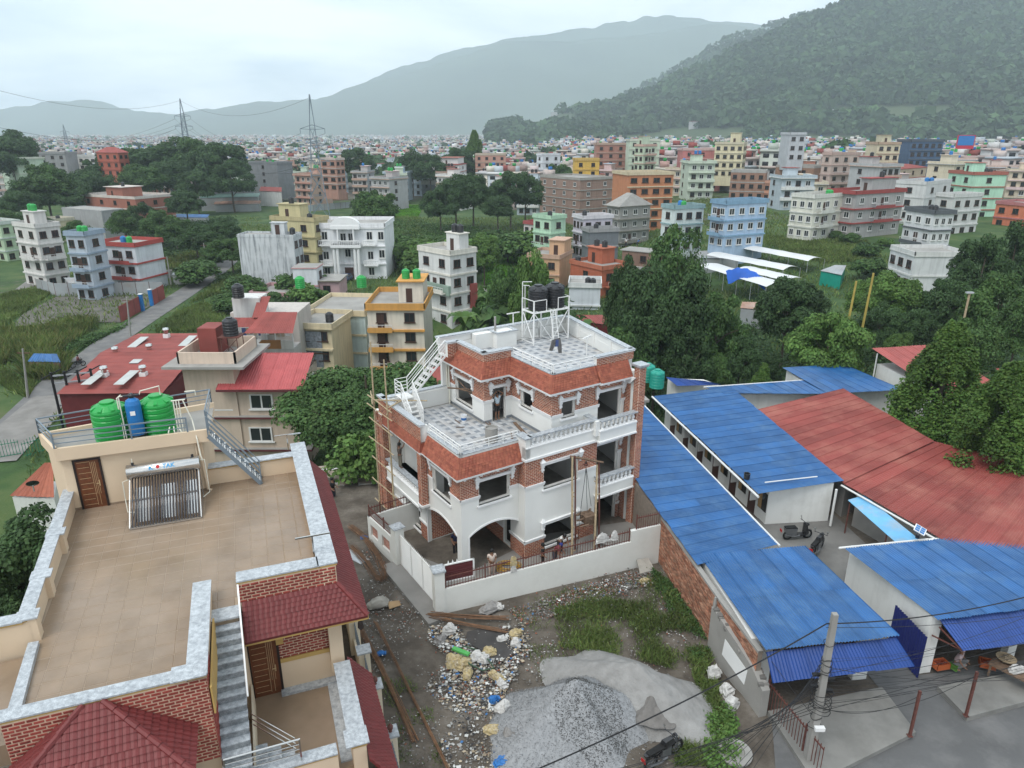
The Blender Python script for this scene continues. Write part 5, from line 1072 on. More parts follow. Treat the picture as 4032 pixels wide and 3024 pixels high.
# ================================================================== sheds on the right: corrugated roofs, yard, shops
mat('sheet_blue',(.018,.10,.27),.36,var=.2,vs=.8,rnd=.17,dirt=.6,dcol=(.075,.17,.31),ds=.9,spec=.5); mat('sheet_blue_dark',(.014,.055,.23),.45,var=.15,vs=.8,rnd=.1); mat('sheet_red',(.25,.06,.05),.6,var=.2,vs=.5,rnd=.14,dirt=.7,dcol=(.37,.145,.11),ds=.4)
mat('gutter_white',(.66,.66,.64),.5,var=.08); mat('brick_raw',(.28,.105,.06),.95,var=.3,vs=1.5,rnd=.4,rcol=(.36,.2,.13)); mat('mortar_grey',(.24,.2,.165),.95,var=.2,vs=4); mat('shed_white',(.72,.72,.69),.8,var=.06,vs=.5,dirt=.35,dcol=(.40,.39,.35),ds=.6,streak=.15,scol=(.3,.29,.26))
def corrugate(parent,quad,rows,m,sw=.82,pitch=.14,amp=.03,name='roof_sheet',jit=.003,lap=.16):
 a,b,c,d = map(Vector,quad); L_ = (b - a).length; n = max(1,round(L_ / sw)); nrm = (b - a).cross(d - a).normalized(); nrm = nrm if nrm.z > 0 else -nrm
 for r in range(rows):
  t0,t1 = r / rows,(r + 1) / rows
  for i in range(n):
   k = max(4,int(round(L_ / n / pitch)) * 4); j = random.uniform(-jit,jit); vv = []; ff = []; e = random.uniform(-.03,.03); zz = (rows - r) * .008 + (i % 2) * .002
   for q in range(k + 1):
    u = (i + q / k * 1.03) / n; p0,p1 = a.lerp(b,min(u,1.0)),d.lerp(c,min(u,1.0)); dr = (p1 - p0).normalized(); w = nrm * (amp * math.cos(2 * math.pi * q / 4) + zz + j)
    vv += [p0.lerp(p1,t0) + w - dr * (e if r == 0 else 0),p0.lerp(p1,t1) + w + dr * (lap if r < rows - 1 else e)]
   for q in range(k): ff.append((2 * q,2 * q + 2,2 * q + 3,2 * q + 1))
   MB().add(vv,ff).obj(name,m,parent,True)
def gutter(parent,p,q,r=.06): MB().tube([Vector(p),Vector(q)],r,8).obj('gutter_pipe','gutter_white',parent)
def block(parent,poly,z0,z1,m='shed_white',name='wall'): return fixn(MB().prism(poly,z0,z1).obj(name,m,parent))
# boundary wall of brick
bw = thing('brick_wall','weathered raw brick boundary wall below the blue roofs','wall')
BP = [(5.2,48.0),(7.95,33.25),(9.1,26.2),(9.75,22.9)]; bpc = Pieces(UNIT_BRICK,300)
for i,(p,q) in enumerate(zip(BP[:-1],BP[1:])):
 F = Face(*p,*q); z1 = 2.62; t = MB(); F.box(t,0,F.L,-.2,z1 - .02,-.2,0); t.obj('wall_core','mortar_grey',bw)
 if i: F.bricks(bpc,0,F.L,-.05,z1 - .12,bl=.255,bh=.085,gap=.014,proud=.01,jit=.008); t = MB(); F.box(t,0,F.L,z1 - .1,z1 + .02,-.22,.02); t.obj('wall_cap','concrete',bw)
bpc.done('brick','brick_courses','brick_raw',bw)
gwl = thing('render_wall','broken grey rendered wall stub with a white painted square','wall'); F = Face(8.95,26.3,9.95,22.2)
t = MB(); F.slab(t,[(0,-.2),(4.2,-.2),(4.2,1.3),(3.3,1.75),(2.2,1.95),(.9,2.1),(0,2.2)],-.22,.12); fixn(t.obj('wall_stub','concrete',gwl)); t = MB(); F.slab(t,[(1.2,.6),(3.0,.55),(3.1,1.35),(1.3,1.5)],.12,.126); t.obj('painted_square','trim_white',gwl)
t = MB(); t.lathe([(.09,0),(.08,1.2),(.05,1.5)],7,(8.95,26.25,1.2)); t.obj('stub_post','concrete',gwl)
for k in range(40): a = random.uniform(0,4.1); t = MB(); t.obox(F.p(a,2.2 - .2 * a + random.uniform(-.05,.08),random.uniform(-.25,.1)),(random.uniform(.1,.3),0,0),(0,random.uniform(.1,.25),0),(0,0,random.uniform(.06,.16))); t.obj('broken_brick','rubble_grey',gwl)
# R1 long blue roof along the wall
r1_ = thing('blue_shed','long narrow shed with bright blue corrugated roof right beside the brick house','shed'); corrugate(r1_,((8.72,28.55,2.78),(5.2,48.5,2.95),(10.0,49.7,2.5),(13.4,30.9,2.42)),2,'sheet_blue'); block(r1_,[(8.8,29.2),(13.2,31.2),(9.8,49.5),(5.5,48.3)],-.2,2.4); gutter(r1_,(13.42,30.8,2.42),(10.0,49.8,2.5))
# R2 the shop at the street
r2_ = thing('blue_shop','closed street shop with blue corrugated roof, dark blue awning and brown shutter','shop'); Q2 = ((9.0,29.55,2.72),(14.45,30.3,2.72),(15.5,23.35,3.0),(9.85,22.5,3.0)); corrugate(r2_,Q2,2,'sheet_blue')
block(r2_,[(9.7,23.6),(15.0,24.4),(14.2,29.9),(9.1,29.2)],2.0,2.66); t = MB(); Fz = Face(9.75,23.5,15.1,24.3)
for a0,a1 in ((0,.9),(4.75,5.4)): Fz.box(t,a0,a1,-.1,2.1,-.6,0)
t.obj('wall','shed_white',r2_); block(r2_,[(9.7,24.3),(15.0,25.1),(14.2,29.9),(9.1,29.2)],-.2,2.0)
mat('shutter',(.10,.062,.045),.6,var=.2)
for k in range(14): t = MB(); Fz.box(t,.9,4.75,.18 + .135 * k,.18 + .135 * k + .12,-.3,-.27 + .01 * (k % 2)); t.obj('shutter_slat','shutter',r2_)
corrugate(r2_,((9.95,22.7,2.75),(15.5,23.55,2.75),(15.95,22.75,2.02),(10.0,21.85,2.02)),1,'sheet_blue_dark',name='awning_sheet')
# R3 the open shop, right
r3_ = thing('open_shop','open-fronted grocery shop with blue corrugated roof and white side wall','shop'); corrugate(r3_,((16.5,30.5,2.45),(26.2,32.1,2.45),(26.6,25.8,3.05),(17.5,24.25,3.05)),2,'sheet_blue'); gutter(r3_,(16.3,30.6,2.42),(21.2,31.4,2.42))
F = Face(17.05,30.9,17.5,24.6); t = MB(); F.slab(t,[(0,-.2),(F.L,-.2),(F.L,2.96),(0,2.38)],-.2,0); Fk = Face(17.5,24.6,26.4,26.1); Fk.box(t,0,.55,-.2,2.95,-.2,.0); Fk.box(t,4.2,4.6,-.2,2.6,-.3,.02); Face(17.4,30.7,26.3,32.1).box(t,0,9,-.2,2.4,-.2,0); Face(17.4,28.2,26.2,29.6).box(t,0,8.8,-.2,2.6,-.2,0); t.obj('wall','shed_white',r3_)
corrugate(r3_,((17.75,24.55,2.85),(26.5,26.0,2.85),(26.9,25.0,2.1),(18.3,23.5,2.1)),1,'sheet_blue_dark',name='awning_sheet'); t = MB(); t.bar((17.75,24.4,2.6),(18.3,23.55,2.1),.05); t.bar((17.6,24.5,2.1),(18.4,23.6,2.05),.05); t.obj('awning_strut','rust_steel',r3_)
mat('gate_blue',(.014,.022,.13),.5,var=.1); bg = thing('sheet_gate','dark blue corrugated metal gate standing open between the two shops','gate'); corrugate(bg,((17.0,26.3,2.25),(17.25,24.2,2.2),(17.25,24.2,.1),(17.0,26.3,.1)),1,'gate_blue',name='gate_sheet')
# R4 second long block
r4_ = thing('blue_block','white row of rooms with wide blue corrugated roof behind the first blue shed','building'); Q4 = ((14.0,35.8,2.62),(10.95,51.3,2.7),(17.5,53.4,2.75),(19.55,37.4,2.62)); corrugate(r4_,Q4,2,'sheet_blue'); block(r4_,[(15.0,36.9),(18.9,37.3),(17.2,53.0),(12.0,51.4)],-.2,2.55); gutter(r4_,(13.9,35.6,2.55),(10.85,51.4,2.65),.07)
mat('door_brown',(.07,.032,.025),.6,var=.15); mat('curtain',(.35,.22,.10),.8,var=.3,vs=9); F = Face(12.0,51.4,15.0,36.9)
for k in range(6):
 a = 1.0 + k * 2.35; t = MB(); F.box(t,a,a + .8,0,1.95,-.05,.03); t.obj('door','door_brown',r4_); t = MB(); F.box(t,a + 1.1,a + 2.0,.75,1.95,-.05,.03); w = t.obj('window','glass_dark',r4_); t = MB(); F.box(t,a + 1.14,a + 1.5,.78,1.9,.03,.036); t.obj('curtain','curtain',w)
 t = MB(); F.box(t,a + .95,a + 1.0,1.1,1.95,.03,.5); t.obj('window_leaf','gutter_white',r4_)
gutter(r4_,(18.75,36.6,0.1),(18.75,36.6,2.5),.07); t = MB(); t.tube([(14.6,36.7,2.9),(17.9,37.4,2.92)],.035,6); t.obj('loose_pipe','gutter_white',r4_)
bkt = thing('bucket','black bucket standing on the edge of the blue roofs','bucket',(13.85,37.6,2.68)); MB().lathe([(.16,0),(.2,.35),(.17,.35),(.13,.1)],12).obj('bucket_body','tank_black',bkt)
# R5 red roof hall
r5_ = thing('red_hall','wide low hall with weathered red corrugated roof beside the blue roofs','building'); corrugate(r5_,((19.5,37.3,2.5),(18.0,48.9,2.5),(25.7,51.7,3.2),(27.2,41.8,3.2)),2,'sheet_red'); corrugate(r5_,((23.8,26.3,2.45),(19.4,37.6,2.46),(27.3,42.0,3.1),(33.9,36.4,3.1)),2,'sheet_red')
block(r5_,[(19.9,37.8),(26.9,42.2),(25.3,51.2),(18.5,48.5)],-.2,2.42,'concrete'); block(r5_,[(24.2,27.2),(32.8,36.2),(27.0,41.0),(20.1,36.8)],-.2,2.35,'concrete'); gutter(r5_,(23.6,26.4,2.36),(19.35,37.3,2.4)); gutter(r5_,(19.2,39.5,2.4),(18.1,48.0,2.42))
sp_ = thing('roof_solar_lamp','small solar panel propped on the red corrugated roof','solar panel',tuple(px(3620,2100,2.7)),.9); t = MB(); t.hull([(-.36,-.26,.14),(.36,-.26,.14),(.36,.26,.32),(-.36,.26,.32)],[(-.36,-.26,.1),(.36,-.26,.1),(.36,.26,.28),(-.36,.26,.28)]); t.obj('panel_frame','trim_white',sp_)
for i in range(3):
 for j in range(2): t = MB(); x,y = -.22 + .22 * i,-.12 + .23 * j; t.hull([(x - .09,y - .1,.146 + (y + .16) * .346),(x + .09,y - .1,.146 + (y + .16) * .346),(x + .09,y + .1,.146 + (y + .36) * .346),(x - .09,y + .1,.146 + (y + .36) * .346)],[(x - .09,y - .1,.12),(x + .09,y - .1,.12),(x + .09,y + .1,.2),(x - .09,y + .1,.2)]); t.obj('solar_cell','tank_blue',sp_)
MB().lathe([(.1,0),(.1,.2),(.05,.25)],10,(-.55,0,0)).obj('lamp_unit','tank_black',sp_)
sl = thing('blue_canopy','light blue sheet canopy leaning below the red roof gutter','canopy'); mat('sheet_pale',(.14,.38,.60),.5,var=.15,dirt=.5,dcol=(.42,.33,.25),ds=1.0); t = MB(); t.hull([(19.2,36.0,2.15),(20.2,36.2,2.35),(20.9,31.3,2.3),(19.8,31.0,2.1)],[(19.2,36.0,2.12),(20.2,36.2,2.32),(20.9,31.3,2.27),(19.8,31.0,2.07)]); t.obj('canopy_sheet','sheet_pale',sl); t = MB(); t.bar((19.3,35.9,0),(19.3,35.9,2.1),.06); t.bar((19.7,32.5,0),(19.7,32.5,2.1),.06); t.obj('canopy_post','rust_steel',sl)
# R6 and the buildings behind
r6_ = thing('blue_cross_wing','low wing with blue corrugated roof lying across behind the red hall','building'); corrugate(r6_,((15.6,53.9,2.5),(24.5,55.7,2.5),(24.8,51.9,2.7),(16.5,51.9,2.75)),1,'sheet_blue'); corrugate(r6_,((23.6,59.0,2.5),(29.4,60.0,2.5),(31.0,52.8,2.7),(24.6,51.9,2.72)),2,'sheet_blue'); block(r6_,[(24.3,52.8),(30.6,53.5),(29.2,59.4),(23.9,58.6)],-3,2.42); block(r6_,[(16.6,52.6),(24.2,52.6),(24.2,55.0),(15.8,53.5)],-3,2.42); gutter(r6_,(15.5,54.0,2.5),(24.5,55.75,2.5))
wb = thing('tank_house','small white concrete outbuilding behind the house carrying turquoise tanks','building'); block(wb,[(6.2,50.2),(10.4,51.3),(9.6,54.6),(5.4,53.4)],-2,2.3); block(wb,[(6.0,50.0),(10.6,51.1),(9.8,54.8),(5.2,53.6)],2.3,2.5,'concrete','roof_slab')
mat('tank_turquoise',(.01,.27,.20),.4,var=.1,spec=.5)
for k,(u,v) in enumerate(((2585,1525),(2560,1470))): water_tank('water_tank',['turquoise ribbed tank in front on the white outbuilding','turquoise ribbed tank half hidden behind the other on the white outbuilding'][k],px(u,v,2.5) if k == 0 else px(2549,1500,2.5),.58,1.55,'tank_turquoise','tanks behind the house',6,0,'tank_turquoise',5)
sb2 = thing('blue_lean_to','small lean-to with dark blue sheet roof behind the white outbuilding','shed'); corrugate(sb2,(px(2620,1485,2.0),px(2770,1500,2.0),px(2840,1515,1.7),px(2665,1520,1.7)),1,'sheet_blue_dark'); block(sb2,[tuple(px(u,v,1.7)[:2]) for u,v in ((2660,1505),(2830,1510),(2770,1490),(2630,1485))],-3,1.6)
rh = thing('red_tile_house','white house with pinkish red tile roof partly hidden by the cypress trees','house'); a_,b_,c_ = px(3430,1372,4.2),px(3660,1358,4.2),px(3570,1435,4.2)
d1 = (c_ - a_); t = MB(); back = Vector((b_.x - a_.x,b_.y - a_.y,0)); t.hull([a_,a_ + back,a_ + back + d1 * 1.9 + Vector((0,0,-1.1)),a_ + d1 * 1.9 + Vector((0,0,-1.1))],[a_ - Vector((0,0,.1)),a_ + back - Vector((0,0,.1)),a_ + back + d1 * 1.9 + Vector((0,0,-1.2)),a_ + d1 * 1.9 + Vector((0,0,-1.2))]); mat('tile_pink',(.34,.085,.075),.6,var=.15,rnd=.1)
corrugate(rh,(a_,b_,b_ + d1 * 1.9 + Vector((0,0,-1.1)),a_ + d1 * 1.9 + Vector((0,0,-1.1))),3,'tile_pink',1.0,.25,.03); i_ = (back * .06 + d1 * .1); block(rh,[tuple((a_ + back * f + d1 * g)[:2]) for f,g in ((.06,.15),(.06,1.8),(.95,1.8),(.95,.15))],-3,3.0); gutter(rh,a_ + d1 * .2 + Vector((0,0,-.2)),a_ + d1 * .2 + Vector((0,0,-3.5)))
rt2 = thing('red_tile_annex','second red tile roof peeping out between the two cypress trees','house'); a2 = px(3920,1450,3.2); corrugate(rt2,(a2,a2 + Vector((3.5,-.6,-.5)),a2 + Vector((3.0,-4.5,-1.6)),a2 + Vector((-1.2,-4.0,-1.1))),3,'tile_pink',1.0,.25,.03); block(rt2,[tuple((a2 + Vector(q))[:2]) for q in ((0,-.3,0),(3.2,-.8,0),(2.7,-4.1,0),(-.9,-3.8,0))],-3,1.6)
# yard, street, platforms
tag(MB().poly([(13.2,29.6,.03),(18,30.2,.03),(20.5,31,.03),(19.6,38,.03),(13.0,37.5,.03),(12.4,33,.03)]).obj('yard','yard_concrete'),kind='structure'); tag(MB().poly([(9.2,18.2,.03),(26,12,.03),(34,22,.03),(26,26,.03),(17.5,24.5,.03),(17.2,30.5,.03),(14.6,30,.03),(15.4,23.6,.03),(10.4,22.4,.03)]).obj('street','street_tar'),kind='structure')
mat('slab_concrete',(.21,.205,.19),.85,var=.2,vs=.7,dirt=.6,dcol=(.12,.115,.105),ds=.6)
for nm,P_,z,lb in (('shop_platform',[(10.2,22.3),(15.4,23.6),(15.55,21.25),(10.75,19.0)],.22,'raised concrete platform in front of the closed blue shop'),('shop_platform',[(17.7,23.6),(26,25.4),(25.5,23.6),(20.8,22.75),(17.95,21.95)],.26,'raised concrete platform in front of the open grocery shop')):
 t = thing(nm,lb,'platform'); MB().prism(P_,-.1,z).obj('slab','slab_concrete',t)
for (u,v,v2,lb) in ((3582,2897,2640,'rusty red steel post on the platform corner of the closed shop'),(3803,2818,2582,'rusty red steel post on the platform of the open shop')):
 b = px(u,v,.24); t = thing('awning_post',lb,'post',b); MB().bar((0,0,0),(.02,.05,2.1),.09).obj('post','rust_steel',t); MB().box(-.09,.09,-.09,.09,0,.02).obj('base_plate','rust_steel',t)
fg = thing('bar_fence','rusty red bar fence leaning beside the utility pole','fence'); F = Face(10.15,22.6,11.0,19.4)
bars(F,0,F.L,lambda a: .05,1.35,20,fg); mh = thing('concrete_cover','round concrete manhole ring lying in the weeds by the pole','manhole',px(2893,2968,.08),.3); MB().lathe([(.62,0),(.64,.1),(.6,.14),(.36,.15),(.34,.08),(.02,.09)],26).obj('ring','concrete',mh)
for i,(u,v,l,h,lb) in enumerate(((2808,2660,.55,.5,'white rubble sack nearest the boundary wall in the weeds'),(2862,2735,.5,.5,'upper of two white sacks beside the grey wall stub'),(2880,2780,.55,.45,'lower of two white sacks beside the grey wall stub'))): sack(u,v,l,.5,h,.4 * i,'sack_white','sack',lb,'sack',0,60 + i,'white sacks along the wall stub')
pcv = thing('broken_pipe','white broken plastic trough lying in the weeds','pipe',px(2805,2850,.05),-.95); MB().hull([(-.5,-.1,.1),(.5,-.12,.06),(.5,.12,.06),(-.5,.1,.12)],[(-.5,-.06,.0),(.5,-.1,-.02),(.5,.1,-.02),(-.5,.06,0)]).obj('trough','trim_white',pcv)
# shop goods
mat('crate_orange',(.42,.10,.03),.6,var=.15); mat('produce_red',(.30,.06,.03),.7,rnd=.5); mat('produce_green',(.10,.25,.04),.7,rnd=.5); mat('basket',(.36,.28,.18),.85,var=.2)
def crate(p,rz,l,w,m,fill,lb):
 t = thing('crate',lb,'crate',p,rz)
 MB().box(-l,l,-w,w,0,.03).obj('crate_bottom',m,t)
 for x0,x1,y0,y1 in ((-l,l,-w,-w + .03),(-l,l,w - .03,w),(-l,-l + .03,-w,w),(l - .03,l,-w,w)): MB().box(x0,x1,y0,y1,.03,.26).obj('crate_side',m,t)
 P = np.c_[RNG.uniform(-l + .05,l - .05,90),RNG.uniform(-w + .05,w - .05,90),RNG.uniform(.16,.24,90)]; strew('produce',P,RNG.uniform(.03,.05,90),fill,t)
crate(px(3700,2625,.26),.2,.32,.22,'crate_orange','produce_red','orange crate of vegetables nearest the shop wall'); crate(px(3885,2622,.26),-.4,.3,.22,'crate_orange','produce_red','red crate on the floor of the open shop'); crate(px(3760,2630,.26),.5,.2,.16,'produce_green','produce_green','small green crate of greens beside the squatting woman')
bs_ = thing('fruit_basket','round woven basket of onions on the shop table','basket',px(3960,2600,.9)); MB().lathe([(.2,0),(.36,.12),(.38,.14),(.3,.1),(.02,.08)],18).obj('basket_bowl','basket',bs_); P = np.c_[RNG.normal(0,.13,(120,2)),np.full(120,.12)]; strew('produce',P,RNG.uniform(.03,.05,120),'litter_beige',bs_)
tb = thing('shop_table','long low table at the right edge of the open shop','table',px(3985,2690,.26),-.9); MB().box(-.9,.9,-.35,.35,.55,.6).obj('tabletop','timber',tb)
for x in (-.8,.8):
 for y in (-.28,.28): MB().box(x - .04,x + .04,y - .04,y + .04,0,.55).obj('leg','timber',tb)
sack(4000,2640,.6,.4,.25,.3,'sack_white','sack','white cloth bundle lying on the shop table','sack',.86,77)
# utility pole and cables
up_ = thing('utility_pole','tapered grey concrete utility pole wrapped in black cable in front of the shops','utility pole',(10.95,20.05,0)); MB().hull([(-.09,-.09,6.6),(.09,-.09,6.6),(.09,.09,6.6),(-.09,.09,6.6)],[(-.14,-.14,-.2),(.14,-.14,-.2),(.14,.14,-.2),(-.14,.14,-.2)]).obj('pole_shaft','concrete',up_)
for k in range(14): z = random.uniform(1.6,5.8); r = random.uniform(.17,.26) + (.15 if k < 5 else 0); MB().tube([(r * math.cos(a),r * .9 * math.sin(a) - (.1 if k < 5 else 0),(z if k > 4 else 2.6 + .2 * k) + .05 * math.sin(2 * a + k)) for a in np.linspace(0,6.28,14)],.014,4).obj('cable_coil','cable_black',up_)
for k,z in enumerate((4.0,3.8,3.5,3.3)): MB().box(.15 if k % 2 else -.4,.4 if k % 2 else -.15,-.06,.06,z,z + .08).obj('splice_box','cable_black',up_)
MB().box(-.1,.25,-.3,-.15,1.75,1.9).obj('meter_box','trim_white',up_)
cb_ = thing('overhead_cables','black overhead cables strung from the concrete utility pole','cables')
def wire(p,q,sag=.4,r=.012,nm='cable',par=None,n=14):
 p,q = Vector(p),Vector(q); return MB().tube([p.lerp(q,i / n) - Vector((0,0,sag * 4 * (i / n) * (1 - i / n))) for i in range(n + 1)],r,4).obj(nm,'cable_black',par or cb_)
top = Vector((10.75,20.1,6.15)); wire(top,px(2090,3040,5.6),.25,.028); wire(top,px(4100,2335,6.3),.3,.028); wire(top - Vector((0,0,.15)),px(4100,2415,5.9),.2,.012)
rnd_ = random.Random(3)
for k in range(15): z = 2.3 + .17 * k; wire((10.85,20.1,z),px(2300 + 46 * k,3060,1.6 + .2 * k),rnd_.uniform(.05,.3),rnd_.choice((.007,.009,.012)))
for k in range(15): z = 2.3 + .17 * k; wire((10.95,20.1,z),px(4100,2540 + rnd_.randint(-150,130),1.5 + .22 * k),rnd_.uniform(.05,.4),rnd_.choice((.006,.008,.012)))
wire((10.9,20.1,2.6),(15.5,21.3,2.0),.6,.012); wire((10.9,20.1,2.5),(18.1,22.2,2.1),.8,.012); wire((10.8,20.1,2.2),(9.9,23.2,2.7),.05,.012); wire((11.0,20.0,2.0),(11.1,19.9,.3),.0,.008)
# ================================================================== houses of the middle distance
A = lambda x,y: (x * .4973,700 + y * .4973)
Bz = lambda x,y: (800 + x * .5425,800 + y * .5425)
Cz = lambda x,y: (1900 + x * .5425,700 + y * .5425)
Dz = lambda x,y: (2900 + x * .5118,500 + y * .5118)
Ez = lambda x,y: (x * .633,350 + y * .633)
Fz_ = lambda x,y: (1200 + x * .633,450 + y * .633)
mat('win_white',(.62,.62,.6),.5); mat('win_brown',(.06,.03,.022),.5); mat('roof_screed',(.30,.29,.27),.9,var=.2,vs=.4,dirt=.4,dcol=(.18,.17,.155),ds=.3); mat('tin_grey',(.32,.34,.35),.5,var=.15,vs=.3,rnd=.12,dirt=.4,dcol=(.26,.17,.11),ds=.25); mat('tin_rust',(.28,.16,.11),.7,var=.25,vs=.4,rnd=.3,dirt=.5,dcol=(.42,.38,.35),ds=.3); mat('tin_green',(.10,.17,.15),.6,var=.12,vs=.4,rnd=.1); mat('roof_red',(.25,.06,.05),.7,var=.2,vs=.5,rnd=.08); mat('polyfilm',(.60,.61,.61),.4,var=.06,vs=.3,dirt=.25,dcol=(.42,.42,.40),ds=.2)
def window_mesh(frame):
 b = MB(); b.box(-.5,-.43,-.09,.03,0,1); b.box(.43,.5,-.09,.03,0,1); b.box(-.43,.43,-.09,.03,.93,1); b.box(-.43,.43,-.09,.03,0,.07); b.box(-.03,.03,-.07,.03,.07,.93); n0 = len(b.f); b.box(-.43,.43,-.03,.02,.07,.93); b.box(-.58,.58,-.16,.03,-.08,0)
 me = b.mesh('window',frame); me.materials.append(MATS['glass_dark'])
 for i,p in enumerate(me.polygons): p.material_index = 1 if n0 <= i < n0 + 6 else 0
 return me
WINS = {k: window_mesh(k) for k in ('win_white','win_brown')}
def put_window(parent,F,a,z,w,h,fr='win_white',name='window'): link(name,WINS[fr],parent,loc=F.p(a,z,.01),rz=math.atan2(F.d.y,F.d.x),scale=(w,1,h))
TANKS = {}
def small_tank(col,label,loc,s=1.0,group='rooftop tanks in the town'):
 if col not in TANKS:
  pr = [(.5,0)]
  for i in range(5): z = .2 * (i + .5); pr += [(.52,z - .05),(.49,z),(.52,z + .05)]
  pr += [(.5,1.05),(.3,1.2),(.22,1.22)]; TANKS[col] = (MB().lathe(pr,14).mesh('tank_body','tank_' + col),MB().lathe([(.22,1.2),(.22,1.27),(.15,1.28)],10).mesh('lid','tank_' + col))
 t = thing('water_tank',label,'water tank',loc,0,group); link('tank_body',TANKS[col][0],t,scale=s); link('lid',TANKS[col][1],t,scale=s); return t
PLACED = []
def dist2(p,q): return math.hypot(p[0] - q[0],p[1] - q[1])
def bld(d,label,Lp,Cp,Rp,fl,col,band=None,wl=3,wr=3,zg=None,dep=None,par=.8,cabin=None,tanks=(),bal=(),fr='win_brown',fh=3.0,wz=(.95,1.3),ww=1.35,slab=.35,hip=None,name='house',top=None,cat='house',group='houses of the middle distance',bandz=.28,ppar=True,sp=None):
 ztop = 0.0
 for _ in range(8):
  g = zg
  if g is None: q = px(*(Cp or Lp),ztop); g = tz(q.x,q.y)
  ztop = g + fl * fh + par
  if top is not None: ztop = top; g = top - par - fl * fh; break
 if sp:
  zc = FPX * fh * .95 / sp; u_,v_ = Cp or Lp; y_ = -(v_ - 1512) / FPX; ztop = CAMH + zc * (-sP + y_ * cP); g = ztop - par - fl * fh
 nearh = sp and ztop > 12; at_z = (lambda q,f=1.0: pxY(q[0],q[1],zc * .99 * f)) if nearh else (lambda q,f=1.0: px(*q,ztop))
 l,r = at_z(Lp),at_z(Rp)
 if Cp is None:
  v = r - l; v.z = 0; n = Vector((-v.y,v.x,0)).normalized(); n = n if n.y > 0 else -n; c = l; P = [l,r,r + n * dep,l + n * dep]; faces = [(Face(l.x,l.y,r.x,r.y),wr)]
 else:
  c = at_z(Cp,.985); u,v = l - c,r - c; big = dist2(Lp,Cp) > dist2(Rp,Cp); A1_,B1_ = (u,v) if big else (v,u); an = A1_.normalized(); bn_ = Vector((-an.y,an.x,0)); bn_ = bn_ if bn_.y > 0 else -bn_; bl_ = max(B1_.length * .75,4.5); bl_ = min(bl_,14); B1_ = bn_ * bl_
  if big: r = c + B1_
  else: l = c + B1_
  P = [l,c,r,l + r - c]
  faces = [(Face(l.x,l.y,c.x,c.y),wl),(Face(c.x,c.y,r.x,r.y),wr)]
 for q in P: q.z = ztop
 o = Vector((P[0].x,P[0].y,g)); t = thing(name,label,cat,o,0,group); PLACED.append((sum((p.x for p in P)) / 4,sum((p.y for p in P)) / 4))
 loc = lambda q: (q[0] - o.x,q[1] - o.y)
 pl = [loc(p) for p in P]; zr = ztop - par - g; m = mg(col); bm_ = mg(band) if band else m
 MB().prism(pl,-3.0,zr).obj('wall',m,t); cx,cy = sum(p[0] for p in pl) / 4,sum(p[1] for p in pl) / 4
 grow = lambda k: [(x + (x - cx) / max(math.hypot(x - cx,y - cy),.1) * k,y + (y - cy) / max(math.hypot(x - cx,y - cy),.1) * k) for x,y in pl]
 MB().prism(grow(slab),zr - .02,zr + .16).obj('roof_slab',bm_,t); MB().prism(grow(slab - .1),zr + .161,zr + .18).obj('roof_deck','roof_screed',t)
 if ppar:
  pw = grow(slab - .04); b = MB()
  for i in range(4):
   F = Face(*pw[i],*pw[(i + 1) % 4]); F = F if F.n.dot(Vector(((pw[i][0] + pw[(i + 1) % 4][0]) / 2 - cx,(pw[i][1] + pw[(i + 1) % 4][1]) / 2 - cy,0))) > 0 else Face(*pw[(i + 1) % 4],*pw[i]); F.box(b,0,F.L,zr + .16,zr + par,-.14,.0)
  b.obj('parapet',bm_,t)
 for F0_,n in faces:
  F = Face(*loc(F0_.o),*loc(F0_.o + F0_.d * F0_.L))
  for k in range(fl):
   if k and band is not None: b = MB(); F.box(b,-.1,F.L + .1,k * fh - bandz,k * fh,-.2,slab * .7); b.obj('floor_band',bm_,t)
   for i in range(n):
    a = F.L * (i + .5) / n; w = min(ww,F.L / n * .55); put_window(t,F,a,k * fh + wz[0],w,wz[1],fr)
 for fi,k,s0,s1 in bal:
  F0_ = faces[fi][0]; F = Face(*loc(F0_.o),*loc(F0_.o + F0_.d * F0_.L)); b = MB(); F.box(b,s0 * F.L,s1 * F.L,k * fh - .2,k * fh,0,1.1); F.box(b,s0 * F.L,s1 * F.L,k * fh,k * fh + .5,1.0,1.1); b.obj('balcony',bm_,t)
  b = MB(); b.bar(F.p(s0 * F.L,k * fh + .85,1.05),F.p(s1 * F.L,k * fh + .85,1.05),.06); n = max(2,int((s1 - s0) * F.L / .6))
  for i in range(n + 1): q = s0 + (s1 - s0) * i / n; b.bar(F.p(q * F.L,k * fh + .4,1.05),F.p(q * F.L,k * fh + .85,1.05),.04)
  b.obj('balcony_rail','win_white',t); b = MB(); am = (s0 + s1) / 2 * F.L; F.box(b,am - .45,am + .45,k * fh,k * fh + 2.05,.0,.05); b.obj('balcony_door','win_brown',t)
 bil = lambda f,g_: Vector((*[(pl[0][i] * (1 - f) + pl[1][i] * f) * (1 - g_) + (pl[3][i] * (1 - f) + pl[2][i] * f) * g_ for i in (0,1)],zr + .18))
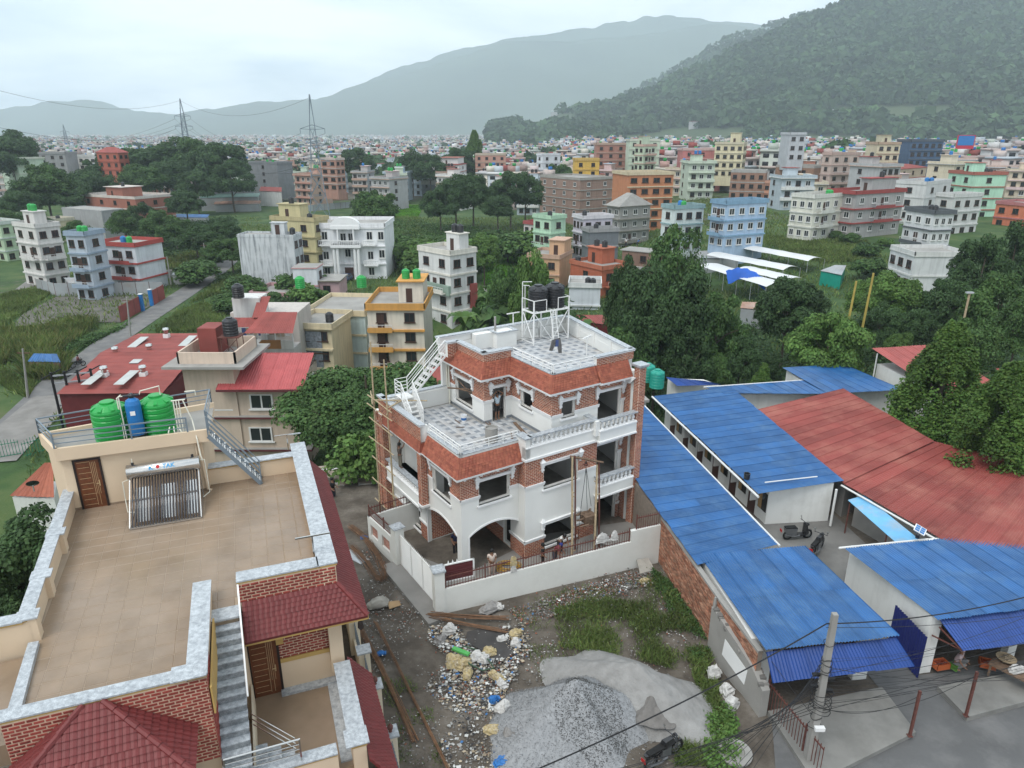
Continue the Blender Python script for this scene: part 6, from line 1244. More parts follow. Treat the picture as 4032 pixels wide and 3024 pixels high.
 if cabin:
  f0,f1,g0,g1,h = cabin; q = [bil(*k)[:2] for k in ((f0,g0),(f1,g0),(f1,g1),(f0,g1))]; MB().prism([tuple(k) for k in q],zr + .18,zr + h).obj('stair_cabin',m,t); ccx = sum(k[0] for k in q) / 4; ccy = sum(k[1] for k in q) / 4
  MB().prism([(k[0] + (k[0] - ccx) * .14,k[1] + (k[1] - ccy) * .14) for k in q],zr + h,zr + h + .15).obj('cabin_roof',bm_,t); F = Face(*q[0],*q[1]); F = F if F.n.y < 0 else Face(*q[1],*q[0]); b = MB(); F.box(b,F.L * .3,F.L * .3 + .85,zr + .2,zr + 2.1,0,.04); b.obj('cabin_door','win_brown',t)
 if hip:
  mh,hh = hip; g_ = grow(.7); b = MB(); b.add([(x,y,zr + .15) for x,y in g_] + [(cx * .6 + (pl[0][0] + pl[3][0]) * .2,cy * .6 + (pl[0][1] + pl[3][1]) * .2,zr + hh),(cx * .6 + (pl[1][0] + pl[2][0]) * .2,cy * .6 + (pl[1][1] + pl[2][1]) * .2,zr + hh)],[(0,1,5,4),(1,2,5),(2,3,4,5),(3,0,4),(0,3,2,1)]); fixn(b.obj('roof',mh,t))
 words = ['left','right','middle']; cnt = len(tanks)
 for i,(cl,f,g_) in enumerate(tanks):
  q = bil(f,g_) + Vector((o.x,o.y,g)); zc = cabin[4] if cabin and cabin[0] <= f <= cabin[1] and cabin[2] <= g_ <= cabin[3] else 0
  small_tank(cl,('%s water tank on the %s' % (cl,d)) if cnt == 1 else ('%s of the %s water tanks on the %s' % (words[i % 3],cl,d)),q + Vector((0,0,max(zc - .03,.02))),1.05)
 return t,P,g,ztop
mat('paint_117_122_124',(.50,.52,.53),.85,var=.15,vs=.3,streak=.95,scol=(.15,.165,.175),dirt=.6,dcol=(.62,.63,.63),ds=.5)
# --- neighbour with the pink-red tile roof, seen over the cream terrace
nb = thing('pink_roof_house','beige three-storey house with pink-red pressed tile roof and flat tower','house'); PINK = mat('tile_rose',(.40,.085,.085),.45,var=.12,vs=.8,rnd=.06); BE = (.52,.42,.33)
zE = 1.5; c0,c1_,c2_ = px(*Bz(655,1330),zE),px(*Bz(-90,1330),zE),px(*Bz(795,1105),zE)
dx = (c0 - c1_); dx.z = 0; dx = dx.normalized(); dy = Vector((-dx.y,dx.x,0)); dep = 7.5; o_ = c0.copy(); o_.z = 0; Lw = (c0 - c1_).length
cn = lambda a,b,z=0.0: o_ - dx * a + dy * b + Vector((0,0,z))
def nbp(mb,nm,m): return fixn(mb.obj(nm,m,nb))
for z0,z1 in ((-8,-4.4),(-4.2,-1.35),(-1.15,zE)): nbp(MB().prism([tuple(cn(a,b)[:2]) for a,b in ((0,0),(Lw,0),(Lw,dep),(0,dep))],z0,z1),'wall',mg(BE))
for z,e in ((-4.4,1.1),(-1.35,.95)): nbp(MB().prism([tuple(cn(a,b)[:2]) for a,b in ((-e,-.35),(Lw,-.35),(Lw,dep),(-e,dep))],z,z + .2),'floor_ledge','concrete'); b = MB(); b.bar(cn(-e,-.36,z + .05),cn(Lw,-.36,z + .05),.06,.16); b.bar(cn(-e - .01,-.36,z + .05),cn(-e - .01,dep,z + .05),.06,.16); b.obj('ledge_edge','maroon_sheet',nb)
corrugate(nb,(cn(-1.0,-.8,zE - .05),cn(Lw * .72,-.8,zE - .05),cn(Lw * .72,3.6,zE + 1.9),cn(-1.0,3.6,zE + 1.9)),8,PINK.name,1.1,.22,.03); corrugate(nb,(cn(-1.0,8.2,zE + .3),cn(Lw * .72,8.2,zE + .3),cn(Lw * .72,3.55,zE + 1.9),cn(-1.0,3.55,zE + 1.9)),6,PINK.name,1.1,.22,.03)
b = MB(); b.add([cn(0,0,zE),cn(0,3.6,zE + 1.8),cn(0,dep,zE + .4),cn(.2,0,zE),cn(.2,3.6,zE + 1.8),cn(.2,dep,zE + .4)],[(0,1,2),(5,4,3),(0,3,4,1),(1,4,5,2)]); fixn(b.obj('gable',mg(BE),nb)); b = MB(); b.bar(cn(-1.0,-.85,zE - .1),cn(Lw * .72,-.85,zE - .1),.08,.18); b.obj('fascia','maroon_sheet',nb)
FN = Face(*cn(Lw,0)[:2],*cn(0,0)[:2]); FNr = Face(*cn(0,0)[:2],*cn(0,dep)[:2])
for zf in (-.55,-3.6):
 for x,y in ((75,210),(400,540)): a = (px(*Bz(x,1400),zf + .6) - px(*Bz(655,1400),zf + .6)).length; put_window(nb,FN,Lw - a * .93 + .0,zf,2.0,1.35,'win_white')
 for f in (.3,.75): put_window(nb,FNr,dep * f,zf,1.0,1.3,'win_white')
tx0,tx1 = Lw * .56,Lw * 1.05; nbp(MB().prism([tuple(cn(a,b)[:2]) for a,b in ((tx0,-.15),(tx1,-.15),(tx1,5),(tx0,5))],-8,3.4),'tower_wall',mg(BE)); nbp(MB().prism([tuple(cn(a,b)[:2]) for a,b in ((tx0 - 1.3,-1.2),(tx1 + 1.2,-1.2),(tx1 + 1.2,5.8),(tx0 - 1.3,5.8))],3.4,3.62),'tower_roof','concrete')
b = MB()
for (a0,a1,b0,b1) in ((tx0 - .4,tx1 + .2,-.3,-.15),(tx0 - .4,tx1 + .2,4.8,4.95),(tx0 - .4,tx0 - .25,-.3,4.95),(tx1 + .05,tx1 + .2,-.3,4.95)): b.prism([tuple(cn(a,c)[:2]) for a,c in ((a0,b0),(a1,b0),(a1,b1),(a0,b1))],3.62,4.6)
b.obj('tower_parapet',mg((.62,.50,.40)),nb); nbp(MB().prism([tuple(cn(a,c)[:2]) for a,c in ((tx0 + 2.0,2.2),(tx0 + 3.6,2.2),(tx0 + 3.6,4.4),(tx0 + 2.0,4.4))],3.62,6.0),'tin_hut','roof_red')
b = MB()
for a,c in ((tx0 + .2,2.0),(tx0 + 1.6,2.0),(tx0 + .2,3.4),(tx0 + 1.6,3.4)): b.bar(cn(a,c,3.6),cn(a,c,5.2),.06)
b.bar(cn(tx0 + .2,2,3.7),cn(tx0 + 1.6,2,5.1),.05); b.bar(cn(tx0 + 1.6,2,3.7),cn(tx0 + .2,2,5.1),.05); b.prism([tuple(cn(a,c)[:2]) for a,c in ((tx0,1.9),(tx0 + 1.8,1.9),(tx0 + 1.8,3.5),(tx0,3.5))],5.2,5.28); b.obj('tank_frame','rust_steel',nb); small_tank('black','black water tank on the rusty frame over the pink-roofed house tower',cn(tx0 + .9,2.7,5.28),1.25)
# --- factory hall with red roof and vents
fh_ = thing('factory_hall','long factory hall with dull red sheet roof, skylights and steel vents','factory'); zf = -2.6; q0,q1,q2,q3 = px(219,1553,zf),px(640,1548,zf),px(890,1312,zf),px(542,1314,zf); mid0,mid1 = (q0 + q3) / 2 + Vector((0,0,.9)),(q1 + q2) / 2 + Vector((0,0,.9))
corrugate(fh_,(q0,mid0,mid1,q1),1,'roof_red',1.0,.3,.02); corrugate(fh_,(mid0,q3,q2,mid1),1,'roof_red',1.0,.3,.02); mat('red_dark',(.12,.018,.02),.7,var=.15); mg_ = [tuple(p[:2]) for p in (q0,q1,q2,q3)]; block(fh_,[(x * .985 + q2.x * .015,y * .985 + q2.y * .015) for x,y in mg_],-9,zf - .1,'red_dark'); mat('skylight',(.45,.46,.44),.5,var=.1)
for u,v in ((375,1490),(500,1490),(555,1410),(740,1345),(545,1350),(1000,1360)):
 f = px(u,v,zf + .6); s_ = (q3 - q0).normalized(); e = (q1 - q0).normalized(); b = MB(); b.obox(f + Vector((0,0,.12)),e * 1.0,s_ * 4.5,(0,0,.04)); b.obj('skylight','skylight',fh_)
for k,(u,v) in enumerate(((456,1397),(412,1475),(656,1320),(590,1385),(565,1472),(870,1330),(862,1362))):
 t = thing('roof_vent','steel turbine vent on a white base on the factory roof, number %s from the front' % ('one two three four five six seven'.split()[k]),'vent',px(u,v,zf + .55),0,'vents on the factory roof'); t['label'] = ['steel turbine vent on the factory roof near the left edge, second row','steel turbine vent on the factory roof nearest the front eave','steel turbine vent at the far edge of the factory roof','steel turbine vent beside the flat tower parapet on the factory roof','steel turbine vent half hidden by the beige tower on the factory roof','steel turbine vent at the far right of the factory roof','steel turbine vent right of the beige tower, nearest the red-roofed house'][k]
 MB().box(-.32,.32,-.32,.32,-.3,.2).obj('vent_base','trim_white',t); MB().lathe([(.26,.25),(.26,.55),(.36,.62),(.4,.75),(.34,.92),(.1,.98)],14).obj('vent_cap','chrome',t)
# --- rows of houses
R_ = bld
tt_,tP,tg,tzz = R_('tiled tower house','pale yellow house with a grey patterned tile column below the mint terrace',Bz(655,860),None,Bz(925,870),4,(.62,.53,.36),(.62,.53,.36),2,2,dep=7,par=.8,tanks=(('black',.75,.4),),slab=.6,sp=76,fh=2.65)
mat('pattern_tile',(.20,.22,.25),.5,var=.5,vs=3.5); F = Face(0,0,tP[1].x - tP[0].x,tP[1].y - tP[0].y); b = MB(); F.box(b,F.L * .3,F.L * .72,-2,10.2,0,.12); b.obj('tile_column','pattern_tile',tt_)
R_('mint terrace house','pale mint house with cream parapet behind the tiled tower house',Bz(740,770),None,Bz(1170,780),3,(.55,.66,.66),(.66,.56,.38),2,1,top=4.0,dep=11,ww=2.6,fr='win_brown',slab=.3,sp=70,fh=2.65)
t_,P_,g_,zt_ = R_('yellow balconied block','cream apartment block with orange-yellow balcony bands and two green tanks',Bz(1185,725),None,Bz(1595,725),4,(.64,.59,.50),(.58,.30,.08),3,2,top=3.6,dep=10,bal=((0,3,.02,.45),(0,2,.02,.45),(0,1,.02,.45)),cabin=(.5,.95,.35,.85,3.0),tanks=(('green',.62,.5),('green',.82,.5)),slab=.45,par=.9,sp=76,fh=2.65)
mh_,mP,mgz,mzz = R_('modern house','modern white and grey house with green band and dark red panel before the paddy',Bz(1560,305),Bz(1790,345),Bz(1970,300),4,(.62,.62,.60),(.66,.63,.56),2,2,zg=-7.2,cabin=(.45,.85,.55,.9,2.9),tanks=(('black',.6,.7),('black',.75,.72)),fr='win_brown',bal=((0,2,.1,.9),),slab=.25,sp=72)
F = Face(mP[1].x - mP[0].x,mP[1].y - mP[0].y,mP[2].x - mP[0].x,mP[2].y - mP[0].y); b = MB(); F.box(b,F.L * .72,F.L * .98,3.0,7.0,0,.3); b.obj('red_panel','roof_red',mh_); F = Face(0,0,mP[1].x - mP[0].x,mP[1].y - mP[0].y); b = MB(); F.box(b,0,F.L,5.6,7.2,0,.5); b.obj('green_band',mg((.25,.33,.27)),mh_)
R_('stained block','tall windowless side of a grey rain-stained concrete house near the mansion',Bz(245,225),Bz(650,230),Bz(715,210),4,(.46,.48,.49),None,0,2,zg=-7.2,cabin=(.55,.8,.4,.7,2.4),tanks=(('black',.9,.6),),slab=.12,par=.5,sp=60)
R_('weathered yellow house','weathered yellow house with water-stained parapets behind the stained block',Bz(490,90),Bz(800,105),Bz(870,80),4,(.52,.46,.26),(.42,.36,.2),2,2,zg=-7.3,cabin=(.1,.6,.3,.9,3.0),tanks=(('black',.35,.5),('black',.85,.2)),slab=.4,sp=56)
R_('pink roof annex','small white building with faded pink roof before the white mansion',Bz(645,465),Bz(820,465),Bz(848,450),2,(.60,.62,.64),(.52,.28,.28),0,1,zg=-7.2,slab=.2,par=.25,ppar=False)
R_('pink terrace house','white house with pink parapets and laundry terrace behind the red roofs',Bz(340,640),None,Bz(680,650),3,(.60,.52,.52),(.55,.33,.34),0,2,top=1.2,dep=8,slab=.3,sp=64)
R_('mossy pink house','low pink house with a mossy flat roof beside the pink terrace house',Bz(800,560),None,Bz(985,560),2,(.50,.33,.34),(.20,.18,.14),2,1,top=-.8,dep=6,slab=.5,par=.2,ppar=False,sp=62)
small_tank('green','green water tank on a steel stand behind the laundry terrace',px(*Bz(706,615),1.6),1.3); small_tank('green','green water tank on the pink wall beside the orange house',px(*Bz(1152,610),2.0),1.3); small_tank('black','black ribbed tank on the white tower over the red sheet roofs',px(*Bz(258,685),2.9),1.35)
# red sheet roofed house
rs = thing('red_sheet_house','house with dark red sheet roofs over an open veranda hung with laundry','house')
corrugate(rs,(px(*Bz(295,945),-.2),px(*Bz(650,945),-.2),px(*Bz(685,790),1.2),px(*Bz(440,790),1.2)),1,'roof_red',1.0,.22,.025); corrugate(rs,(px(*Bz(110,900),-.1),px(*Bz(395,900),-.1),px(*Bz(440,830),.6),px(*Bz(165,830),.6)),1,'roof_red',1.0,.22,.025); corrugate(rs,(px(*Bz(355,830),.7),px(*Bz(440,830),.7),px(*Bz(490,675),2.6),px(*Bz(400,680),2.6)),1,'roof_red',1.0,.22,.025)
q = [px(*Bz(x,1000),-2.4) for x in (150,650)]; dv = (q[1] - q[0]); nn = Vector((-dv.y,dv.x,0)).normalized(); nn = nn if nn.y > 0 else -nn
block(rs,[tuple(p[:2]) for p in (q[0] + nn * 3,q[1] + nn * 3,q[1] + nn * 9,q[0] + nn * 9)],-9,.4,mg((.5,.46,.42))); block(rs,[tuple(p[:2]) for p in (q[0],q[1],q[1] + nn * 3,q[0] + nn * 3)],-9,-3.4,mg((.46,.45,.43))); F = Face(q[0].x,q[0].y,q[1].x,q[1].y)
for k,(a0,a1,cc) in enumerate(((0,.33,(.36,.17,.06)),(.34,.5,(.6,.58,.55)),(.51,.82,(.36,.17,.06)),(.83,1,(.6,.58,.55)))): b = MB(); F.box(b,a0 * F.L,a1 * F.L,-3.4,-2.3,-.1,.06); b.obj('veranda_panel',mg(cc),rs)
for k in range(5): b = MB(); b.bar(F.p(F.L * k / 4,-3.4,-.1),F.p(F.L * k / 4,-.3,-.1),.12); b.obj('veranda_post','trim_white',rs)
for k in range(14): a = F.L * (.12 + .8 * k / 14); b = MB(); F.box(b,a,a + random.uniform(.3,.6),-1.6 - random.uniform(.1,.6),-1.0,-1.0,-.97); b.obj('laundry',random.choice(['cloth_grey','cloth_blue','trim_white','litter_beige']),rs)
bw_ = px(*Bz(205,690),2.6); block(rs,[(bw_.x,bw_.y),(bw_.x + 3.4,bw_.y),(bw_.x + 3.4,bw_.y + 3),(bw_.x,bw_.y + 3)],-9,2.6,mg((.6,.59,.57)),'water_tower')
# white mansion with pediment and columns
mt_,P_,g_,zt_ = R_('white mansion','white classical mansion with round pediment, tall columns and balustrades',Bz(790,145),None,Bz(1310,145),3,(.74,.75,.76),(.76,.76,.77),0,0,zg=-7.3,dep=12,fh=3.6,par=.9,slab=.35,name='mansion',cat='mansion')
l0,r0 = P_[0] - Vector((P_[0].x,P_[0].y,0)),P_[1] - Vector((P_[0].x,P_[0].y,0)); F = Face(0,0,P_[1].x - P_[0].x,P_[1].y - P_[0].y); H_ = zt_ - g_ - .9; cxm = F.L * .47
for k,f in enumerate((.3,.35,.59,.64)): b = MB(); q = F.p(F.L * f,0,1.6); b.lathe([(.4,0),(.4,.3),(.32,.4),(.28,6.3),(.36,6.5),(.42,6.6)],12,(q.x,q.y,.4)); b.obj('column','trim_white',mt_)
b = MB(); F.box(b,F.L * .26,F.L * .68,7.0,7.6,0,2.1); F.box(b,F.L * .27,F.L * .67,H_ - .2,H_ + .5,-.5,1.2); b.obj('portico_slab','trim_white',mt_)
n = 16; pts = [(cxm - 2.9 * math.cos(math.pi * i / n),H_ + .5 + 1.7 * math.sin(math.pi * i / n)) for i in range(n + 1)]; b = MB(); F.slab(b,pts,-.3,1.1); fixn(b.obj('round_pediment','trim_white',mt_))
for f in (.36,.58): b = MB(); q = F.p(F.L * f,0,1.0); b.lathe([(.2,0),(.16,3.0),(.22,3.1)],10,(q.x,q.y,7.6)); b.obj('column','trim_white',mt_)
for f0,f1,z,pr in ((.08,.24,7.5,1.0),(.27,.67,7.6,2.0),(.7,.88,7.5,1.0),(.08,.26,3.4,1.1),(.7,.9,3.4,1.1),(0,.28,H_ + .1,.2),(.66,1,H_ + .1,.2)):
 b = MB(); F.box(b,F.L * f0,F.L * f1,z - .3,z,0,pr); F.box(b,F.L * f0,F.L * f1,z + .75,z + .87,pr - .2,pr); k = int((f1 - f0) * F.L / .35)
 for i in range(k + 1): a = F.L * (f0 + (f1 - f0) * i / k); F.box(b,a - .06,a + .06,z,z + .75,pr - .17,pr - .03)
 b.obj('balustrade','trim_white',mt_)
for f,z in ((.16,8.3),(.42,8.0),(.53,8.0),(.79,8.3),(.95,8.3),(.16,4.3),(.47,4.8),(.79,4.3),(.95,4.6),(.16,1.0),(.79,1.0)): put_window(mt_,F,F.L * f,z,1.2,1.75,'win_white')
b = MB(); F.box(b,cxm - .9,cxm + .9,0,2.7,0,.06); b.obj('door','win_brown',mt_)
# left group
R_('blue-grey house','blue-grey house with white balcony rails and two green tanks, left',A(510,420),A(660,425),A(745,410),4,(.42,.47,.52),(.28,.35,.43),2,1,zg=-7.4,bal=((0,1,.05,.95),(0,2,.1,.9)),tanks=(('green',.3,.5),('green',.55,.5)),slab=.4)
R_('white and red house','white house with red bands and a blank bluish side wall beside the road',A(745,500),A(1060,515),A(1195,460),3,(.60,.63,.66),(.38,.07,.06),3,0,zg=-7.4,bal=((0,1,.3,.9),(0,2,.3,.9)),tanks=(('blue',.45,.4),('green',.6,.4)),slab=.4)
R_('white corner house','white house with red brick front and flat terrace at the far left corner',A(100,345),A(270,365),A(400,345),4,(.62,.60,.57),(.62,.60,.57),2,2,zg=-7.4,bal=((1,2,.1,.9),(0,2,.3,.9)),cabin=(.2,.7,.3,.8,2.7),tanks=(('green',.4,.5),('green',.55,.5)))
R_('pale green house','pale green low house at the left edge behind the corner house',A(-160,330),A(-10,345),A(100,330),3,(.42,.52,.36),(.5,.55,.5),2,2,zg=-7.5)
R_('cream low house','low cream yellow house behind the blue-grey house',A(265,320),A(380,330),A(480,300),2,(.56,.50,.34),(.5,.46,.36),2,2,zg=-7.5,tanks=(('black',.8,.5),))
R_('grey render house','unplastered grey house with sloping side before the brick cross block',A(485,235),A(800,260),A(880,235),2,(.33,.33,.33),None,0,1,zg=-7.6,slab=.1,par=.3,sp=40)
R_('brick cross block','red brick block with white cross frames and a dark glass stair strip',A(640,125),A(1065,150),A(1180,110),4,(.33,.13,.09),(.56,.5,.45),4,3,zg=-7.6,cabin=(.42,.72,.1,.6,3.2),tanks=(('black',.6,.3),),slab=.2,sp=36)
R_('red pagoda block','tall red brick block with red hipped roof above the trees',Ez(595,375),Ez(730,385),Ez(790,365),5,(.36,.10,.065),(.36,.10,.065),3,2,zg=-8,hip=('roof_red',2.2),ppar=False,par=.3,sp=27)
R_('white lattice block','white block with rows of dark lattice windows left of the red pagoda block',Ez(410,410),None,Ez(590,415),3,(.58,.57,.54),(.5,.5,.48),3,5,zg=-8,dep=10,ww=3.0,sp=24)
R_('unplastered tower','dark grey unplastered block at the far left among trees',Ez(235,385),None,Ez(400,390),4,(.27,.27,.27),None,0,3,zg=-8,dep=9,sp=24)
R_('green left block','pale green block at the far left edge above the trees',Ez(-60,405),Ez(100,425),Ez(155,405),4,(.44,.54,.42),(.5,.52,.44),2,2,zg=-8,tanks=(('green',.3,.4),),sp=26)
R_('grey mesh block','grey block wrapped in dark mesh left of the tall pylon',Ez(1545,450),None,Ez(1720,455),4,(.22,.23,.24),None,0,1,zg=-8,dep=9,tanks=(('green',.4,.5),('green',.6,.5)),sp=25)
R_('pink framed block','pinkish brick block with wide dark windows right of the tall pylon',Fz_(95,255),Fz_(190,260),Fz_(272,250),4,(.40,.22,.17),(.5,.42,.38),2,2,zg=-8,ww=2.6,tanks=(('green',.8,.3),),sp=26.6)
R_('white hall house','long white house with red roof and black windows before the far town',Fz_(718,310),Fz_(960,312),Fz_(990,300),2,(.66,.66,.64),(.36,.13,.1),6,1,zg=-8,cabin=(.5,.95,.1,.9,3.2),hip=('roof_red',1.6),ppar=False,par=.3,sp=24)
R_('salmon block','salmon and brown block of flats with planted balconies in the centre',Fz_(1060,245),None,Fz_(1250,245),4,(.46,.25,.19),(.44,.36,.28),2,4,zg=-7.5,dep=10,bal=((0,1,.3,.7),(0,2,.3,.7)),sp=23)
R_('yellow tower house','mustard yellow house with blue roof edge in the town centre',Fz_(1680,265),None,Fz_(1835,255),4,(.58,.37,.08),(.5,.33,.1),2,2,zg=-5,dep=8,sp=29)
R_('white box house','plain bluish white house with a red sheet hut on its roof',Fz_(1425,230),Fz_(1480,235),Fz_(1590,225),4,(.60,.63,.65),(.6,.62,.64),1,2,zg=-6,dep=9,sp=23)
R_('mint tower house','tall pale green house with grey stair tower in the town',Fz_(2035,175),Fz_(2110,180),Fz_(2190,160),5,(.48,.56,.42),(.5,.34,.28),2,2,zg=-3,bal=((1,2,.1,.9),(1,3,.1,.9),(1,4,.1,.9)),cabin=(.1,.5,.2,.8,3.5),sp=28)
R_('old brick block','long weathered brick block with grey bands and white windows',Fz_(1465,375),Fz_(1715,395),Fz_(1790,420),4,(.30,.20,.16),(.34,.32,.29),4,2,zg=-6.2,fr='win_white',slab=.25,sp=35)
R_('orange brick flats','tall orange block with cream bands and rows of windows',Cz(1060,-40),None,Cz(1390,-45),5,(.48,.20,.10),(.56,.47,.32),3,4,top=8.5,dep=11,ww=1.9,sp=41)
R_('lilac house','pale lilac house with white rail terrace behind the dark grey wall',Cz(555,260),Cz(735,275),Cz(945,265),3,(.56,.52,.58),(.6,.58,.6),3,3,zg=-6.8,slab=.4,bal=((0,1,.1,.6),),tanks=(('black',.25,.3),),sp=50)
R_('mint green house','small mint green house left of the lilac house',Cz(370,260),Cz(500,275),Cz(560,265),3,(.44,.62,.46),(.4,.58,.42),2,1,zg=-6.8,bal=((0,1,.1,.9),),tanks=(('black',.6,.4),),sp=52)
R_('white and maroon cottage','small white house with maroon eaves left of the mint green house',Cz(300,310),None,Cz(390,320),2,(.6,.56,.54),(.33,.08,.08),2,2,zg=-6.8,dep=7)
R_('dark grey wall house','house with a bare dark grey concrete side in front of the lilac house',Cz(680,355),Cz(780,370),Cz(990,362),2,(.17,.185,.20),(.3,.3,.3),0,0,zg=-6.8,tanks=(('black',.3,.4),),sp=52)
R_('pagoda house','old grey concrete house with mossy pagoda roofs and stepped storeys',Cz(860,190),Cz(1000,205),Cz(1220,190),4,(.30,.29,.27),(.22,.21,.18),2,3,zg=-6.5,hip=('concrete',3.2),ppar=False,par=.3,slab=.8,fr='win_white',bal=((1,1,.1,.6),),sp=44)
R_('terracotta house','terracotta red house with cream and yellow panels and curved balconies',Cz(640,590),Cz(870,640),Cz(1055,590),3,(.40,.115,.06),(.42,.14,.08),1,2,zg=-6.6,bal=((1,1,.1,.9),(1,2,.1,.9)),cabin=(.1,.55,.5,.95,3.0),tanks=(('black',.2,.7),('black',.45,.7),('black',.15,.1)),slab=.3,sp=62)
R_('peach terrace house','peach coloured house with purple rail panels left of the terracotta house',Cz(330,545),None,Cz(560,560),2,(.58,.36,.22),(.5,.33,.24),0,2,zg=-6.6,dep=8,cabin=(.5,.98,.4,.95,3.0),sp=58)
R_('white annex','white annex with a blank bluish wall and solar heaters before the terracotta house',Cz(475,700),Cz(630,760),Cz(858,765),2,(.60,.63,.67),(.62,.63,.62),0,0,zg=-6.6,tanks=(('black',.8,.6),('black',.9,.75)),sp=66)
R_('concrete skeleton','unfinished concrete frame house with bamboo props and brick infill',Cz(1015,520),Cz(1330,550),Cz(1525,545),2,(.24,.15,.115),(.42,.42,.40),3,2,zg=-5.5,slab=.5,par=.15,ppar=False,bandz=.5,sp=56)
R_('white and teal house','white house with teal parapet and solar panels right of the orange flats',Cz(1325,190),Cz(1400,200),Cz(1610,190),3,(.58,.64,.62),(.25,.36,.37),1,3,zg=-2,tanks=(('blue',.5,.4),('green',.75,.4)),cabin=None)
R_('light blue house','light blue house with darker blue bands and bare balconies',Cz(1650,155),Cz(1780,165),Cz(2070,150),3,(.38,.50,.64),(.20,.33,.45),2,4,zg=-.6,bal=((0,1,.1,.9),(0,2,.1,.9)),slab=.45,fr='win_white')
R_('ivory house','ivory three-storey house with laundry terrace and green tanks',Dz(395,500),Dz(610,520),Dz(870,500),3,(.64,.63,.54),(.60,.60,.54),3,4,zg=-.4,tanks=(('green',.8,.5),('green',.9,.5)),bal=((1,1,.1,.5),(1,2,.1,.5)),slab=.3,fr='win_white')
R_('grey villa','grey house with dark red eave bands and white windows',Dz(840,465),Dz(930,490),Dz(1300,470),3,(.36,.35,.34),(.30,.06,.055),2,4,zg=.2,slab=.6,fr='win_white',bal=((1,1,.35,.75),(1,2,.35,.75)),cabin=(.4,.8,.4,.9,3.0),tanks=(('black',.6,.7),))
R_('stained white house','tall white house with black rain stains and blue tanks on top',Dz(1375,400),Dz(1470,420),Dz(1660,400),4,(.58,.58,.57),(.55,.55,.54),1,2,zg=-1,tanks=(('blue',.75,.3),('blue',.85,.35)),slab=.15,sp=46)
R_('white rear house','stained white house joined behind the tall white house',Dz(1620,500),Dz(1680,515),Dz(1900,505),3,(.56,.56,.54),(.56,.56,.54),1,3,zg=-1,slab=.3)
R_('white stepped house','white stepped house with dark grey parapet bands above the grove',Dz(1310,610),Dz(1530,640),Dz(1745,640),3,(.62,.63,.63),(.10,.11,.12),3,3,zg=-2.2,bal=((0,1,.1,.9),),tanks=(('black',.6,.4),('black',.7,.45)),slab=.45,fr='win_white')
R_('white front terrace','white lower terrace house in front of the stepped house',Dz(1010,890),Dz(1380,960),Dz(1800,960),2,(.60,.61,.61),(.60,.6,.58),3,0,zg=-3,slab=.2)
R_('mint end house','bright mint green house with a red hut on the roof at right',Dz(1640,330),Dz(1830,345),Dz(2010,335),4,(.42,.66,.50),(.36,.12,.09),2,1,zg=.5,cabin=(.2,.5,.3,.7,2.8),tanks=(('black',.85,.6),('black',.7,.6)),sp=42)
R_('orange edge house','bright orange house with blue rail at the right edge',Dz(2005,565),None,Dz(2330,590),2,(.56,.18,.10),(.4,.16,.16),2,3,zg=-1,dep=9)
R_('unplastered hall','unplastered brick hall with concrete frame and laundry roof',Dz(-40,330),None,Dz(228,335),4,(.29,.17,.12),(.36,.35,.33),2,4,zg=-.5,dep=10,slab=.1,sp=33)
R_('brick frame block','raw brick block with concrete columns behind the purple house',Dz(305,290),Dz(600,300),Dz(690,285),4,(.28,.17,.115),(.33,.31,.28),2,1,zg=0,slab=.1,sp=32)
R_('purple panel house','salmon house with a purple panel before the raw brick block',Dz(285,405),Dz(365,420),Dz(560,400),3,(.52,.27,.18),(.5,.28,.2),2,3,zg=-.3,sp=34)
R_('tan hipped house','tan house with red hipped roof right of the big beige block',Dz(1195,310),Dz(1260,320),Dz(1465,305),4,(.48,.39,.28),(.34,.12,.09),2,3,zg=.5,hip=('roof_red',1.5),ppar=False,par=.3,sp=33)
R_('big beige block','large beige-pink block with arched top windows and balconies',Dz(690,175),Dz(745,185),Dz(960,165),5,(.46,.36,.31),(.42,.3,.26),1,3,zg=.5,bal=((1,1,.05,.95),(1,2,.05,.95),(1,3,.05,.95)),sp=32)
R_('cream arched house','cream house with arched windows on the top floor',Dz(1095,110),None,Dz(1270,100),4,(.55,.50,.36),(.4,.3,.22),2,3,zg=0,dep=9,cabin=(.3,.7,.3,.8,3),sp=30)
R_('blue glass block','dark blue glass fronted block with an orange roof',Dz(1350,90),None,Dz(1600,85),4,(.07,.12,.20),(.09,.11,.14),2,5,zg=0,dep=10,ww=2,sp=29)
R_('grey stair tower','pale grey unfinished tower with a pointed gable',Dz(415,40),None,Dz(540,45),3,(.44,.46,.48),None,0,2,zg=0,dep=9,sp=30)
R_('cream office','large cream office block with green windows at the upper right',Dz(-160,100),Dz(60,110),Dz(270,95),4,(.62,.56,.38),(.5,.46,.34),4,3,zg=0,cabin=(.5,.85,.1,.5,4),sp=28)
R_('rose tower block','rose pink block with white framed windows in the upper centre',(2690,580),None,(2850,575),5,(.46,.18,.17),(.5,.36,.34),2,3,zg=-2,dep=9,sp=27)
R_('green house far','pale green house left of the rose block with balconies',(2480,545),None,(2600,545),5,(.47,.55,.43),(.5,.52,.44),2,3,zg=-3,dep=9,sp=26)
R_('brown brick house','brown brick house with roof garden in the upper centre',(2350,560),None,(2465,560),4,(.34,.17,.13),(.4,.28,.22),2,3,zg=-4,dep=9,sp=25)
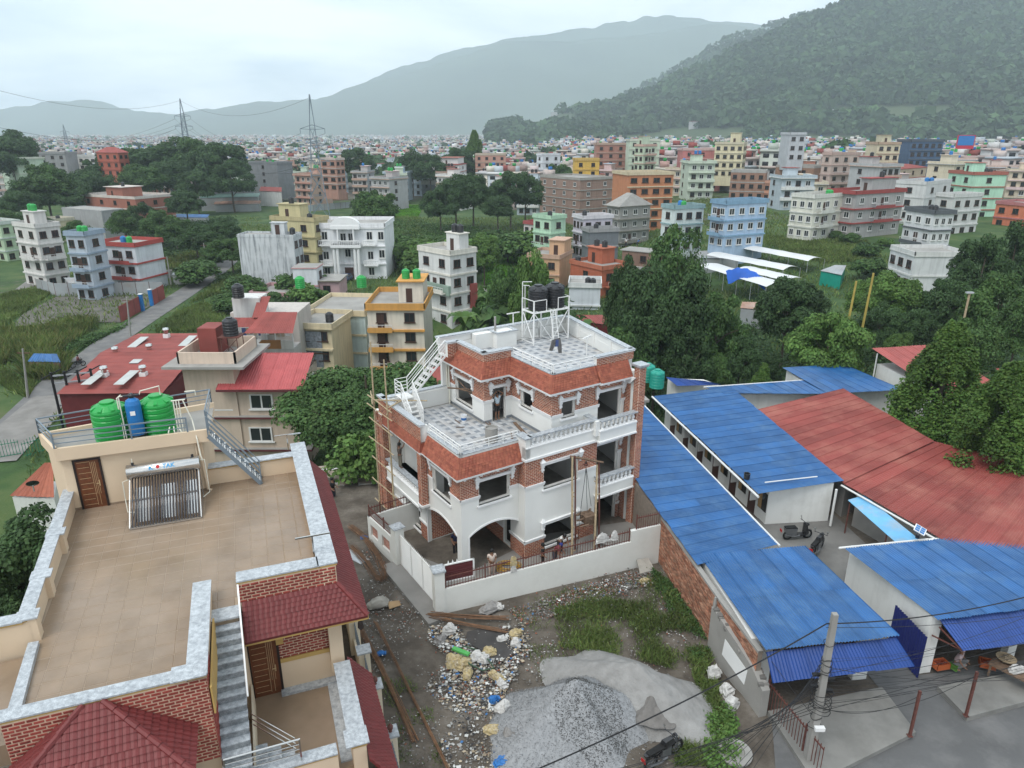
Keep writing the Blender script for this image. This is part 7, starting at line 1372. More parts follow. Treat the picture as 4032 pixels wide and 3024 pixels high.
# --- sheds, tunnels, huts
def shed(label,quad,ztops,m,zb=None,wall='tin_grey',name='shed',rows=1):
 t = thing(name,label,'shed'); P = [px(*q,z) for q,z in zip(quad,ztops)]; corrugate(t,P,rows,m,1.2,.35,.03); PLACED.append(tuple(((P[0] + P[2]) / 2)[:2])); c = sum(P,Vector()) / 4; block(t,[tuple((p.lerp(c,.05))[:2]) for p in P],-9,min(ztops) - .15,wall); return t
shed('long workshop with green-grey tin roof and pale strips',(A(1570,160),A(2050,150),A(2060,120),A(1620,130)),(-2.5,-2.5,-1.6,-1.6),'tin_green'); shed('upper workshop with grey tin roof behind the green one',(A(1640,110),A(2015,105),A(2020,60),A(1700,70)),(-1.0,-1.0,.3,.3),'tin_grey'); shed('low lean-to with rusty tin roof before the workshops',(A(1690,210),A(2060,205),A(2070,180),A(1710,180)),(-4.6,-4.6,-3.8,-3.8),'tin_rust'); shed('workshop wing with faded red roof right of the grey workshops',(A(2050,105),A(2230,110),A(2230,75),A(2065,70)),(-1.6,-1.6,-.6,-.6),'roof_red',wall=mg((.6,.6,.58)))
shed('low row of huts with blue and white tin roofs and laundry',(A(1310,310),A(1640,315),A(1660,290),A(1320,285)),(-5.0,-5.0,-4.4,-4.4),'sheet_blue'); shed('small shed with white tin roof in the middle of the bushes',(A(1190,195),A(1400,185),A(1460,170),A(1210,180)),(-4.6,-4.6,-4.2,-4.2),'polyfilm'); shed('big rusty corrugated shed before the paddy fields',(Fz_(410,390),Fz_(820,378),Fz_(800,360),Fz_(420,362)),(-3.0,-3.0,-2.2,-2.2),'tin_rust'); shed('open shed with grey tin roof beside the pylon',(Fz_(-80,395),Fz_(95,395),Fz_(95,360),Fz_(-60,360)),(-4,-4,-3,-3),'tin_rust'); shed('small brick hut with red hipped roof inside the tin fence',(Fz_(130,497),Fz_(270,490),Fz_(235,472),Fz_(160,475)),(-4.8,-4.8,-3.9,-3.9),'roof_red',wall=mg((.3,.18,.13))); shed('white block-walled store with tin roof beside the road',(A(1360,770),A(1590,755),A(1600,720),A(1385,728)),(-5.0,-5.0,-4.6,-4.6),'tin_grey',wall=mg((.6,.6,.58)))
shed('grey tin lean-to roof in front of the blue-grey house',(A(550,840),A(740,800),A(770,790),A(500,790)),(-5.2,-5.2,-4.8,-4.8),'tin_grey'); shed('small shed with blue tarpaulin roof in the maize field',(A(220,1455),A(480,1460),A(450,1395),A(270,1390)),(-5.0,-5.0,-4.4,-4.4),'sheet_blue',wall='timber'); shed('orange tiled roof at the left beside the lane',(c1__(80,1150),c1__(430,1165),c1__(400,890),c1__(355,890)) if 'c1__' in globals() else ((40,1952),(214,1959),(210,1823),(177,1823)),(-3.6,-3.6,-2.2,-2.2),'tile_terracotta',wall='shed_white'); shed('red roof house corner just left behind the brick house',((1500,1530),(1750,1545),(1750,1440),(1470,1478)),(-1.2,-1.2,-.2,-.2),'roof_red',wall=mg((.55,.42,.40))); shed('small red flat roofed hut behind the tank stand',((2290,1268),(2420,1282),(2370,1240),(2260,1240)),(-3.2,-3.2,-2.9,-2.9),'roof_red',wall='red_dark'); shed('grey tin roof shed beside the white film tunnels',(Cz(1530,585),Cz(1870,582),Cz(1750,518),Cz(1540,535)),(-2.0,-2.0,-1.4,-1.4),'tin_grey'); shed('small hut with tin roof and green sheet walls in the field',(Dz(645,1105),Dz(810,1140),Dz(845,1065),Dz(760,1062)),(-1.0,-1.0,-.6,-.6),'tin_grey',wall='tank_turquoise'); shed('low rusty tin roof half hidden behind the trees',(Cz(1870,945),Cz(2060,960),Cz(2060,905),Cz(1885,900)),(-1.5,-1.5,-1.2,-1.2),'tin_rust')
shed('blue sheet roof at the bottom left edge below the cream terrace',((-120,2440),(95,2425),(110,2330),(-60,2330)),(1.2,1.2,1.8,1.8),'sheet_blue')
def tunnel(label,a,b,w,z,h=.45):
 t = thing('polytunnel',label,'polytunnel',(0,0,0),0,'white film tunnels'); p,q = px(*a,z),px(*b,z); d = (q - p); s = Vector((-d.y,d.x,0)).normalized() * w; n = 8; m_ = 10; vv = []; ff = []
 for i in range(m_ + 1):
  for j in range(n + 1): f = j / n; vv.append(p + d * (i / m_) + s * f + Vector((0,0,h * math.sin(math.pi * f) ** .8 + .04 * math.sin(i * 2.4 + j))))
 for i in range(m_):
  for j in range(n): k = i * (n + 1) + j; ff.append((k,k + 1,k + n + 2,k + n + 1))
 MB().add(vv,ff).obj('film','polyfilm',t,True)
 for i in range(0,m_ + 1,2):
  for f in (0,1): e = p + d * (i / m_) + s * f; MB().bar(e,e - Vector((0,0,3)),.07).obj('post','tin_grey',t)
 PLACED.append(tuple((p + d * .5)[:2]))
tunnel('white film tunnel farthest from the camera, long and flat',Dz(-120,905),Dz(550,1030),4.5,-.6); tunnel('second white film tunnel from the back',Dz(-230,985),Dz(360,1100),4.5,-.9); tunnel('nearest white film tunnel beside the blue tarpaulin',Cz(1575,640),Cz(2060,790),4.5,-1.3); tunnel('short white film tunnel behind the blue tarpaulin',Cz(1850,665),Cz(2210,750),4,-1.1)
tp = thing('blue_tarpaulin','bright blue tarpaulin draped over the end of the film tunnels','tarpaulin'); mat('tarp_blue',(.01,.09,.42),.45,var=.2,vs=.6); e0,e1 = px(*Cz(1780,710),-1.2),px(*Cz(2050,755),-1.4); b = MB(); vv = []; ff = []
for i in range(13):
 for j in range(9): f,g2 = i / 12,j / 8; p = e0.lerp(e1,f); sg_ = math.sin(math.pi * f); vv.append(p + Vector((0,-2.2 * g2 + 1.5,.5 + 1.0 * sg_ - 1.9 * g2 ** 1.4 * (1 - .25 * sg_) + .12 * math.sin(i * 2.1 + j))))
for i in range(12):
 for j in range(8): k = i * 9 + j; ff.append((k,k + 1,k + 10,k + 9))
b.add(vv,ff).obj('tarp_sheet','tarp_blue',tp,True)
# ================================================================== vegetation
def leafmat(name,a,b,var=.42): return mat(name,tuple(1.15 * q for q in a),.65,var=var,vs=.22,rnd=.3,rcol=b,trans=.25,spec=.25)
leafmat('leaf_dark',(.034,.072,.024),(.055,.10,.034)); leafmat('leaf_mid',(.045,.10,.028),(.075,.13,.035)); leafmat('leaf_pale',(.075,.155,.035),(.115,.19,.045)); leafmat('leaf_cypress',(.05,.115,.02),(.10,.165,.032)); leafmat('grass_blade',(.09,.155,.035),(.17,.20,.065)); leafmat('maize_leaf',(.07,.14,.025),(.20,.19,.07)); leafmat('paddy_leaf',(.075,.22,.014),(.12,.27,.025)); mat('bark',(.10,.08,.06),.9,var=.25,vs=3)
def leaves(P,Nn,size,rng,asp=1.5):
 n = len(P); Nn = Nn + rng.normal(0,.55,(n,3)); Nn /= np.linalg.norm(Nn,axis=1)[:,None] + 1e-9; T = np.cross(Nn,rng.normal(0,1,(n,3))); T /= np.linalg.norm(T,axis=1)[:,None] + 1e-9; Bq = np.cross(Nn,T); s = (size * rng.uniform(.6,1.3,n))[:,None]; a,b = T * s * asp / 2,Bq * s / 2
 V = np.stack([P - a * .9,P - b + a * .1,P + a,P + b + a * .1],1).reshape(-1,3); return V,np.arange(4 * n).reshape(n,4)
def crown_mesh(name,m,rx,rz,zc,ncl,per,leaf,seed,shape='round',rc=.28):
 r = np.random.default_rng(seed); P = []; N_ = []
 for k in range(ncl):
  if shape == 'cone': f = r.uniform(0,1) ** .8; z = zc - rz + 2 * rz * f; w = rx * (1.02 - f) ** .7 * (.75 + .5 * r.uniform()); a = r.uniform(0,6.283); c = np.array([w * math.cos(a),w * math.sin(a),z]); q = rc * (1.15 - .7 * f)
  elif shape == 'layer': a = r.uniform(0,6.283); w = rx * math.sqrt(r.uniform(.05,1)); c = np.array([w * math.cos(a),w * math.sin(a),zc + rz * (1 - (w / rx) ** 2) * r.uniform(-.2,1.0)]); q = rc
  else: d = r.normal(0,1,3); d /= np.linalg.norm(d); d *= r.uniform(.35,1) ** .5; d[2] = d[2] if d[2] > -.45 else d[2] * .4; c = np.array([d[0] * rx,d[1] * rx,zc + d[2] * rz]) * 1.0; q = rc * r.uniform(.65,1.25)
  d = r.normal(0,1,(per,3)); d /= np.linalg.norm(d,axis=1)[:,None]; d[:,2] = np.where(d[:,2] < -.35,-d[:,2],d[:,2]); sq = np.array([1,1,.5 if shape == 'layer' else   .8 if shape != 'cone' else 2.3]); P.append(c + d * sq * q * r.uniform(.55,1.05,per)[:,None]); N_.append(d * [1,1,1] + [0,0,.5])
 V,Fc = leaves(np.concatenate(P),np.concatenate(N_),leaf,r); return npmesh(name,V,Fc,m)
def trunk_mesh(rx,zc,seed,lim=6,r0=.022):
 b = MB(); R = random.Random(seed); b.tube([(0,0,-.05),(R.uniform(-.01,.01),.005,zc * .5),(R.uniform(-.02,.02),0,zc),(0,0,zc + .2)],[r0,r0 * .8,r0 * .55,r0 * .2],7)
 for k in range(lim): a = 6.283 * k / lim + R.uniform(-.4,.4); z = zc * R.uniform(.55,1.0); e = rx * R.uniform(.5,.85); b.tube([(0,0,z),(e * .5 * math.cos(a),e * .5 * math.sin(a),z + .1),(e * math.cos(a),e * math.sin(a),z + R.uniform(.12,.26))],[r0 * .45,r0 * .3,r0 * .1],5)
 return b.mesh('trunk','bark')
KIND = {'broad': ('leaf_dark',.40,.36,.60,58,400,.024,'round',.125),'broad2': ('leaf_mid',.42,.34,.62,54,400,.025,'round',.13),'pale': ('leaf_pale',.42,.32,.63,54,400,.024,'round',.125),'column': ('leaf_dark',.20,.44,.53,60,330,.022,'round',.12),'cypress': ('leaf_cypress',.30,.47,.50,170,330,.015,'cone',.075),'feather': ('leaf_mid',.48,.24,.62,55,400,.021,'layer',.16),'sparse': ('leaf_mid',.34,.38,.58,34,260,.025,'round',.15),'bush': ('leaf_mid',.55,.42,.45,30,150,.075,'round',.26),'bushp': ('leaf_pale',.55,.42,.45,30,150,.075,'round',.26)}
TREES = {}
for i,(k,(m,rx,rz,zc,ncl,per,lf,sh,rc)) in enumerate(KIND.items()):
 TREES[k] = [(crown_mesh('crown',m,rx,rz,zc,ncl,per,lf,40 + 7 * i + j,sh,rc),trunk_mesh(rx,zc,i * 3 + j)) for j in range(2)]
TC = 0
def tree(kind,loc,h,label,w=1.0,group='trees',cat='tree',name=None):
 global TC
 TC += 1; cr_,tr = TREES[kind][TC % 2]; t = thing(name or ('shrub' if 'bush' in kind else 'cypress_tree' if kind == 'cypress' else 'tree'),label,cat,loc,(TC * 2.4) % 6.28,group); link('crown',cr_,t,scale=(h * w,h * w,h)); link('trunk',tr,t,scale=(h * w,h * w,h)); return t
def tpx(kind,u,v,Y,label,w=1.0,group='trees',hmin=2.0,**k):
 p = pxY(u,v,Y); g = tz(p.x,p.y); h = max(p.z - g,hmin); return tree(kind,(p.x,p.y,g - .1),h,label,w,group,**k)
GV_ = 'trees of the grove behind the sheds'
GT = [('broad',2476,1020,74,'tall dark tree right behind the roof tanks, beside the terracotta house',.45),('column',2545,1010,70,'slender dark columnar tree second from the tank stand',.8),('sparse',2680,850,88,'lone high tree with open crown before the concrete skeleton',.75),('column',2735,1040,68,'pointed columnar tree left of the white film tunnels',.9),('broad',2600,1180,67,'dark tree right of the roof parapet corner',.8),('column',2520,1210,66,'narrow tree close behind the right roof parapet',.9),('broad2',2835,1150,69,'large spreading tree in the middle of the grove front',.85),('broad',2930,1300,67,'dark round tree right of the large spreading tree',.8),('broad',2710,1290,66,'dark tree at the foot of the grove near the turquoise tanks',.9),('broad',3120,1070,76,'big dark olive tree below the blue tarpaulin',.85),('pale',3285,1210,62,'bright green bushy tree left of the bamboo poles',.95),('broad',3190,1120,78,'dark tree behind the bright green bushy tree',.8),('pale',3540,1060,84,'pale green wide tree below the white stepped house',1.0),('pale',3420,1100,90,'pale feathery tree left of the white front terrace',.9),('broad',3480,1190,76,'dark tree right of the bamboo poles',.9),('broad',3630,1200,74,'dark tree above the red tile house',.85),('pale',3560,1300,70,'low light green tree beside the red tile house',.9),('broad',3760,1080,80,'dark tall tree behind the larger cypress',.85),('broad',3900,930,90,'very tall dark tree at the right edge above the orange house',.8),('broad2',3960,1080,70,'tree with light top at the right edge',.85),('broad',4020,880,96,'dark tree cut by the right frame edge high up',.8),('broad2',4040,1180,62,'tree cut by the right frame edge above the cypress',.8),('broad2',3860,1250,58,'leafy tree just behind the larger cypress',.8),('broad',3380,1330,70,'dark low tree behind the blue cross wing',.9),('broad',3060,1390,69,'low dark tree behind the blue roof gutter',.9),('broad2',2830,1400,66,'low tree left behind the blue roofs',.9),('cypress',3767,1280,47,'large soft cypress beside the red hall roof',.95),('cypress',4010,1440,40,'large cypress at the right edge nearest the camera',1.0),('cypress',3010,1440,56,'small pointed conifer behind the blue roof',.7),('pale',2100,1000,84,'leafy tree left of the roof tanks beside the lane',.5),('broad2',1995,1040,92,'round tree over the lane behind the roof',.5),('broad',2190,1170,60,'dark bush tree between the roof tanks and the lane',.8),('broad2',2420,1290,64,'bright low tree under the right roof parapet',.9),('bush',3480,1640,48,'dark shrub beside the yellow drum',1.0),('bush',3700,1760,44,'shrub under the larger cypress',1.0)]
for i_,(k,u,v,Y,lb,w) in enumerate(GT): tpx('broad2' if k == 'broad' and i_ % 3 == 0 and 'dark' not in lb else k,u,v,Y,lb,w * (1.1 if k == 'cypress' else .66 if u < 3000 else .8),GV_)
LT = [('feather',1430,1380,56,'feathery tree between the pink-roofed house and the brick house',1.1,'trees by the houses'),('broad2',1350,1520,52,'lower green tree beside the alley left of the brick house',1.0,'trees by the houses'),('bushp',1420,1690,43,'bright green large-leaved shrub left of the scaffold',.9,'trees by the houses'),('broad',120,2010,27,'dark feathery tree at the left edge below the cream terrace wall',.9,'trees by the houses'),('broad',40,2200,26,'dark tree at the left edge lower down beside the cream house',.8,'trees by the houses'),('broad',1790,690,225,'tall dark tree group left of the centre field',.85,'tall trees of the centre'),('broad',1860,670,228,'tall pale-stemmed dark tree in the centre field',.8,'tall trees of the centre'),('broad',1730,740,215,'lower dark tree at the left of the centre group',.9,'tall trees of the centre'),('broad',2010,660,230,'tall dark tree right of the centre field',.8,'tall trees of the centre'),('broad',2070,680,235,'tall dark tree beside the old brick block',.75,'tall trees of the centre'),('broad',1960,760,220,'dark undergrowth tree between the two centre groups',1.0,'tall trees of the centre'),('broad2',1475,745,190,'round tree behind the white mansion',.9,'tall trees of the centre'),('broad',1400,570,370,'dark tree behind the pink framed block',.9,'trees before the far town'),('broad',1620,590,350,'dark tree left of the white hall house',.7,'trees before the far town'),('broad',1690,595,340,'dark tree beside the white hall house',.9,'trees before the far town'),('cypress',1868,520,380,'pointed dark conifer above the salmon block',.8,'trees before the far town'),('broad',1800,570,370,'dark tree left of the salmon block',.9,'trees before the far town'),('broad2',2200,640,300,'round tree before the mustard house',.9,'trees before the far town'),('pale',1905,920,140,'bright small tree above the paddy',.8,'trees by the houses'),('bush',2080,1090,95,'leafy shrub beside the lane by the modern house',1.0,'trees by the houses')]
for u,v,Y in ((600,560,300),(680,545,310),(740,550,305),(800,580,300),(860,545,300),(900,640,280),(640,620,290),(550,640,280),(760,660,270),(470,590,300),(520,590,310),(230,670,250),(160,650,240),(100,700,235),(60,740,225),(280,700,240),(320,660,260),(380,680,260),(20,830,190),(120,820,195),(720,740,230),(560,800,200),(620,830,185),(680,850,180),(480,830,190),(760,880,165),(820,900,160),(880,860,175),(830,960,150),(900,930,150),(20,520,330),(60,515,340),(300,870,175),(400,600,300)): LT.append((['broad','broad','broad2','column'][(u + v) % 4],u,v,Y,'dark %s tree %s, %s of strip' % (['spreading','round','light-topped','slender'][(u + v) % 4],'against the far town' if v < 600 else 'behind the brick cross block' if v < 700 else 'in front of the tin workshops' if v < 840 else 'among the bushes by the road',['left end','left half','right half','right end'][min(3,u // 230)]),1.0,'wooded strip at left'))
for k,u,v,Y,lb,w,g in LT: tpx(k,u,v,Y,lb,w,g)
for u,v,Y in ((3290,905,158),(3350,915,152),(3420,950,140),(3170,900,165),(3440,1010,125),(3490,935,150),(1700,940,150),(1780,960,145),(1830,930,155),(1620,930,160),(2000,900,165),(2100,900,165),(1560,920,165),(900,1150,118),(1000,1120,125),(1080,1150,118),(760,1020,140),(1180,1060,130),(1200,1110,122),(950,1080,128)): tpx('bushp' if (u + v) % 3 == 0 else 'bush',u,v,Y,'%s shrub on the open land %s' % (('bright green','dull green','dark green')[(u * 7 + v) % 3],'beside the film tunnels' if u > 3000 else 'below the tall centre trees' if u > 1500 else 'beside the road and stained block'),1.3,'shrubs on open land',1.2)
# banana plant behind the roof
bn = thing('banana_plant','banana plant with broad arching leaves before the white slatted gate','plant',pxY(1825,1290,76)); bn.location.z -= 1.5
for k in range(9):
 a = k * .7; b = MB(); P = [Vector((math.cos(a) * r,math.sin(a) * r,1.5 + 1.6 * math.sin(r * 1.25) )) for r in (0,.5,1.0,1.5,2.0)]; w = [.05,.3,.38,.3,.02]; s = Vector((-math.sin(a),math.cos(a),0))
 b.add([p + s * ww for p,ww in zip(P,w)] + [p - s * ww for p,ww in zip(P,w)],[(i,i + 1,i + 6,i + 5) for i in range(4)]); b.obj('leaf','leaf_pale',bn)
MB().tube([(0,0,-3),(0,0,1.7)],.14,8).obj('stem','leaf_mid',bn)
# grasses, weeds, crops: uncountable ground cover
def blades(name,P,h0,h1,w,m,seed,lean=.35,zf=None):
 r = np.random.default_rng(seed); n = len(P); z = terr(P[:,0],P[:,1]) if zf is None else np.full(n,zf); B0 = np.c_[P,z - .02]; a = r.uniform(0,6.283,n); d = np.c_[np.cos(a),np.sin(a),np.zeros(n)]; h = r.uniform(h0,h1,n)[:,None]; tip = B0 + np.c_[r.normal(0,lean,(n,2)) * h,h]; md = (B0 + tip) / 2 + np.c_[r.normal(0,.06,(n,2)) * h,h * .12]; ww = w * r.uniform(.6,1.3,n)[:,None]
 V = np.stack([B0 - d * ww * .6,B0 + d * ww * .6,md + d * ww,tip,md - d * ww],1).reshape(-1,3); Fc = np.arange(5 * n).reshape(n,5); return tag(link(name,npmesh(name,V,Fc,m)),kind='stuff')
def region(poly_px,n,seed,clump=.0,s=.3):
 poly = [tuple(pxg(u,v)[:2]) for u,v in poly_px]; P = poly_pts(poly,n,seed)
 return P[noise2(P[:,0],P[:,1],s,seed) + RNG.uniform(-.15,.15,len(P)) > clump] if clump else P
Z4 = lambda x,y: (1400 + x * .6781,1900 + y * .6781)
g1 = region([Z4(1150,740),Z4(1500,640),Z4(1760,540),Z4(1880,700),Z4(2070,1000),Z4(2060,1120),Z4(1900,1100),Z4(1560,1010),Z4(1180,960)],20000,1,.42,.9); blades('plot_grass',g1,.08,.32,.014,'grass_blade',2,.6,0.0)
g1 = region([Z4(900,700),Z4(1500,560),Z4(1800,480),Z4(1900,640),Z4(1700,760),Z4(1100,1200),Z4(950,900)],5000,3,.55,1.2); blades('plot_grass',g1,.06,.25,.012,'grass_blade',4,.6,0.0); g1 = region([Z4(1950,1100),Z4(2080,1080),Z4(2140,1400),Z4(2212,1650),Z4(1850,1650),Z4(1900,1500),Z4(2050,1350)],7000,5,.42,1.0); blades('plot_grass',g1,.08,.35,.014,'grass_blade',6,.6,0.0)
g1 = region([Z4(130,1100),Z4(240,1650),Z4(520,1650),Z4(430,1250),Z4(150,1000)],2500,7,.55,1.2); blades('plot_grass',g1,.04,.2,.012,'grass_blade',8,.6,0.0)
def weeds(name,P,hz,leaf,m,seed,per=14):
 r = np.random.default_rng(seed); z = terr(P[:,0],P[:,1]); Q = np.repeat(np.c_[P,z],per,0) + np.c_[r.normal(0,hz * .45,(len(P) * per,2)),np.abs(r.normal(0,hz * .5,len(P) * per))]; V,Fc = leaves(Q,np.tile([0,0,1.0],(len(Q),1)),leaf,r); return tag(link(name,npmesh(name,V,Fc,m)),kind='stuff')
weeds('wall_weeds',region([Z4(1700,500),Z4(1790,560),Z4(1930,700),Z4(2060,960),Z4(2000,1060),Z4(1880,900),Z4(1800,720)],420,9,.45,.9),.2,.08,'leaf_mid',10); weeds('wall_weeds',region([Z4(2010,1380),Z4(2180,1300),Z4(2212,1650),Z4(2050,1650)],260,11,.4,1.0),.3,.10,'leaf_pale',12); weeds('wall_weeds',region([(1300,1750),(1490,1690),(1490,1840),(1300,1860)],420,13),.6,.14,'leaf_mid',14)
RG = np.c_[RNG.uniform(-95,75,90000),RNG.uniform(46,260,90000)]; RG = RG[(np.abs(RG[:,0]) < RG[:,1] * .76) & (noise2(RG[:,0],RG[:,1],.05,4) + .4 * noise2(RG[:,0],RG[:,1],.3,5) > .45)]; DR = np.array([list(q[:2]) for q in road_pts])
dm = np.full(len(RG),99.)
for a_,b_ in zip(DR[:-1],DR[1:]): e = b_ - a_; f = np.clip(((RG - a_) @ e) / (e @ e),0,1); dm = np.minimum(dm,np.hypot(*(RG - a_ - f[:,None] * e).T))
RG = RG[dm > 3.0]; blades('rough_grass',RG,.25,.9,.09,'grass_blade',90,.5)
FLD = [('maize',[A(0,1240),A(330,1240),A(720,1080),A(790,1150),A(600,1330),A(350,1480),A(120,1450),A(0,1500)],9000,1.2,2.1,.06,'maize_leaf',.25),('maize',[A(1250,740),A(1400,640),A(1800,560),A(1850,640),A(1650,690),A(1350,760)],5000,1.2,2.0,.07,'maize_leaf',.25),('maize',[A(200,1480),A(560,1470),A(500,1609),A(200,1609)],2600,1.4,2.4,.06,'maize_leaf',.3),('grass',[A(0,940),A(230,890),A(430,900),A(180,1080),A(0,1190)],7000,.3,.9,.05,'grass_blade',.0),('grass',[A(1230,1230),A(1400,1080),A(1600,1000),A(1780,1050),A(1780,1230)],9000,.3,.9,.05,'grass_blade',.0),('grass',[A(1500,1000),A(1700,860),A(2000,740),A(2212,700),A(2212,830),A(1800,900)],9000,.3,1.0,.05,'grass_blade',.0),('grass',[A(0,1640),A(220,1750),A(300,1620),A(150,1600),A(0,1500)],5000,.2,.7,.04,'grass_blade',0),('paddy',[Bz(1340,290),Bz(1560,290),Bz(1560,400),Bz(1400,390),Bz(1330,350)],12000,.3,.5,.10,'paddy_leaf',0),('paddy',[Bz(1970,310),Bz(2400,350),Bz(2400,420),Bz(1970,430)],9000,.3,.5,.09,'paddy_leaf',0),('paddy',[Bz(1370,20),Bz(1600,20),Bz(1560,100),Bz(1360,105)],9000,.4,.7,.16,'paddy_leaf',0),('grass',[Dz(0,830),Dz(560,880),Dz(1000,880),Dz(1100,1040),Dz(650,1050),Dz(300,930)],11000,.3,.8,.08,'grass_blade',0),('grass',[Bz(1330,110),Bz(1560,110),Bz(1600,280),Bz(1340,280)],6000,.5,1.4,.1,'grass_blade',0),('grass',[Cz(0,490),Cz(300,540),Cz(250,720),Cz(0,780)],7000,.3,.6,.07,'paddy_leaf',0)]
for i,(nm,pl,n,h0,h1,w,m,cl) in enumerate(FLD): blades(nm + '_field',region(pl,n,30 + i,cl,.15),h0,h1,w,m,60 + i,.4)
weeds('undergrowth',region([A(1000,640),A(1250,720),A(1800,560),A(1900,480),A(1850,330),A(1400,360),A(1000,420)],5200,15),1.5,.42,'leaf_dark',16,10); weeds('undergrowth',region([A(1850,860),A(2250,720),A(2250,640),A(1700,800)],1500,17),.8,.25,'leaf_mid',18,10); weeds('undergrowth',region([Bz(1350,130),Bz(2000,200),Bz(2300,330),Bz(1330,290)],1500,19),1.6,.4,'leaf_mid',20,12); weeds('undergrowth',region([A(480,1330),A(900,1230),A(1050,1150),A(760,1290),A(560,1400)],900,21),.7,.22,'leaf_mid',22,12)
weeds('undergrowth',np.c_[RNG.uniform(12,60,2600),RNG.uniform(56,100,2600)],1.5,.3,'leaf_dark',23,12)
# ================================================================== far town
def in_view(x,y,mg_=60): return abs(x) < y * .74 + mg_
PAL = [(.62,.60,.56),(.66,.66,.64),(.58,.50,.38),(.50,.34,.27),(.46,.22,.17),(.42,.48,.52),(.50,.56,.46),(.56,.42,.36),(.40,.40,.40),(.62,.55,.42),(.34,.22,.17),(.45,.53,.60),(.60,.46,.45)]
PN = ['pale cream','white','tan','salmon','brick red','blue-grey','pale green','pinkish','grey','yellowish','brown brick','light blue','pink']
rt = random.Random(99); TOWN = []
def clear(x,y,d): return all(abs(x - a) > d or abs(y - b) > d for a,b in PLACED)
tries = 0
while len(TOWN) < 234 and tries < 14000:
 tries += 1; y = rt.uniform(215,520); x = rt.uniform(-.78,.78) * y
 if (-150 < x < 5 and y < 290) or (x < -60 and y < 330 and rt.random() < .7) or (x < 45 and y < 260): continue
 if clear(x,y,10.5): PLACED.append((x,y)); TOWN.append((x,y))
TOWN.sort(key=lambda p: p[1])
for i,(x,y) in enumerate(TOWN):
 c = rt.randrange(len(PAL)); fl = rt.choice((2,3,3,4,4)); w,d = rt.uniform(7,11),rt.uniform(8,12); g = tz(x,y); side = 'left' if x < -.25 * y else 'right' if x > .25 * y else 'centre'; far = 'near' if y < 330 else 'far'; tk = rt.choice(('black','green','no','blue'))
 t = thing('town_house','%s %s-storey house with %s tank in the %s %s of the town' % (PN[c],['','','two','three','four'][fl],tk,far,side),'house',(x,y,g),rt.choice((-.5,-.2,.1,.35,.6)) + rt.uniform(-.1,.1),'houses of the far town'); m = mg(PAL[c]); H_ = fl * 3.0
 MB().box(-w / 2,w / 2,-d / 2,d / 2,-2,H_).obj('wall',m,t); MB().box(-w / 2 - .5,w / 2 + .5,-d / 2 - .7,d / 2 + .3,H_,H_ + .2).obj('roof_slab',mg(PAL[(c * 5 + 2) % 13]),t); b = MB()
 for q in ((-w / 2 - .4,w / 2 + .4,-d / 2 - .6,-d / 2 - .45),(-w / 2 - .4,-w / 2 - .25,-d / 2 - .45,d / 2),(w / 2 + .25,w / 2 + .4,-d / 2 - .45,d / 2)): b.box(*q,H_ + .2,H_ + .95)
 b.obj('parapet',m,t); cx = rt.uniform(-w * .2,w * .2); MB().box(cx - 1.6,cx + 1.6,.5,d / 2 - .3,H_ + .2,H_ + 2.7).obj('stair_cabin',m,t); MB().box(cx - 2,cx + 2,.1,d / 2,H_ + 2.7,H_ + 2.85).obj('cabin_roof',mg(PAL[(c * 3 + 1) % 13]) if rt.random() > .3 else 'roof_red',t)
 for k in range(1,fl): MB().box(-w / 2 - .1,w / 2 + .1,-d / 2 - .8,-d / 2,k * 3 - .2,k * 3 + (.1 if rt.random() < .5 else .7)).obj('floor_band',mg(PAL[(c * 5 + 2) % 13]),t)
 F1_,F2_,F3_ = Face(-w / 2,-d / 2,w / 2,-d / 2),Face(-w / 2,d / 2,-w / 2,-d / 2),Face(w / 2,-d / 2,w / 2,d / 2)
 if i < 110:
  for k in range(fl):
   for f in ((.2,.5,.8) if i < 60 else (.27,.73)): put_window(t,F1_,w * f,k * 3 + .9,1.5,1.5,rt.choice(('win_white','win_brown')))
   Fs = F3_ if x < 0 else F2_; put_window(t,Fs,d * .35,k * 3 + .9,1.3,1.4,'win_brown')
 else:
  b = MB()
  for k in range(fl):
   for f in (.22,.5,.78): F1_.box(b,w * f - .75,w * f + .75,k * 3 + .9,k * 3 + 2.4,0,.05)
   (F3_ if x < 0 else F2_).box(b,d * .3,d * .3 + 1.4,k * 3 + .9,k * 3 + 2.3,0,.05)
  tag(b.obj('windows','glass_dark',t),kind='stuff')
 if tk != 'no':
  for k in range(rt.choice((1,2))): o = MB().lathe([(.55,0),(.58,.3),(.55,.6),(.58,1.0),(.3,1.25)],8).obj('roof_tank','tank_' + tk,t,loc=(cx - .7 + 1.4 * k,1.6,H_ + 2.85))
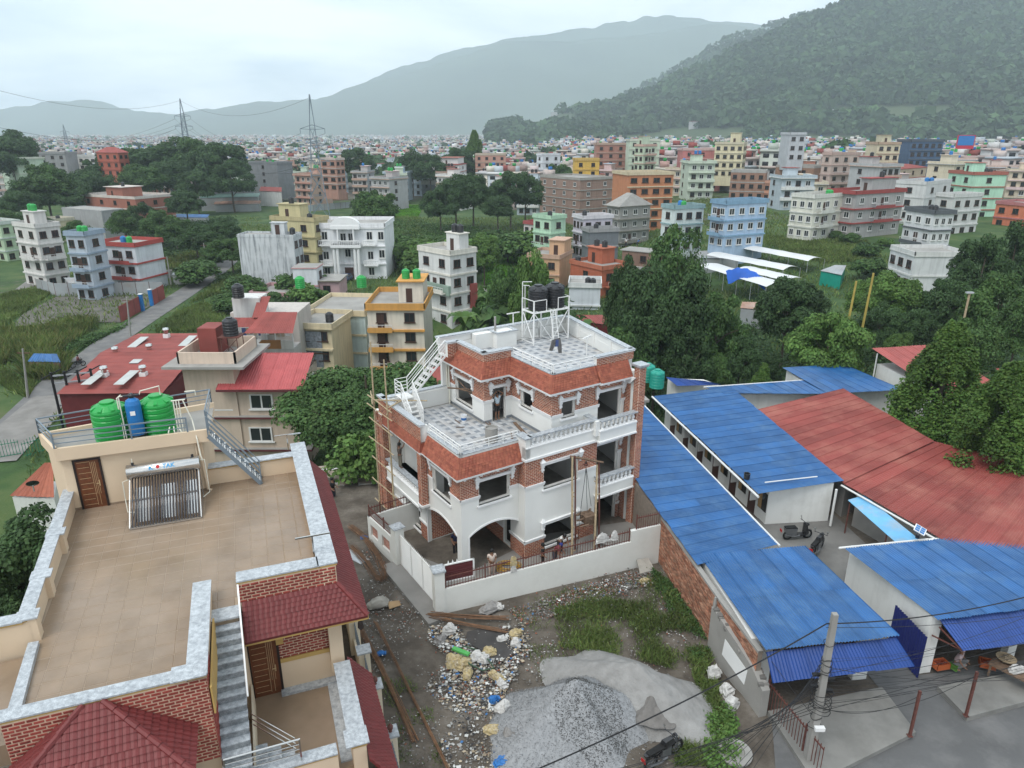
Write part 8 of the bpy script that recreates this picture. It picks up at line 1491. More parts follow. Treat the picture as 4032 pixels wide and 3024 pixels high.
# the town that reads as one mass
def town_mass():
 r = np.random.default_rng(5); n = 12000; y = np.where(r.uniform(0,1,n) < .2,290 + 520 * r.uniform(0,1,n),330 + 3560 * r.uniform(0,1,n) ** 1.9); x = r.uniform(-.8,.8,n) * y; PA_ = np.array(PLACED); nr = (y < 560); bad = np.zeros(n,bool); bad[nr] = (np.abs(x[nr][:,None] - PA_[:,0]) + np.abs(y[nr][:,None] - PA_[:,1])).min(1) < 13; bad |= (x < -10) & (y < 400) & (x > -150) | (x < -60) & (y < 470); x,y = x[~bad],y[~bad]; keep = ~((x > 600 + (y - 500) * .1) & (y > 800)); x,y = x[keep],y[keep]; n = len(x); V = []; Fc = []; Cc = []; a = r.uniform(-.6,.6,n); w = r.uniform(6,11,n) * (1 + (y > 1500) * .5); d = r.uniform(6,11,n); fl = r.integers(2,5,n) + (r.uniform(0,1,n) > .85); ci = r.integers(0,len(PAL),n); z = terr(x,y); k = 0
 bq = np.array([(3,2,1,0),(4,5,6,7),(0,1,5,4),(1,2,6,5),(2,3,7,6),(3,0,4,7)]); parts = []
 def add(i,x0,x1,y0,y1,z0,z1,col):
  nonlocal k
  c,s = math.cos(a[i]),math.sin(a[i]); P = np.array([(X_,Y_,Z_) for Z_ in (z0,z1) for X_,Y_ in ((x0,y0),(x1,y0),(x1,y1),(x0,y1))]); V.append(np.c_[x[i] + P[:,0] * c - P[:,1] * s,y[i] + P[:,0] * s + P[:,1] * c,z[i] + P[:,2]]); Fc.append(bq + k); k += 8; Cc.append(np.tile([*col,1],(8,1)))
 for i in range(n):
  W_,D_,h = w[i] / 2,d[i] / 2,fl[i] * 3.0; col = (np.array(PAL[ci[i]]) * .6 + .4 * np.mean(PAL[ci[i]])) * r.uniform(.75,1.05); add(i,-W_,W_,-D_,D_,-3,h,col); add(i,-W_ - .4,W_ + .4,-D_ - .5,D_,h,h + .8,np.array(PAL[(ci[i] * 5 + 2) % 13]) * .5 + .2); add(i,-1.8,1.8,0,D_ * .8,h + .8,h + 3.2,col if r.uniform() < .88 else (.26,.07,.06))
  if y[i] < 2200:
   for f in range(fl[i]): add(i,-W_ * .75,-W_ * .2,-D_ - .06,-D_,f * 3 + .9,f * 3 + 2.4,(.03,.03,.035)); add(i,W_ * .2,W_ * .75,-D_ - .06,-D_,f * 3 + .9,f * 3 + 2.4,(.03,.03,.035))
   if r.uniform() < .6: add(i,-.6,.6,.2,1.4,h + 3.2,h + 4.4,((.02,.02,.025),(.02,.25,.06),(.03,.15,.4))[int(r.integers(0,3))])
 me = npmesh('far_town',np.concatenate(V),np.concatenate(Fc)); ca = me.color_attributes.new('tint','FLOAT_COLOR','POINT'); ca.data.foreach_set('color',np.concatenate(Cc).astype(np.float32).ravel()); m = mat('town_paint',(1,1,1),.85,var=.12,vs=.15); N = m.node_tree.nodes; at = N.new('ShaderNodeAttribute'); at.attribute_name = 'tint'; mm = [q for q in N if q.type == 'MIX'][0]; m.node_tree.links.new(at.outputs['Color'],mm.inputs[6]); me.materials.append(m); tag(link('far_town',me),kind='stuff')
town_mass()
def blob_forest(name,P,size,m,seed,leafy=26):
 r = np.random.default_rng(seed); n = len(P); d = r.normal(0,1,(n,leafy,3)); d /= np.linalg.norm(d,axis=2)[:,:,None]; d[:,:,2] = np.abs(d[:,:,2]) - .25; s = size * r.uniform(.4,1.0,(n,1,1)) * r.uniform(.9,1.9,(n,1,1)); Q = P[:,None,:] + d * s * [.55,.55,.6] + np.array([0,0,.35]) * s; V,Fc = leaves(Q.reshape(-1,3),(d + [0,0,.3]).reshape(-1,3),np.repeat((s[:,0,0] * .52),leafy),r,1.25); return tag(link(name,npmesh(name,V,Fc,m)),kind='stuff')
yt = 400 + 2600 * RNG.uniform(0,1,2300) ** 1.5; xt = RNG.uniform(-.78,.78,2300) * yt; blob_forest('town_trees',np.c_[xt,yt,terr(xt,yt) + 3],9.0,'leaf_dark',4,30)
# ================================================================== hills
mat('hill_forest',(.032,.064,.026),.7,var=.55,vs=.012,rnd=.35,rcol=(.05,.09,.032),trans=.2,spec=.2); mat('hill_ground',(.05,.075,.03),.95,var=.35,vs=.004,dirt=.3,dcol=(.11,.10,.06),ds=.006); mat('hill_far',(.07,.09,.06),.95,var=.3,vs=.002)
def hill(name,sil,dist,foot,m,seed,nt_=26,rough=.12,back=1.05):
 us = np.array([s[0] for s in sil],float); vs_ = np.array([s[1] for s in sil],float); U = np.linspace(us[0],us[-1],130); Vv = np.interp(U,us,vs_); Vv = Vv + (fbm(U,U * 0 + seed,.02,4,seed) - .5) * 26; rows = []
 for u,v in zip(U,Vv):
  D = np.interp(u,[us[0],us[-1]],dist); F_ = np.interp(u,[us[0],us[-1]],foot); tp_ = pxY(u,v,D); dirx = tp_.x / tp_.y; col = []
  for k in range(nt_ + 10):
   if k <= nt_: t = k / nt_; yy = F_ + (D - F_) * t; base = float(terr(dirx * F_,F_)) if F_ < 3000 else -8; zz = base - 4 + (tp_.z - base + 4) * (t ** 1.25); zz += (float(fbm(dirx * yy,yy,1 / (D * .10),4,seed)) - .5) * (tp_.z - base) * rough * 4 * t * (1 - t)
   else: t = (k - nt_) / 10; yy = D * (1 + (back - 1) * t); zz = tp_.z * (1 - t) - 60 * t
   col.append((dirx * yy,yy,zz))
  rows.append(col)
 R_ = np.array(rows); a,b = R_.shape[:2]; idx = np.arange(a * b).reshape(a,b); tag(link(name,npmesh(name,R_.reshape(-1,3),np.stack([idx[:-1,:-1],idx[1:,:-1],idx[1:,1:],idx[:-1,1:]],-1).reshape(-1,4),m,True)),kind='structure'); return R_[:,:nt_ + 1]
HA = hill('forest_hill',[(1930,512),(2050,490),(2150,468),(2250,440),(2350,428),(2420,412),(2560,372),(2700,300),(2800,262),(2900,205),(3050,140),(3200,75),(3350,5),(3500,-50),(3800,-110),(4100,-130),(4600,-140)],(1700,2100),(1150,820),'hill_ground',3,34)
HB = hill('pine_ridge',[(2380,425),(2480,385),(2560,335),(2700,270),(2850,172),(3000,128),(3250,70),(3400,20),(3700,-20)],(2700,2500),(2000,1900),'hill_ground',5)
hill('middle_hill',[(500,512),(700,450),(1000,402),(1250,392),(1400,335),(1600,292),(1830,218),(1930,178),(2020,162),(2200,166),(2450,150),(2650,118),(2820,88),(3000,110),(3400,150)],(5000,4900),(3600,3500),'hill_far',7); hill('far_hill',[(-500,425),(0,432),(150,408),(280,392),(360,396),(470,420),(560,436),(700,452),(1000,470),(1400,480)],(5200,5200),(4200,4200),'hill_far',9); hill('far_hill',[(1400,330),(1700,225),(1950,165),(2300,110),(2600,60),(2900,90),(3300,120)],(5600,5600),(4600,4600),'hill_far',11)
def on_grid(R_,n,seed,p=1.0):
 r = np.random.default_rng(seed); a,b = R_.shape[:2]; i,j = r.uniform(0,a - 1.001,n),r.uniform(0,1,n) ** p * (b - 1.001); i0,j0 = i.astype(int),j.astype(int); fi,fj = (i - i0)[:,None],(j - j0)[:,None]; return (R_[i0,j0] * (1 - fi) + R_[i0 + 1,j0] * fi) * (1 - fj) + (R_[i0,j0 + 1] * (1 - fi) + R_[i0 + 1,j0 + 1] * fi) * fj
P = on_grid(HA,17000,3,.8); P = P[(fbm(P[:,0],P[:,1],.006,3,2) + (P[:,2] > 60) * .25 > .40)]; blob_forest('hill_forest',P,15.0,'hill_forest',6,20)
i_ = np.linspace(0,129,150).astype(int); P = HB[i_,-1] + RNG.normal(0,6,(150,3)) * [1,1,.2]; blob_forest('ridge_pines',P + [0,0,9],13.0,'hill_forest',8,18); P = on_grid(HB,2600,4,.9); blob_forest('ridge_forest',P,20.0,'hill_forest',9,12)
HHh = on_grid(HA,4000,8); HHh = HHh[(HHh[:,2] > 12) & (HHh[:,2] < 75)]; rt.shuffle(PN)
for k in range(26): p = HHh[k * 7 % len(HHh)]; t = thing('hillside_house','small house on the lower slope of the forested hill','house',tuple(p),rt.uniform(-.5,.5),'houses on the hillside'); w = rt.uniform(5,9); MB().box(-w,w,-5,5,-6,rt.uniform(6,11)).obj('wall',mg(PAL[k % 13]),t); MB().box(-w - .6,w + .6,-5.8,5.6,11,11.6).obj('roof_slab','roof_red' if k % 3 == 0 else mg(PAL[1]),t)
# ================================================================== pylons and lines
def pylon(u,vt,vb,label,H_=38.0):
 Zc = FPX * H_ * .99 / (vb - vt); p = pxY(u,vt,Zc * .98); t = thing('pylon',label,'pylon',(p.x,p.y,p.z - H_),.25,'power pylons'); lv = [(0,3.6),(8,2.6),(15,1.9),(21,1.4),(26,1.15),(31,.9),(H_,.1)]; b = MB(); th = .26
 for (z0,w0),(z1,w1) in zip(lv[:-1],lv[1:]):
  for sx,sy in ((1,1),(1,-1),(-1,-1),(-1,1)): b.bar((sx * w0,sy * w0,z0),(sx * w1,sy * w1,z1),th)
 b.obj('tower_leg','steel_blue',t); b = MB()
 for (z0,w0),(z1,w1) in zip(lv[:-1],lv[1:]):
  C4 = [(1,1),(1,-1),(-1,-1),(-1,1)]
  for i in range(4): (a,c),(d,e) = C4[i],C4[(i + 1) % 4]; b.bar((a * w0,c * w0,z0),(d * w1,e * w1,z1),th * .6); b.bar((d * w0,e * w0,z0),(a * w1,c * w1,z1),th * .6); b.bar((a * w1,c * w1,z1),(d * w1,e * w1,z1),th * .6)
 b.obj('lattice','steel_blue',t)
 for z,w in ((19.5,5.2),(25,4.6),(30.5,4.2)):
  b = MB()
  for s in (-1,1):
   for y in (-1,1): b.bar((0,y * .9,z),(s * w,0,z + .3),th * .7); b.bar((0,y * .9,z + 1.6),(s * w,0,z + .3),th * .7)
   b.bar((s * w,0,z + .3),(s * w,0,z - 1.2),.2)
  b.obj('cross_arm','steel_blue',t)
 return t
p1 = pylon(1218,372,800,'tall steel lattice pylon in the left centre of the town',42); p2 = pylon(708,388,640,'second lattice pylon further left behind the dark trees',40); p3 = pylon(248,490,620,'small distant lattice pylon at the far left',38)
ln = thing('power_lines','thin high-voltage lines strung between the pylons','power lines');
for z,w in ((18.2,5.2),(23.8,4.6),(29.2,4.2)):
 for s in (-1,1):
  Q = [p.matrix_basis @ Vector((s * w,0,z)) for p in (p1,p2,p3)]; wire(Q[0],Q[1],9,.05,'line',ln,20); wire(Q[1],Q[2],9,.06,'line',ln,20)
wire(p1.matrix_basis @ Vector((0,0,41)),p2.matrix_basis @ Vector((0,0,39)),7,.045,'line',ln); wire(p2.matrix_basis @ Vector((0,0,39)),pxY(-100,330,250),6,.05,'line',ln); wire(p2.matrix_basis @ Vector((-4,0,24)),pxY(-100,480,230),6,.05,'line',ln)
# ================================================================== haze over the valley
hz_ = MB().box(-6200,6200,-330,6050,-95,1000).obj('haze',None); hz_['kind'] = 'stuff'; hm = bpy.data.materials.new('haze'); hm.use_nodes = True; hm.node_tree.nodes.clear(); pv = hm.node_tree.nodes.new('ShaderNodeVolumePrincipled'); pv.inputs['Density'].default_value = .00019; pv.inputs['Color'].default_value = (.80,.93,1.0,1); pv.inputs['Anisotropy'].default_value = .0; ho = hm.node_tree.nodes.new('ShaderNodeOutputMaterial'); hm.node_tree.links.new(pv.outputs[0],ho.inputs['Volume']); hz_.data.materials.append(hm)
# ================================================================== people
def skinned(name,V,E_,Rr,m,parent,sub=1):
 me = bpy.data.meshes.new(name); me.from_pydata(V,E_,[]); me.materials.append(MATS[m] if isinstance(m,str) else m); o = link(name,me,parent); o.modifiers.new('skin','SKIN').use_smooth_shade = True
 for i,sv in enumerate(me.skin_vertices[0].data): sv.radius = (Rr[i],Rr[i]); sv.use_root = i == 0
 o.modifiers.new('sub','SUBSURF').levels = sub; o.modifiers['sub'].render_levels = sub; return o
def person(label,loc,rz,shirt,legs,pose='stand',hat=None,s=1.0,sleeves=True,long_=True):
 t = thing('person',label,'person',loc,rz); k = {'pel': (0,0,.92),'ch': (0,0,1.28),'nk': (0,0,1.46),'hd': (0,-.02,1.60),'top': (0,-.01,1.68)}; hip,kn,an = .10,(0,-.02,.48),(0,.02,.07)
 L_ = {'sh': .19,'el': (.05,.03,1.16),'wr': (.04,-.14,.98),'ha': (.03,-.22,.95)}
 if pose == 'head': L_.update(el=(.17,-.12,1.58),wr=(-.06,-.10,1.72),ha=(-.12,-.06,1.74))
 if pose == 'read': L_.update(el=(.03,.0,1.17),wr=(-.06,-.24,1.15),ha=(-.1,-.3,1.17))
 if pose == 'reach': L_.update(el=(.12,-.12,1.55),wr=(.1,-.25,1.85),ha=(.09,-.28,1.93))
 if pose == 'bend':
  for q,v in dict(ch=(0,-.22,1.18),nk=(0,-.34,1.30),hd=(0,-.42,1.38),top=(0,-.46,1.44)).items(): k[q] = v
  L_.update(el=(.05,-.38,1.0),wr=(0,-.5,.85),ha=(0,-.55,.8))
 dz = 0; F_ = []
 if pose in ('squat','ride'):
  dz = -.62 if pose == 'squat' else -.1
  k = {a: (v[0],v[1] - (.12 if a != 'pel' else 0),v[2] + dz) for a,v in k.items()}; L_ = {a: (v if a == 'sh' else (v[0],v[1] - .2,v[2] + dz)) for a,v in L_.items()}; kn = (.1,-.42,.5 if pose == 'squat' else .62); an = (.05,-.12 if pose == 'squat' else -.25,.07 if pose == 'squat' else .3)
 shz = k['nk'][2] - .05; shy = k['nk'][1]; V = [k['pel'],k['ch'],k['nk'],k['hd'],k['top']]; R0 = [.11,.125,.052,.092,.07]; E_ = [(0,1),(1,2),(2,3),(3,4)]; CV,CR2,CE = [k['pel'],k['ch'],(k['nk'][0],k['nk'][1],k['nk'][2] - .05)],[.135,.152,.085],[(0,1),(1,2)]; TV,TR2,TE = [(k['pel'][0],k['pel'][1],k['pel'][2] + .06)],[.14],[]
 for sx in (-1,1):
  n = len(V); fx = lambda q: (sx * (L_['sh'] + q[0]),q[1],q[2]); V += [(sx * L_['sh'],shy,shz),fx(L_['el']),fx(L_['wr']),fx(L_['ha'])]; R0 += [.056,.042,.031,.034]; E_ += [(1,n),(n,n + 1),(n + 1,n + 2),(n + 2,n + 3)]
  hx = fx(L_['ha']); w_ = Vector(hx) - Vector(fx(L_['wr'])); w_ = w_.normalized() * .07; pv_ = n + 3
  for f in range(5): V.append((hx[0] + (f - 2) * .016 + (sx * -.03 if f == 4 else 0),hx[1] + w_.y * (1 if f < 4 else .4),hx[2] + w_.z * (1 - .1 * abs(f - 1.5)))); R0.append(.009); E_.append((pv_,len(V) - 1))
  n = len(V); V += [(sx * hip,k['pel'][1],k['pel'][2] - .06),(sx * (hip + kn[0]),kn[1],kn[2]),(sx * (hip + an[0]),an[1],an[2]),(sx * (hip + an[0]),an[1] - .16,.04 + an[2] - .07)]; R0 += [.088,.058,.042,.036]; E_ += [(0,n),(n,n + 1),(n + 1,n + 2),(n + 2,n + 3)]
  m_ = len(CV); CV += [(sx * L_['sh'],shy,shz),tuple(Vector((sx * L_['sh'],shy,shz)).lerp(Vector(fx(L_['el'])),.75 if sleeves else .2))]; CR2 += [.078,.06]; CE += [(1,m_),(m_,m_ + 1)]
  m_ = len(TV); e = Vector((sx * (hip + an[0]),an[1],an[2] + .05)); kk = Vector((sx * (hip + kn[0]),kn[1],kn[2])); TV += [(sx * hip,k['pel'][1],k['pel'][2] - .06),tuple(kk)]; TR2 += [.108,.08]; TE += [(0,m_),(m_,m_ + 1)]
  if long_: TV.append(tuple(e)); TR2.append(.062); TE.append((m_ + 1,m_ + 2))
 skinned('body',V,E_,R0,'skin',t,2); skinned('shirt',CV,CE,CR2,mg(shirt),t); skinned('trousers',TV,TE,TR2,mg(legs),t)
 h = k['hd']; b = MB(); b.lathe([(.108,-.02),(.115,.04),(.1,.1),(.06,.145),(.01,.155)],14,(h[0],h[1] + .02,h[2])); b.obj('hair' if hat is None else 'hat','hair' if hat is None else mg(hat),t,True)
 MB().add([(h[0] - .014,h[1] - .09,h[2] - .03),(h[0] + .014,h[1] - .09,h[2] - .03),(h[0],h[1] - .125,h[2] - .025),(h[0],h[1] - .09,h[2] + .02)],[(0,1,2),(0,2,3),(1,3,2)]).obj('nose','skin',t); b = MB(); b.box(h[0] - .045,h[0] - .02,h[1] - .098,h[1] - .085,h[2] + .0,h[2] + .014); b.box(h[0] + .02,h[0] + .045,h[1] - .098,h[1] - .085,h[2],h[2] + .014); b.obj('eye','hair',t); b = MB(); b.box(h[0] - .025,h[0] + .025,h[1] - .096,h[1] - .08,h[2] - .062,h[2] - .054); b.obj('mouth','rust_steel',t); t.scale = (s,s,s); return t
person('man in a pale tank top raising both hands to his head in the upper doorway',hw(4.87,4.2,Z2),HR,(.45,.55,.62),(.02,.02,.022),'head',sleeves=False,long_=False); person('boy in a cream shirt looking down at paper before the carport',hw(1.35,-.75,-.3),HR - .3,(.62,.52,.45),(.5,.4,.34),'read'); person('man in a white tank top working beside the hoist frame',hw(5.45,-1.25,-.1),HR,(.68,.68,.66),(.05,.05,.05),'bend',sleeves=False); person('hooded figure in black standing at the bay corner',hw(3.85,-1.85,-.1),HR + .8,(.012,.012,.012),(.012,.012,.012),'stand',(.012,.012,.012),.92); person('worker in a maroon shirt with a blue and red cap behind the railing',hw(4.65,-1.85,-.1),HR + .4,(.16,.03,.04),(.08,.08,.1),'bend',(.02,.03,.16),.95)
person('painter in dusty brown clothes reaching up on the left balcony rail',hw(-.3,6.6,3.53),HR + 1.6,(.10,.075,.06),(.22,.20,.16),'reach',s=.93); person('man in dark blue standing in the shade under the left arch',hw(.75,2.1,Z0),HR,(.015,.02,.06),(.012,.012,.016),'stand'); person('man in black walking past the board heap behind the cream house',(-11.4,40.3,-.35),1.2,(.02,.02,.02),(.04,.045,.06),'stand'); person('woman in a pale pink shawl squatting in the open grocery shop',(19.05,24.7,.26),.8,(.55,.42,.42),(.2,.2,.2),'squat',(.62,.48,.5))
for k,(x,c_,lb) in enumerate(((1040,(.66,.66,.64),'man in a white shirt standing on the unfinished concrete roof'),(1122,(.05,.15,.35),'man in a blue shirt bending on the unfinished concrete roof'))): p = px(*Cz(x,500),.6); person(lb,p,.3 + k,c_,(.05,.05,.06),('stand','bend')[k])
# ================================================================== motorcycles, car
mat('bike_black',(.015,.015,.017),.3,spec=.6); mat('tyre',(.012,.012,.012),.85); mat('plate_red',(.40,.02,.02),.5); mat('bike_grey',(.16,.165,.17),.35,metal=.4)
def ring(R,r,n=22,m=8):
 b = MB(); vv = [((R + r * math.cos(2 * math.pi * j / m)) * math.cos(2 * math.pi * i / n),r * 1.1 * math.sin(2 * math.pi * j / m),(R + r * math.cos(2 * math.pi * j / m)) * math.sin(2 * math.pi * i / n)) for i in range(n) for j in range(m)]; return b.add(vv,[(i * m + j,((i + 1) % n) * m + j,((i + 1) % n) * m + (j + 1) % m,i * m + (j + 1) % m) for i in range(n) for j in range(m)])
def motorbike(label,loc,rz,scooter=False):
 t = thing('scooter' if scooter else 'motorcycle',label,'scooter' if scooter else 'motorcycle',loc,rz); R = .24 if scooter else .29; wb = .6 if scooter else .65; ty = ring(R,.055).mesh('tyre','tyre',True); rim = MB(); rim.v,rim.f = ring(R - .05,.014).v,ring(R - .05,.014).f
 for k in range(6): a = k * math.pi / 3; rim.bar((0,0,0),((R - .05) * math.cos(a),0,(R - .05) * math.sin(a)),.025)
 rm = rim.mesh('rim','bike_grey')
 for x in (-wb,wb): w = link('wheel',MB().lathe([(.04,-.06),(.04,.06)],8).mesh('wheel','bike_grey'),t,loc=(x,0,R + .05),rz=(rad(90),0,0)); a = link('tyre',ty,w); a.rotation_euler = (rad(-90),0,0); a = link('rim',rm,w); a.rotation_euler = (rad(-90),0,0)
 if scooter:
  MB().hull([(-.85,-.12,.78),(-.1,-.14,.74),(-.1,.14,.74),(-.85,.12,.78)],[(-.75,-.1,.4),(-.15,-.13,.3),(-.15,.13,.3),(-.75,.1,.4)]).obj('rear_body','bike_grey',t); MB().box(-.2,.42,-.16,.16,.26,.33).obj('footboard','bike_black',t); MB().hull([(.36,-.16,.95),(.46,-.12,.98),(.46,.12,.98),(.36,.16,.95)],[(.38,-.2,.33),(.6,-.14,.4),(.6,.14,.4),(.38,.2,.33)]).obj('front_shield','bike_black',t); MB().hull([(-.8,-.14,.84),(-.15,-.16,.82),(-.15,.16,.82),(-.8,.14,.84)],[(-.82,-.12,.78),(-.1,-.14,.75),(-.1,.14,.75),(-.82,.12,.78)]).obj('seat','tyre',t)
 else:
  MB().hull([(-.05,-.1,.98),(.38,-.08,.96),(.38,.08,.96),(-.05,.1,.98)],[(-.1,-.16,.74),(.42,-.15,.78),(.42,.15,.78),(-.1,.16,.74)]).obj('fuel_tank','bike_black',t); MB().hull([(-.85,-.11,.86),(-.05,-.13,.82),(-.05,.13,.82),(-.85,.11,.86)],[(-.88,-.1,.76),(-.02,-.12,.73),(-.02,.12,.73),(-.88,.1,.76)]).obj('seat','tyre',t); MB().box(-.2,.25,-.14,.14,.3,.7).obj('engine','bike_grey',t); b = MB(); b.bar((-.62,-.1,.6),(.1,-.1,.72),.04); b.bar((-.62,.1,.6),(.1,.1,.72),.04); b.bar((.25,0,.35),(.42,0,.82),.05); b.bar((-.2,0,.35),(-.1,0,.72),.05); b.obj('frame','bike_black',t); MB().hull([(-1.0,-.07,.85),(-.75,-.1,.82),(-.75,.1,.82),(-1.0,.07,.85)],[(-.95,-.06,.7),(-.7,-.09,.62),(-.7,.09,.62),(-.95,.06,.7)]).obj('tail_fairing','bike_black',t)
 b = MB()
 for y in (-.09,.09): b.bar((wb,y,R + .05),(wb - .2,y,1.0),.04)
 b.obj('fork','bike_grey',t); MB().tube([(.28,-.36,1.08),(.38,-.2,1.03),(.42,0,1.0),(.38,.2,1.03),(.28,.36,1.08)],.018,6).obj('handlebar','bike_black',t); MB().lathe([(.03,0),(.1,.04),(.1,.12),(.05,.16)],12,(0,0,0)).obj('headlamp','bike_black',t,loc=(.46,0,.92),rz=(0,rad(90),0)); MB().tube([(.05,-.14,.3),(-.3,-.16,.26),(-.85,-.17,.42)],.045,8).obj('exhaust','bike_grey',t); MB().box(-1.06,-1.04,-.11,.11,.56,.72).obj('number_plate','plate_red',t)
 for y in (-.3,.3): MB().tube([(.34,y,1.05),(.3,y * 1.15,1.22)],.01,5).obj('mirror_arm','bike_black',t); MB().lathe([(.005,0),(.06,.01),(.005,.02)],10).obj('mirror','chrome',t,loc=(.3,y * 1.15,1.25),rz=(0,rad(-80),0))
 b = MB(); b.hull([(wb - .22,-.06,R * 2 + .12),(wb + .2,-.06,R * 2 + .06),(wb + .2,.06,R * 2 + .06),(wb - .22,.06,R * 2 + .12)],[(wb - .22,-.06,R * 2 + .09),(wb + .2,-.06,R * 2 + .03),(wb + .2,.06,R * 2 + .03),(wb - .22,.06,R * 2 + .09)]); b.obj('mudguard','bike_black',t); return t
motorbike('black motorcycle parked at the foot of the sand heap',(5.6,20.1,0),rad(34)); motorbike('black motorcycle parked in the concrete yard behind the blue shops',(16.85,33.9,.03),rad(48)); motorbike('dark scooter parked against the white yard wall',(16.3,35.3,.03),rad(8),True); q = px(310,1445,-6.9); motorbike('motorcycle ridden along the lane beside the factory hall',(q.x,q.y,tz(q.x,q.y) + .1),rad(60)); person('rider in dark red on the motorcycle in the lane',(q.x,q.y,tz(q.x,q.y) + .1),rad(150),(.16,.04,.05),(.05,.05,.06),'ride',(.03,.03,.03))
def car(label,loc,rz,col):
 t = thing('parked_car',label,'car',loc,rz); m = mat('car_' + label[:5].strip(),col,.25,var=.03,spec=.6); pr = [(-2.1,.35),(-2.1,.85),(-1.75,.98),(-1.3,1.45),(.35,1.48),(1.05,1.0),(1.9,.88),(2.1,.6),(2.1,.35)]; F = Face(0,0,1,0); b = MB(); F.slab(b,pr,-.85,.85); fixn(b.obj('body',m,t)); b = MB(); F.slab(b,[(-1.55,.98),(-1.22,1.38),(.3,1.4),(.88,1.0)],-.86,.86); fixn(b.obj('side_window','glass_dark',t)); b = MB(); b.hull([(.40,-.72,1.47),(.40,.72,1.47),(1.04,.76,1.03),(1.04,-.76,1.03)],[(.36,-.72,1.42),(.36,.72,1.42),(1.0,.76,.98),(1.0,-.76,.98)]); b.obj('windscreen','glass_dark',t)
 for x in (-1.3,1.3):
  for y in (-.82,.82): w = MB().lathe([(.2,-.1),(.32,-.09),(.32,.09),(.2,.1)],16).obj('wheel','tyre',t,loc=(x,y,.32),rz=(rad(90),0,0)); MB().lathe([(.02,-.105),(.19,-.103),(.19,.103),(.02,.105)],12).obj('rim','bike_grey',w)
 for y in (-.6,.6): MB().box(2.02,2.11,y - .18,y + .18,.66,.8).obj('headlight','trim_white',t)
q = pxg(932,1020); car('white hatchback parked beside the stained concrete block',q,rad(-70),(.7,.7,.7)); q = pxg(1360,1108); car('blue car parked in the mansion forecourt',q,rad(-100),(.03,.06,.14))
# ================================================================== smaller things of the middle distance
for k,(u,v,lb) in enumerate(((3365,1500,'tall bamboo pole at the left in the grove with stepping pegs'),(3440,1560,'tallest bamboo pole in the grove with pegs and a leaning strut'))):
 tpz = pxY((3372,3440)[k],(1107,1075)[k],63); t = thing('bamboo_pole',lb,'pole',(tpz.x - .4,tpz.y,tz(tpz.x,tpz.y))); h = tpz.z - t.location.z; MB().tube([(0,0,0),(.2,0,h * .5),(.4,0,h)],.14,7,r2=.09).obj('pole','bamboo_yellow' if 'bamboo_yellow' in MATS else mat('bamboo_yellow',(.36,.28,.07),.6,var=.2).name,t)
 for z in (.35,.45,.55): MB().bar((-.3 + .4 * z,0,h * z),(.5 + .4 * z,0,h * z),.06).obj('peg','bamboo',t)
lp = pxY(3818,1155,60); t = thing('street_lamp','slim pole with a small lamp head above the cypress trees','street lamp',(lp.x,lp.y,tz(lp.x,lp.y))); h = lp.z - t.location.z; MB().tube([(0,0,0),(0,0,h)],.09,7).obj('pole','bamboo',t); MB().box(-.3,.3,-.15,.15,h,h + .12).obj('lamp_head','tin_grey',t)
for u,v,vb,lb in ((500,1180,1325,'leaning concrete power pole beside the road with a transformer box'),(330,1045,1160,'slim power pole near the road before the concrete rings'),(805,985,1065,'power pole at the bend of the road'),(95,1400,1570,'grey power pole in the grass left of the lane'),(660,1030,1130,'power pole beside the stacked concrete rings')):
 b_ = pxg(u + 15,vb); p = pxY(u,v,b_.y); t = thing('power_pole',lb,'power pole',b_); MB().tube([(0,0,0),(p.x - b_.x,0,max(p.z - b_.z,6))],.15,7,r2=.09).obj('pole','concrete',t); MB().bar((p.x - b_.x - .7,0,max(p.z - b_.z,6) - .5),(p.x - b_.x + .7,0,max(p.z - b_.z,6) - .5),.08).obj('crossarm','rust_steel',t)
rg = MB().lathe([(.6,0),(.62,.9),(.52,.9),(.5,.1)],14).mesh('ring_body','concrete'); rb = MB().lathe([(.6,.93),(.62,1.8),(.52,1.8),(.5,1.0)],14).mesh('upper_ring','concrete')
for k in range(13): q = pxg(*A(905 + 37 * k,835 - 3 * k)); t = thing('concrete_ring','%s upright concrete well ring from the left in the row beside the store' % 'first second third fourth fifth sixth seventh eighth ninth tenth eleventh twelfth thirteenth'.split()[k],'concrete ring',q,0,'stacked concrete well rings'); link('ring_body',rg,t); (k % 3 != 1) and link('upper_ring',rb,t)
def sheetfence(label,pts,h,m,seg=2.4):
 t = thing('sheet_fence',label,'fence')
 for a,b in zip(pts[:-1],pts[1:]):
  F = Face(a.x,a.y,b.x,b.y); n = max(1,int(F.L / seg))
  for i in range(n): q0,q1 = F.p(F.L * i / n,0),F.p(F.L * (i + .97) / n,0); z = tz(q0.x,q0.y); bb = MB(); F.box(bb,F.L * i / n,F.L * (i + .97) / n,z - .2,z + h,-.03,.03); bb.obj('fence_sheet',m,t); bb = MB(); bb.bar(q0 + Vector((0,0,z)),q0 + Vector((0,0,z + h + .1)),.08); bb.obj('fence_post','rust_steel',t)
sheetfence('long grey metal sheet fence round the dirt plot at left',[pxg(*A(300,895)),pxg(*A(445,935)),pxg(*A(1300,925))],2.4,'tin_grey'); sheetfence('red metal sheet fence beside the road',[pxg(*A(960,1145)),pxg(*A(1130,1050))],2.6,'roof_red'); sheetfence('red metal sheet fence at the far side of the blue gate posts',[pxg(*A(1210,1015)),pxg(*A(1310,955))],2.6,'roof_red'); sheetfence('grey sheet fence before the tin workshops',[pxg(*Fz_(20,605)),pxg(*Fz_(350,575))],2.4,'tin_grey')
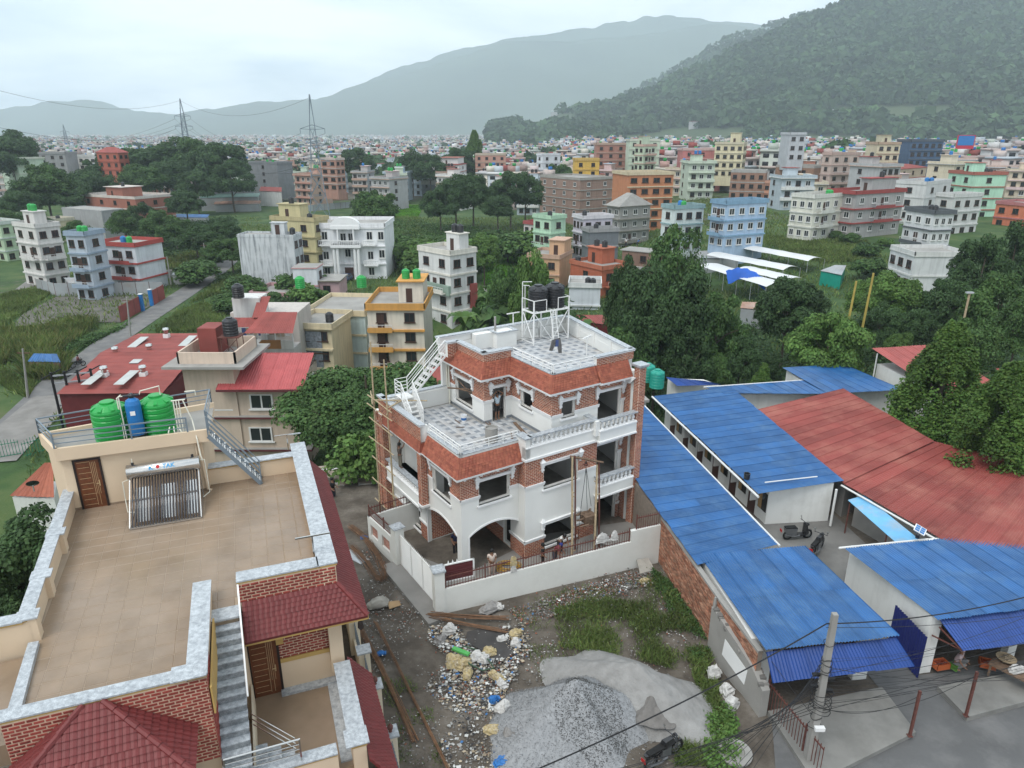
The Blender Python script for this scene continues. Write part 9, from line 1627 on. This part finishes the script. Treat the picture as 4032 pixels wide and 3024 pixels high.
for k,(x,y) in enumerate(((1133,1055),(1205,1015))): q = pxg(*A(x,y)); t = thing('gate_post',['near','far'][k] + ' blue gate post between the red sheet fences','post',q); MB().box(-.25,.25,-.25,.25,0,2.9).obj('post','tank_blue',t); MB().box(-.3,.3,-.3,.3,2.9,3.0).obj('cap','trim_white',t)
mat('mud_dry',(.13,.12,.105),.95,var=.3,vs=.3,dirt=.6,dcol=(.06,.08,.04),ds=.2); sheet('dirt_plot',[tuple(pxg(*A(x,y))[:2]) for x,y in ((180,1085),(450,945),(1290,935),(1190,1020),(950,1150),(700,1150),(260,1170),(90,1190))],'mud_dry',.12,3.0); sheet('lane',[tuple(pxg(*q)[:2]) for q in (Bz(2000,870),Bz(2120,860),Bz(2160,640),Bz(2020,620))],'lane_concrete',.15,3.0); sheet('lane',[tuple(pxg(*q)[:2]) for q in (A(120,890),A(270,895),A(380,790),A(270,780))],'lane_concrete',.15,3.0)
bb_ = thing('billboard','blue and red advertising billboard among the far right roofs','billboard',pxY(*Dz(1755,160),330)); mat('board_red',(.45,.02,.05),.5); MB().box(-3.9,3.9,0,.4,-.5,5.3).obj('board_frame','board_red',bb_); MB().box(-3.5,3.5,-.1,0,1.0,5.0).obj('board_picture','tank_blue',bb_)
yd = thing('yellow_drum','yellow ribbed water drum behind the red hall roof','water tank',pxY(3592,1725,47)); MB().lathe([(.55,0),(.6,.1),(.55,.2),(.6,.35),(.55,.45),(.6,.6),(.55,.7),(.58,.95),(.3,1.15)],16).obj('drum_body',mat('drum_yellow',(.33,.27,.06),.5,var=.15),yd); MB().lathe([(.28,1.12),(.28,1.25),(.2,1.28)],10).obj('lid','trim_white',yd)
dsh = thing('satellite_dish','dark satellite dish on the orange tiled roof at left','satellite dish',px(135,1935,-2.2)); MB().lathe([(.02,0),(.3,.06),(.42,.14),(.4,.15),(.02,.03)],16).obj('dish','tank_black',dsh,rz=(rad(-50),0,.5),loc=(0,0,.5)); MB().bar((0,0,0),(0,0,.5),.06).obj('mast','concrete',dsh)
cc = thing('conduit_coil','loose coils of yellow conduit lying on the carport floor','cable',hw(2.3,-.9,-.05)); mat('conduit_yellow',(.42,.24,.03),.6,var=.2)
for k in range(9): MB().tube([(.55 * math.cos(a) * (1 + .1 * math.sin(3 * a + k)) + .12 * math.sin(k * 2.1),.4 * math.sin(a) + .12 * math.cos(k * 1.7),.04 + .02 * k) for a in np.linspace(0,6.2,16)],.018,5).obj('conduit_loop','conduit_yellow',cc)
for a,z,m,sx,lb in ((3.95,1.75,'sack_yellow',.35,'yellow bag tied to the rusty railing'),(3.95,1.4,'sack_white',.3,'clear plastic bag hanging below the yellow bag on the railing'),(8.9,1.95,'sack_white',.75,'white cloth hung over the rusty railing at right'),(9.6,1.95,'sack_white',.4,'small white cloth hung over the railing near its end')):
 t = thing('hanging_bag' if a < 5 else 'hanging_cloth',lb,'bag' if a < 5 else 'cloth',FW.p(a,z,-.02),.37); lump(sx,.16,.5,int(a * 10)).obj('cloth_body',m,t)
hs = thing('ground_hose','thick grey hose curled on the yard floor behind the railing','hose',hw(8.6,-2.4,0)); MB().tube([(-1.2,.4,.05),(-.6,-.1,.1),(.2,-.2,.1),(.9,.3,.1),(1.2,.9,.1)],.06,7).obj('hose','sack_grey',hs)
tf = thing('transformer_frame','dark steel pole frame with transformers beside the factory hall','transformer'); q0,q1 = pxg(250,1690),pxg(400,1670)
for f in (0,.33,.66,1): p = q0.lerp(q1,f); MB().tube([p,p + Vector((0,0,6.2))],.13,7).obj('pole','cable_black',tf); MB().bar(p + Vector((-.8,-.5,5.6)),p + Vector((.8,.5,6.4)),.1).obj('cable_arm','cable_black',tf)
for z in (2.6,5.0,5.8): MB().bar(q0 + Vector((0,0,z)),q1 + Vector((0,0,z)),.14).obj('cross_beam','tin_grey',tf)
for f in (.35,.65): p = q0.lerp(q1,f) + Vector((0,0,3.2)); MB().box(p.x - .55,p.x + .55,p.y - .4,p.y + .4,p.z - .5,p.z + .6).obj('transformer_box','tin_grey',tf)
for k,(u,v) in enumerate(((40,1800),(140,1790))):
 t = thing('green_gate',['open green bar gate at the left frame edge','short green bar fence beside the lane at left'][k],'gate',pxg(u,v),.5 + k * .4)
 for i in range(8): MB().bar((-.9 + .25 * i,0,0),(-.9 + .25 * i,0,1.6 + .25 * math.sin(i * .45)),.04).obj('bar','tank_green_dark',t)
 for z in (.2,1.4): MB().bar((-.95,0,z),(.9,0,z),.05).obj('rail','tank_green_dark',t)
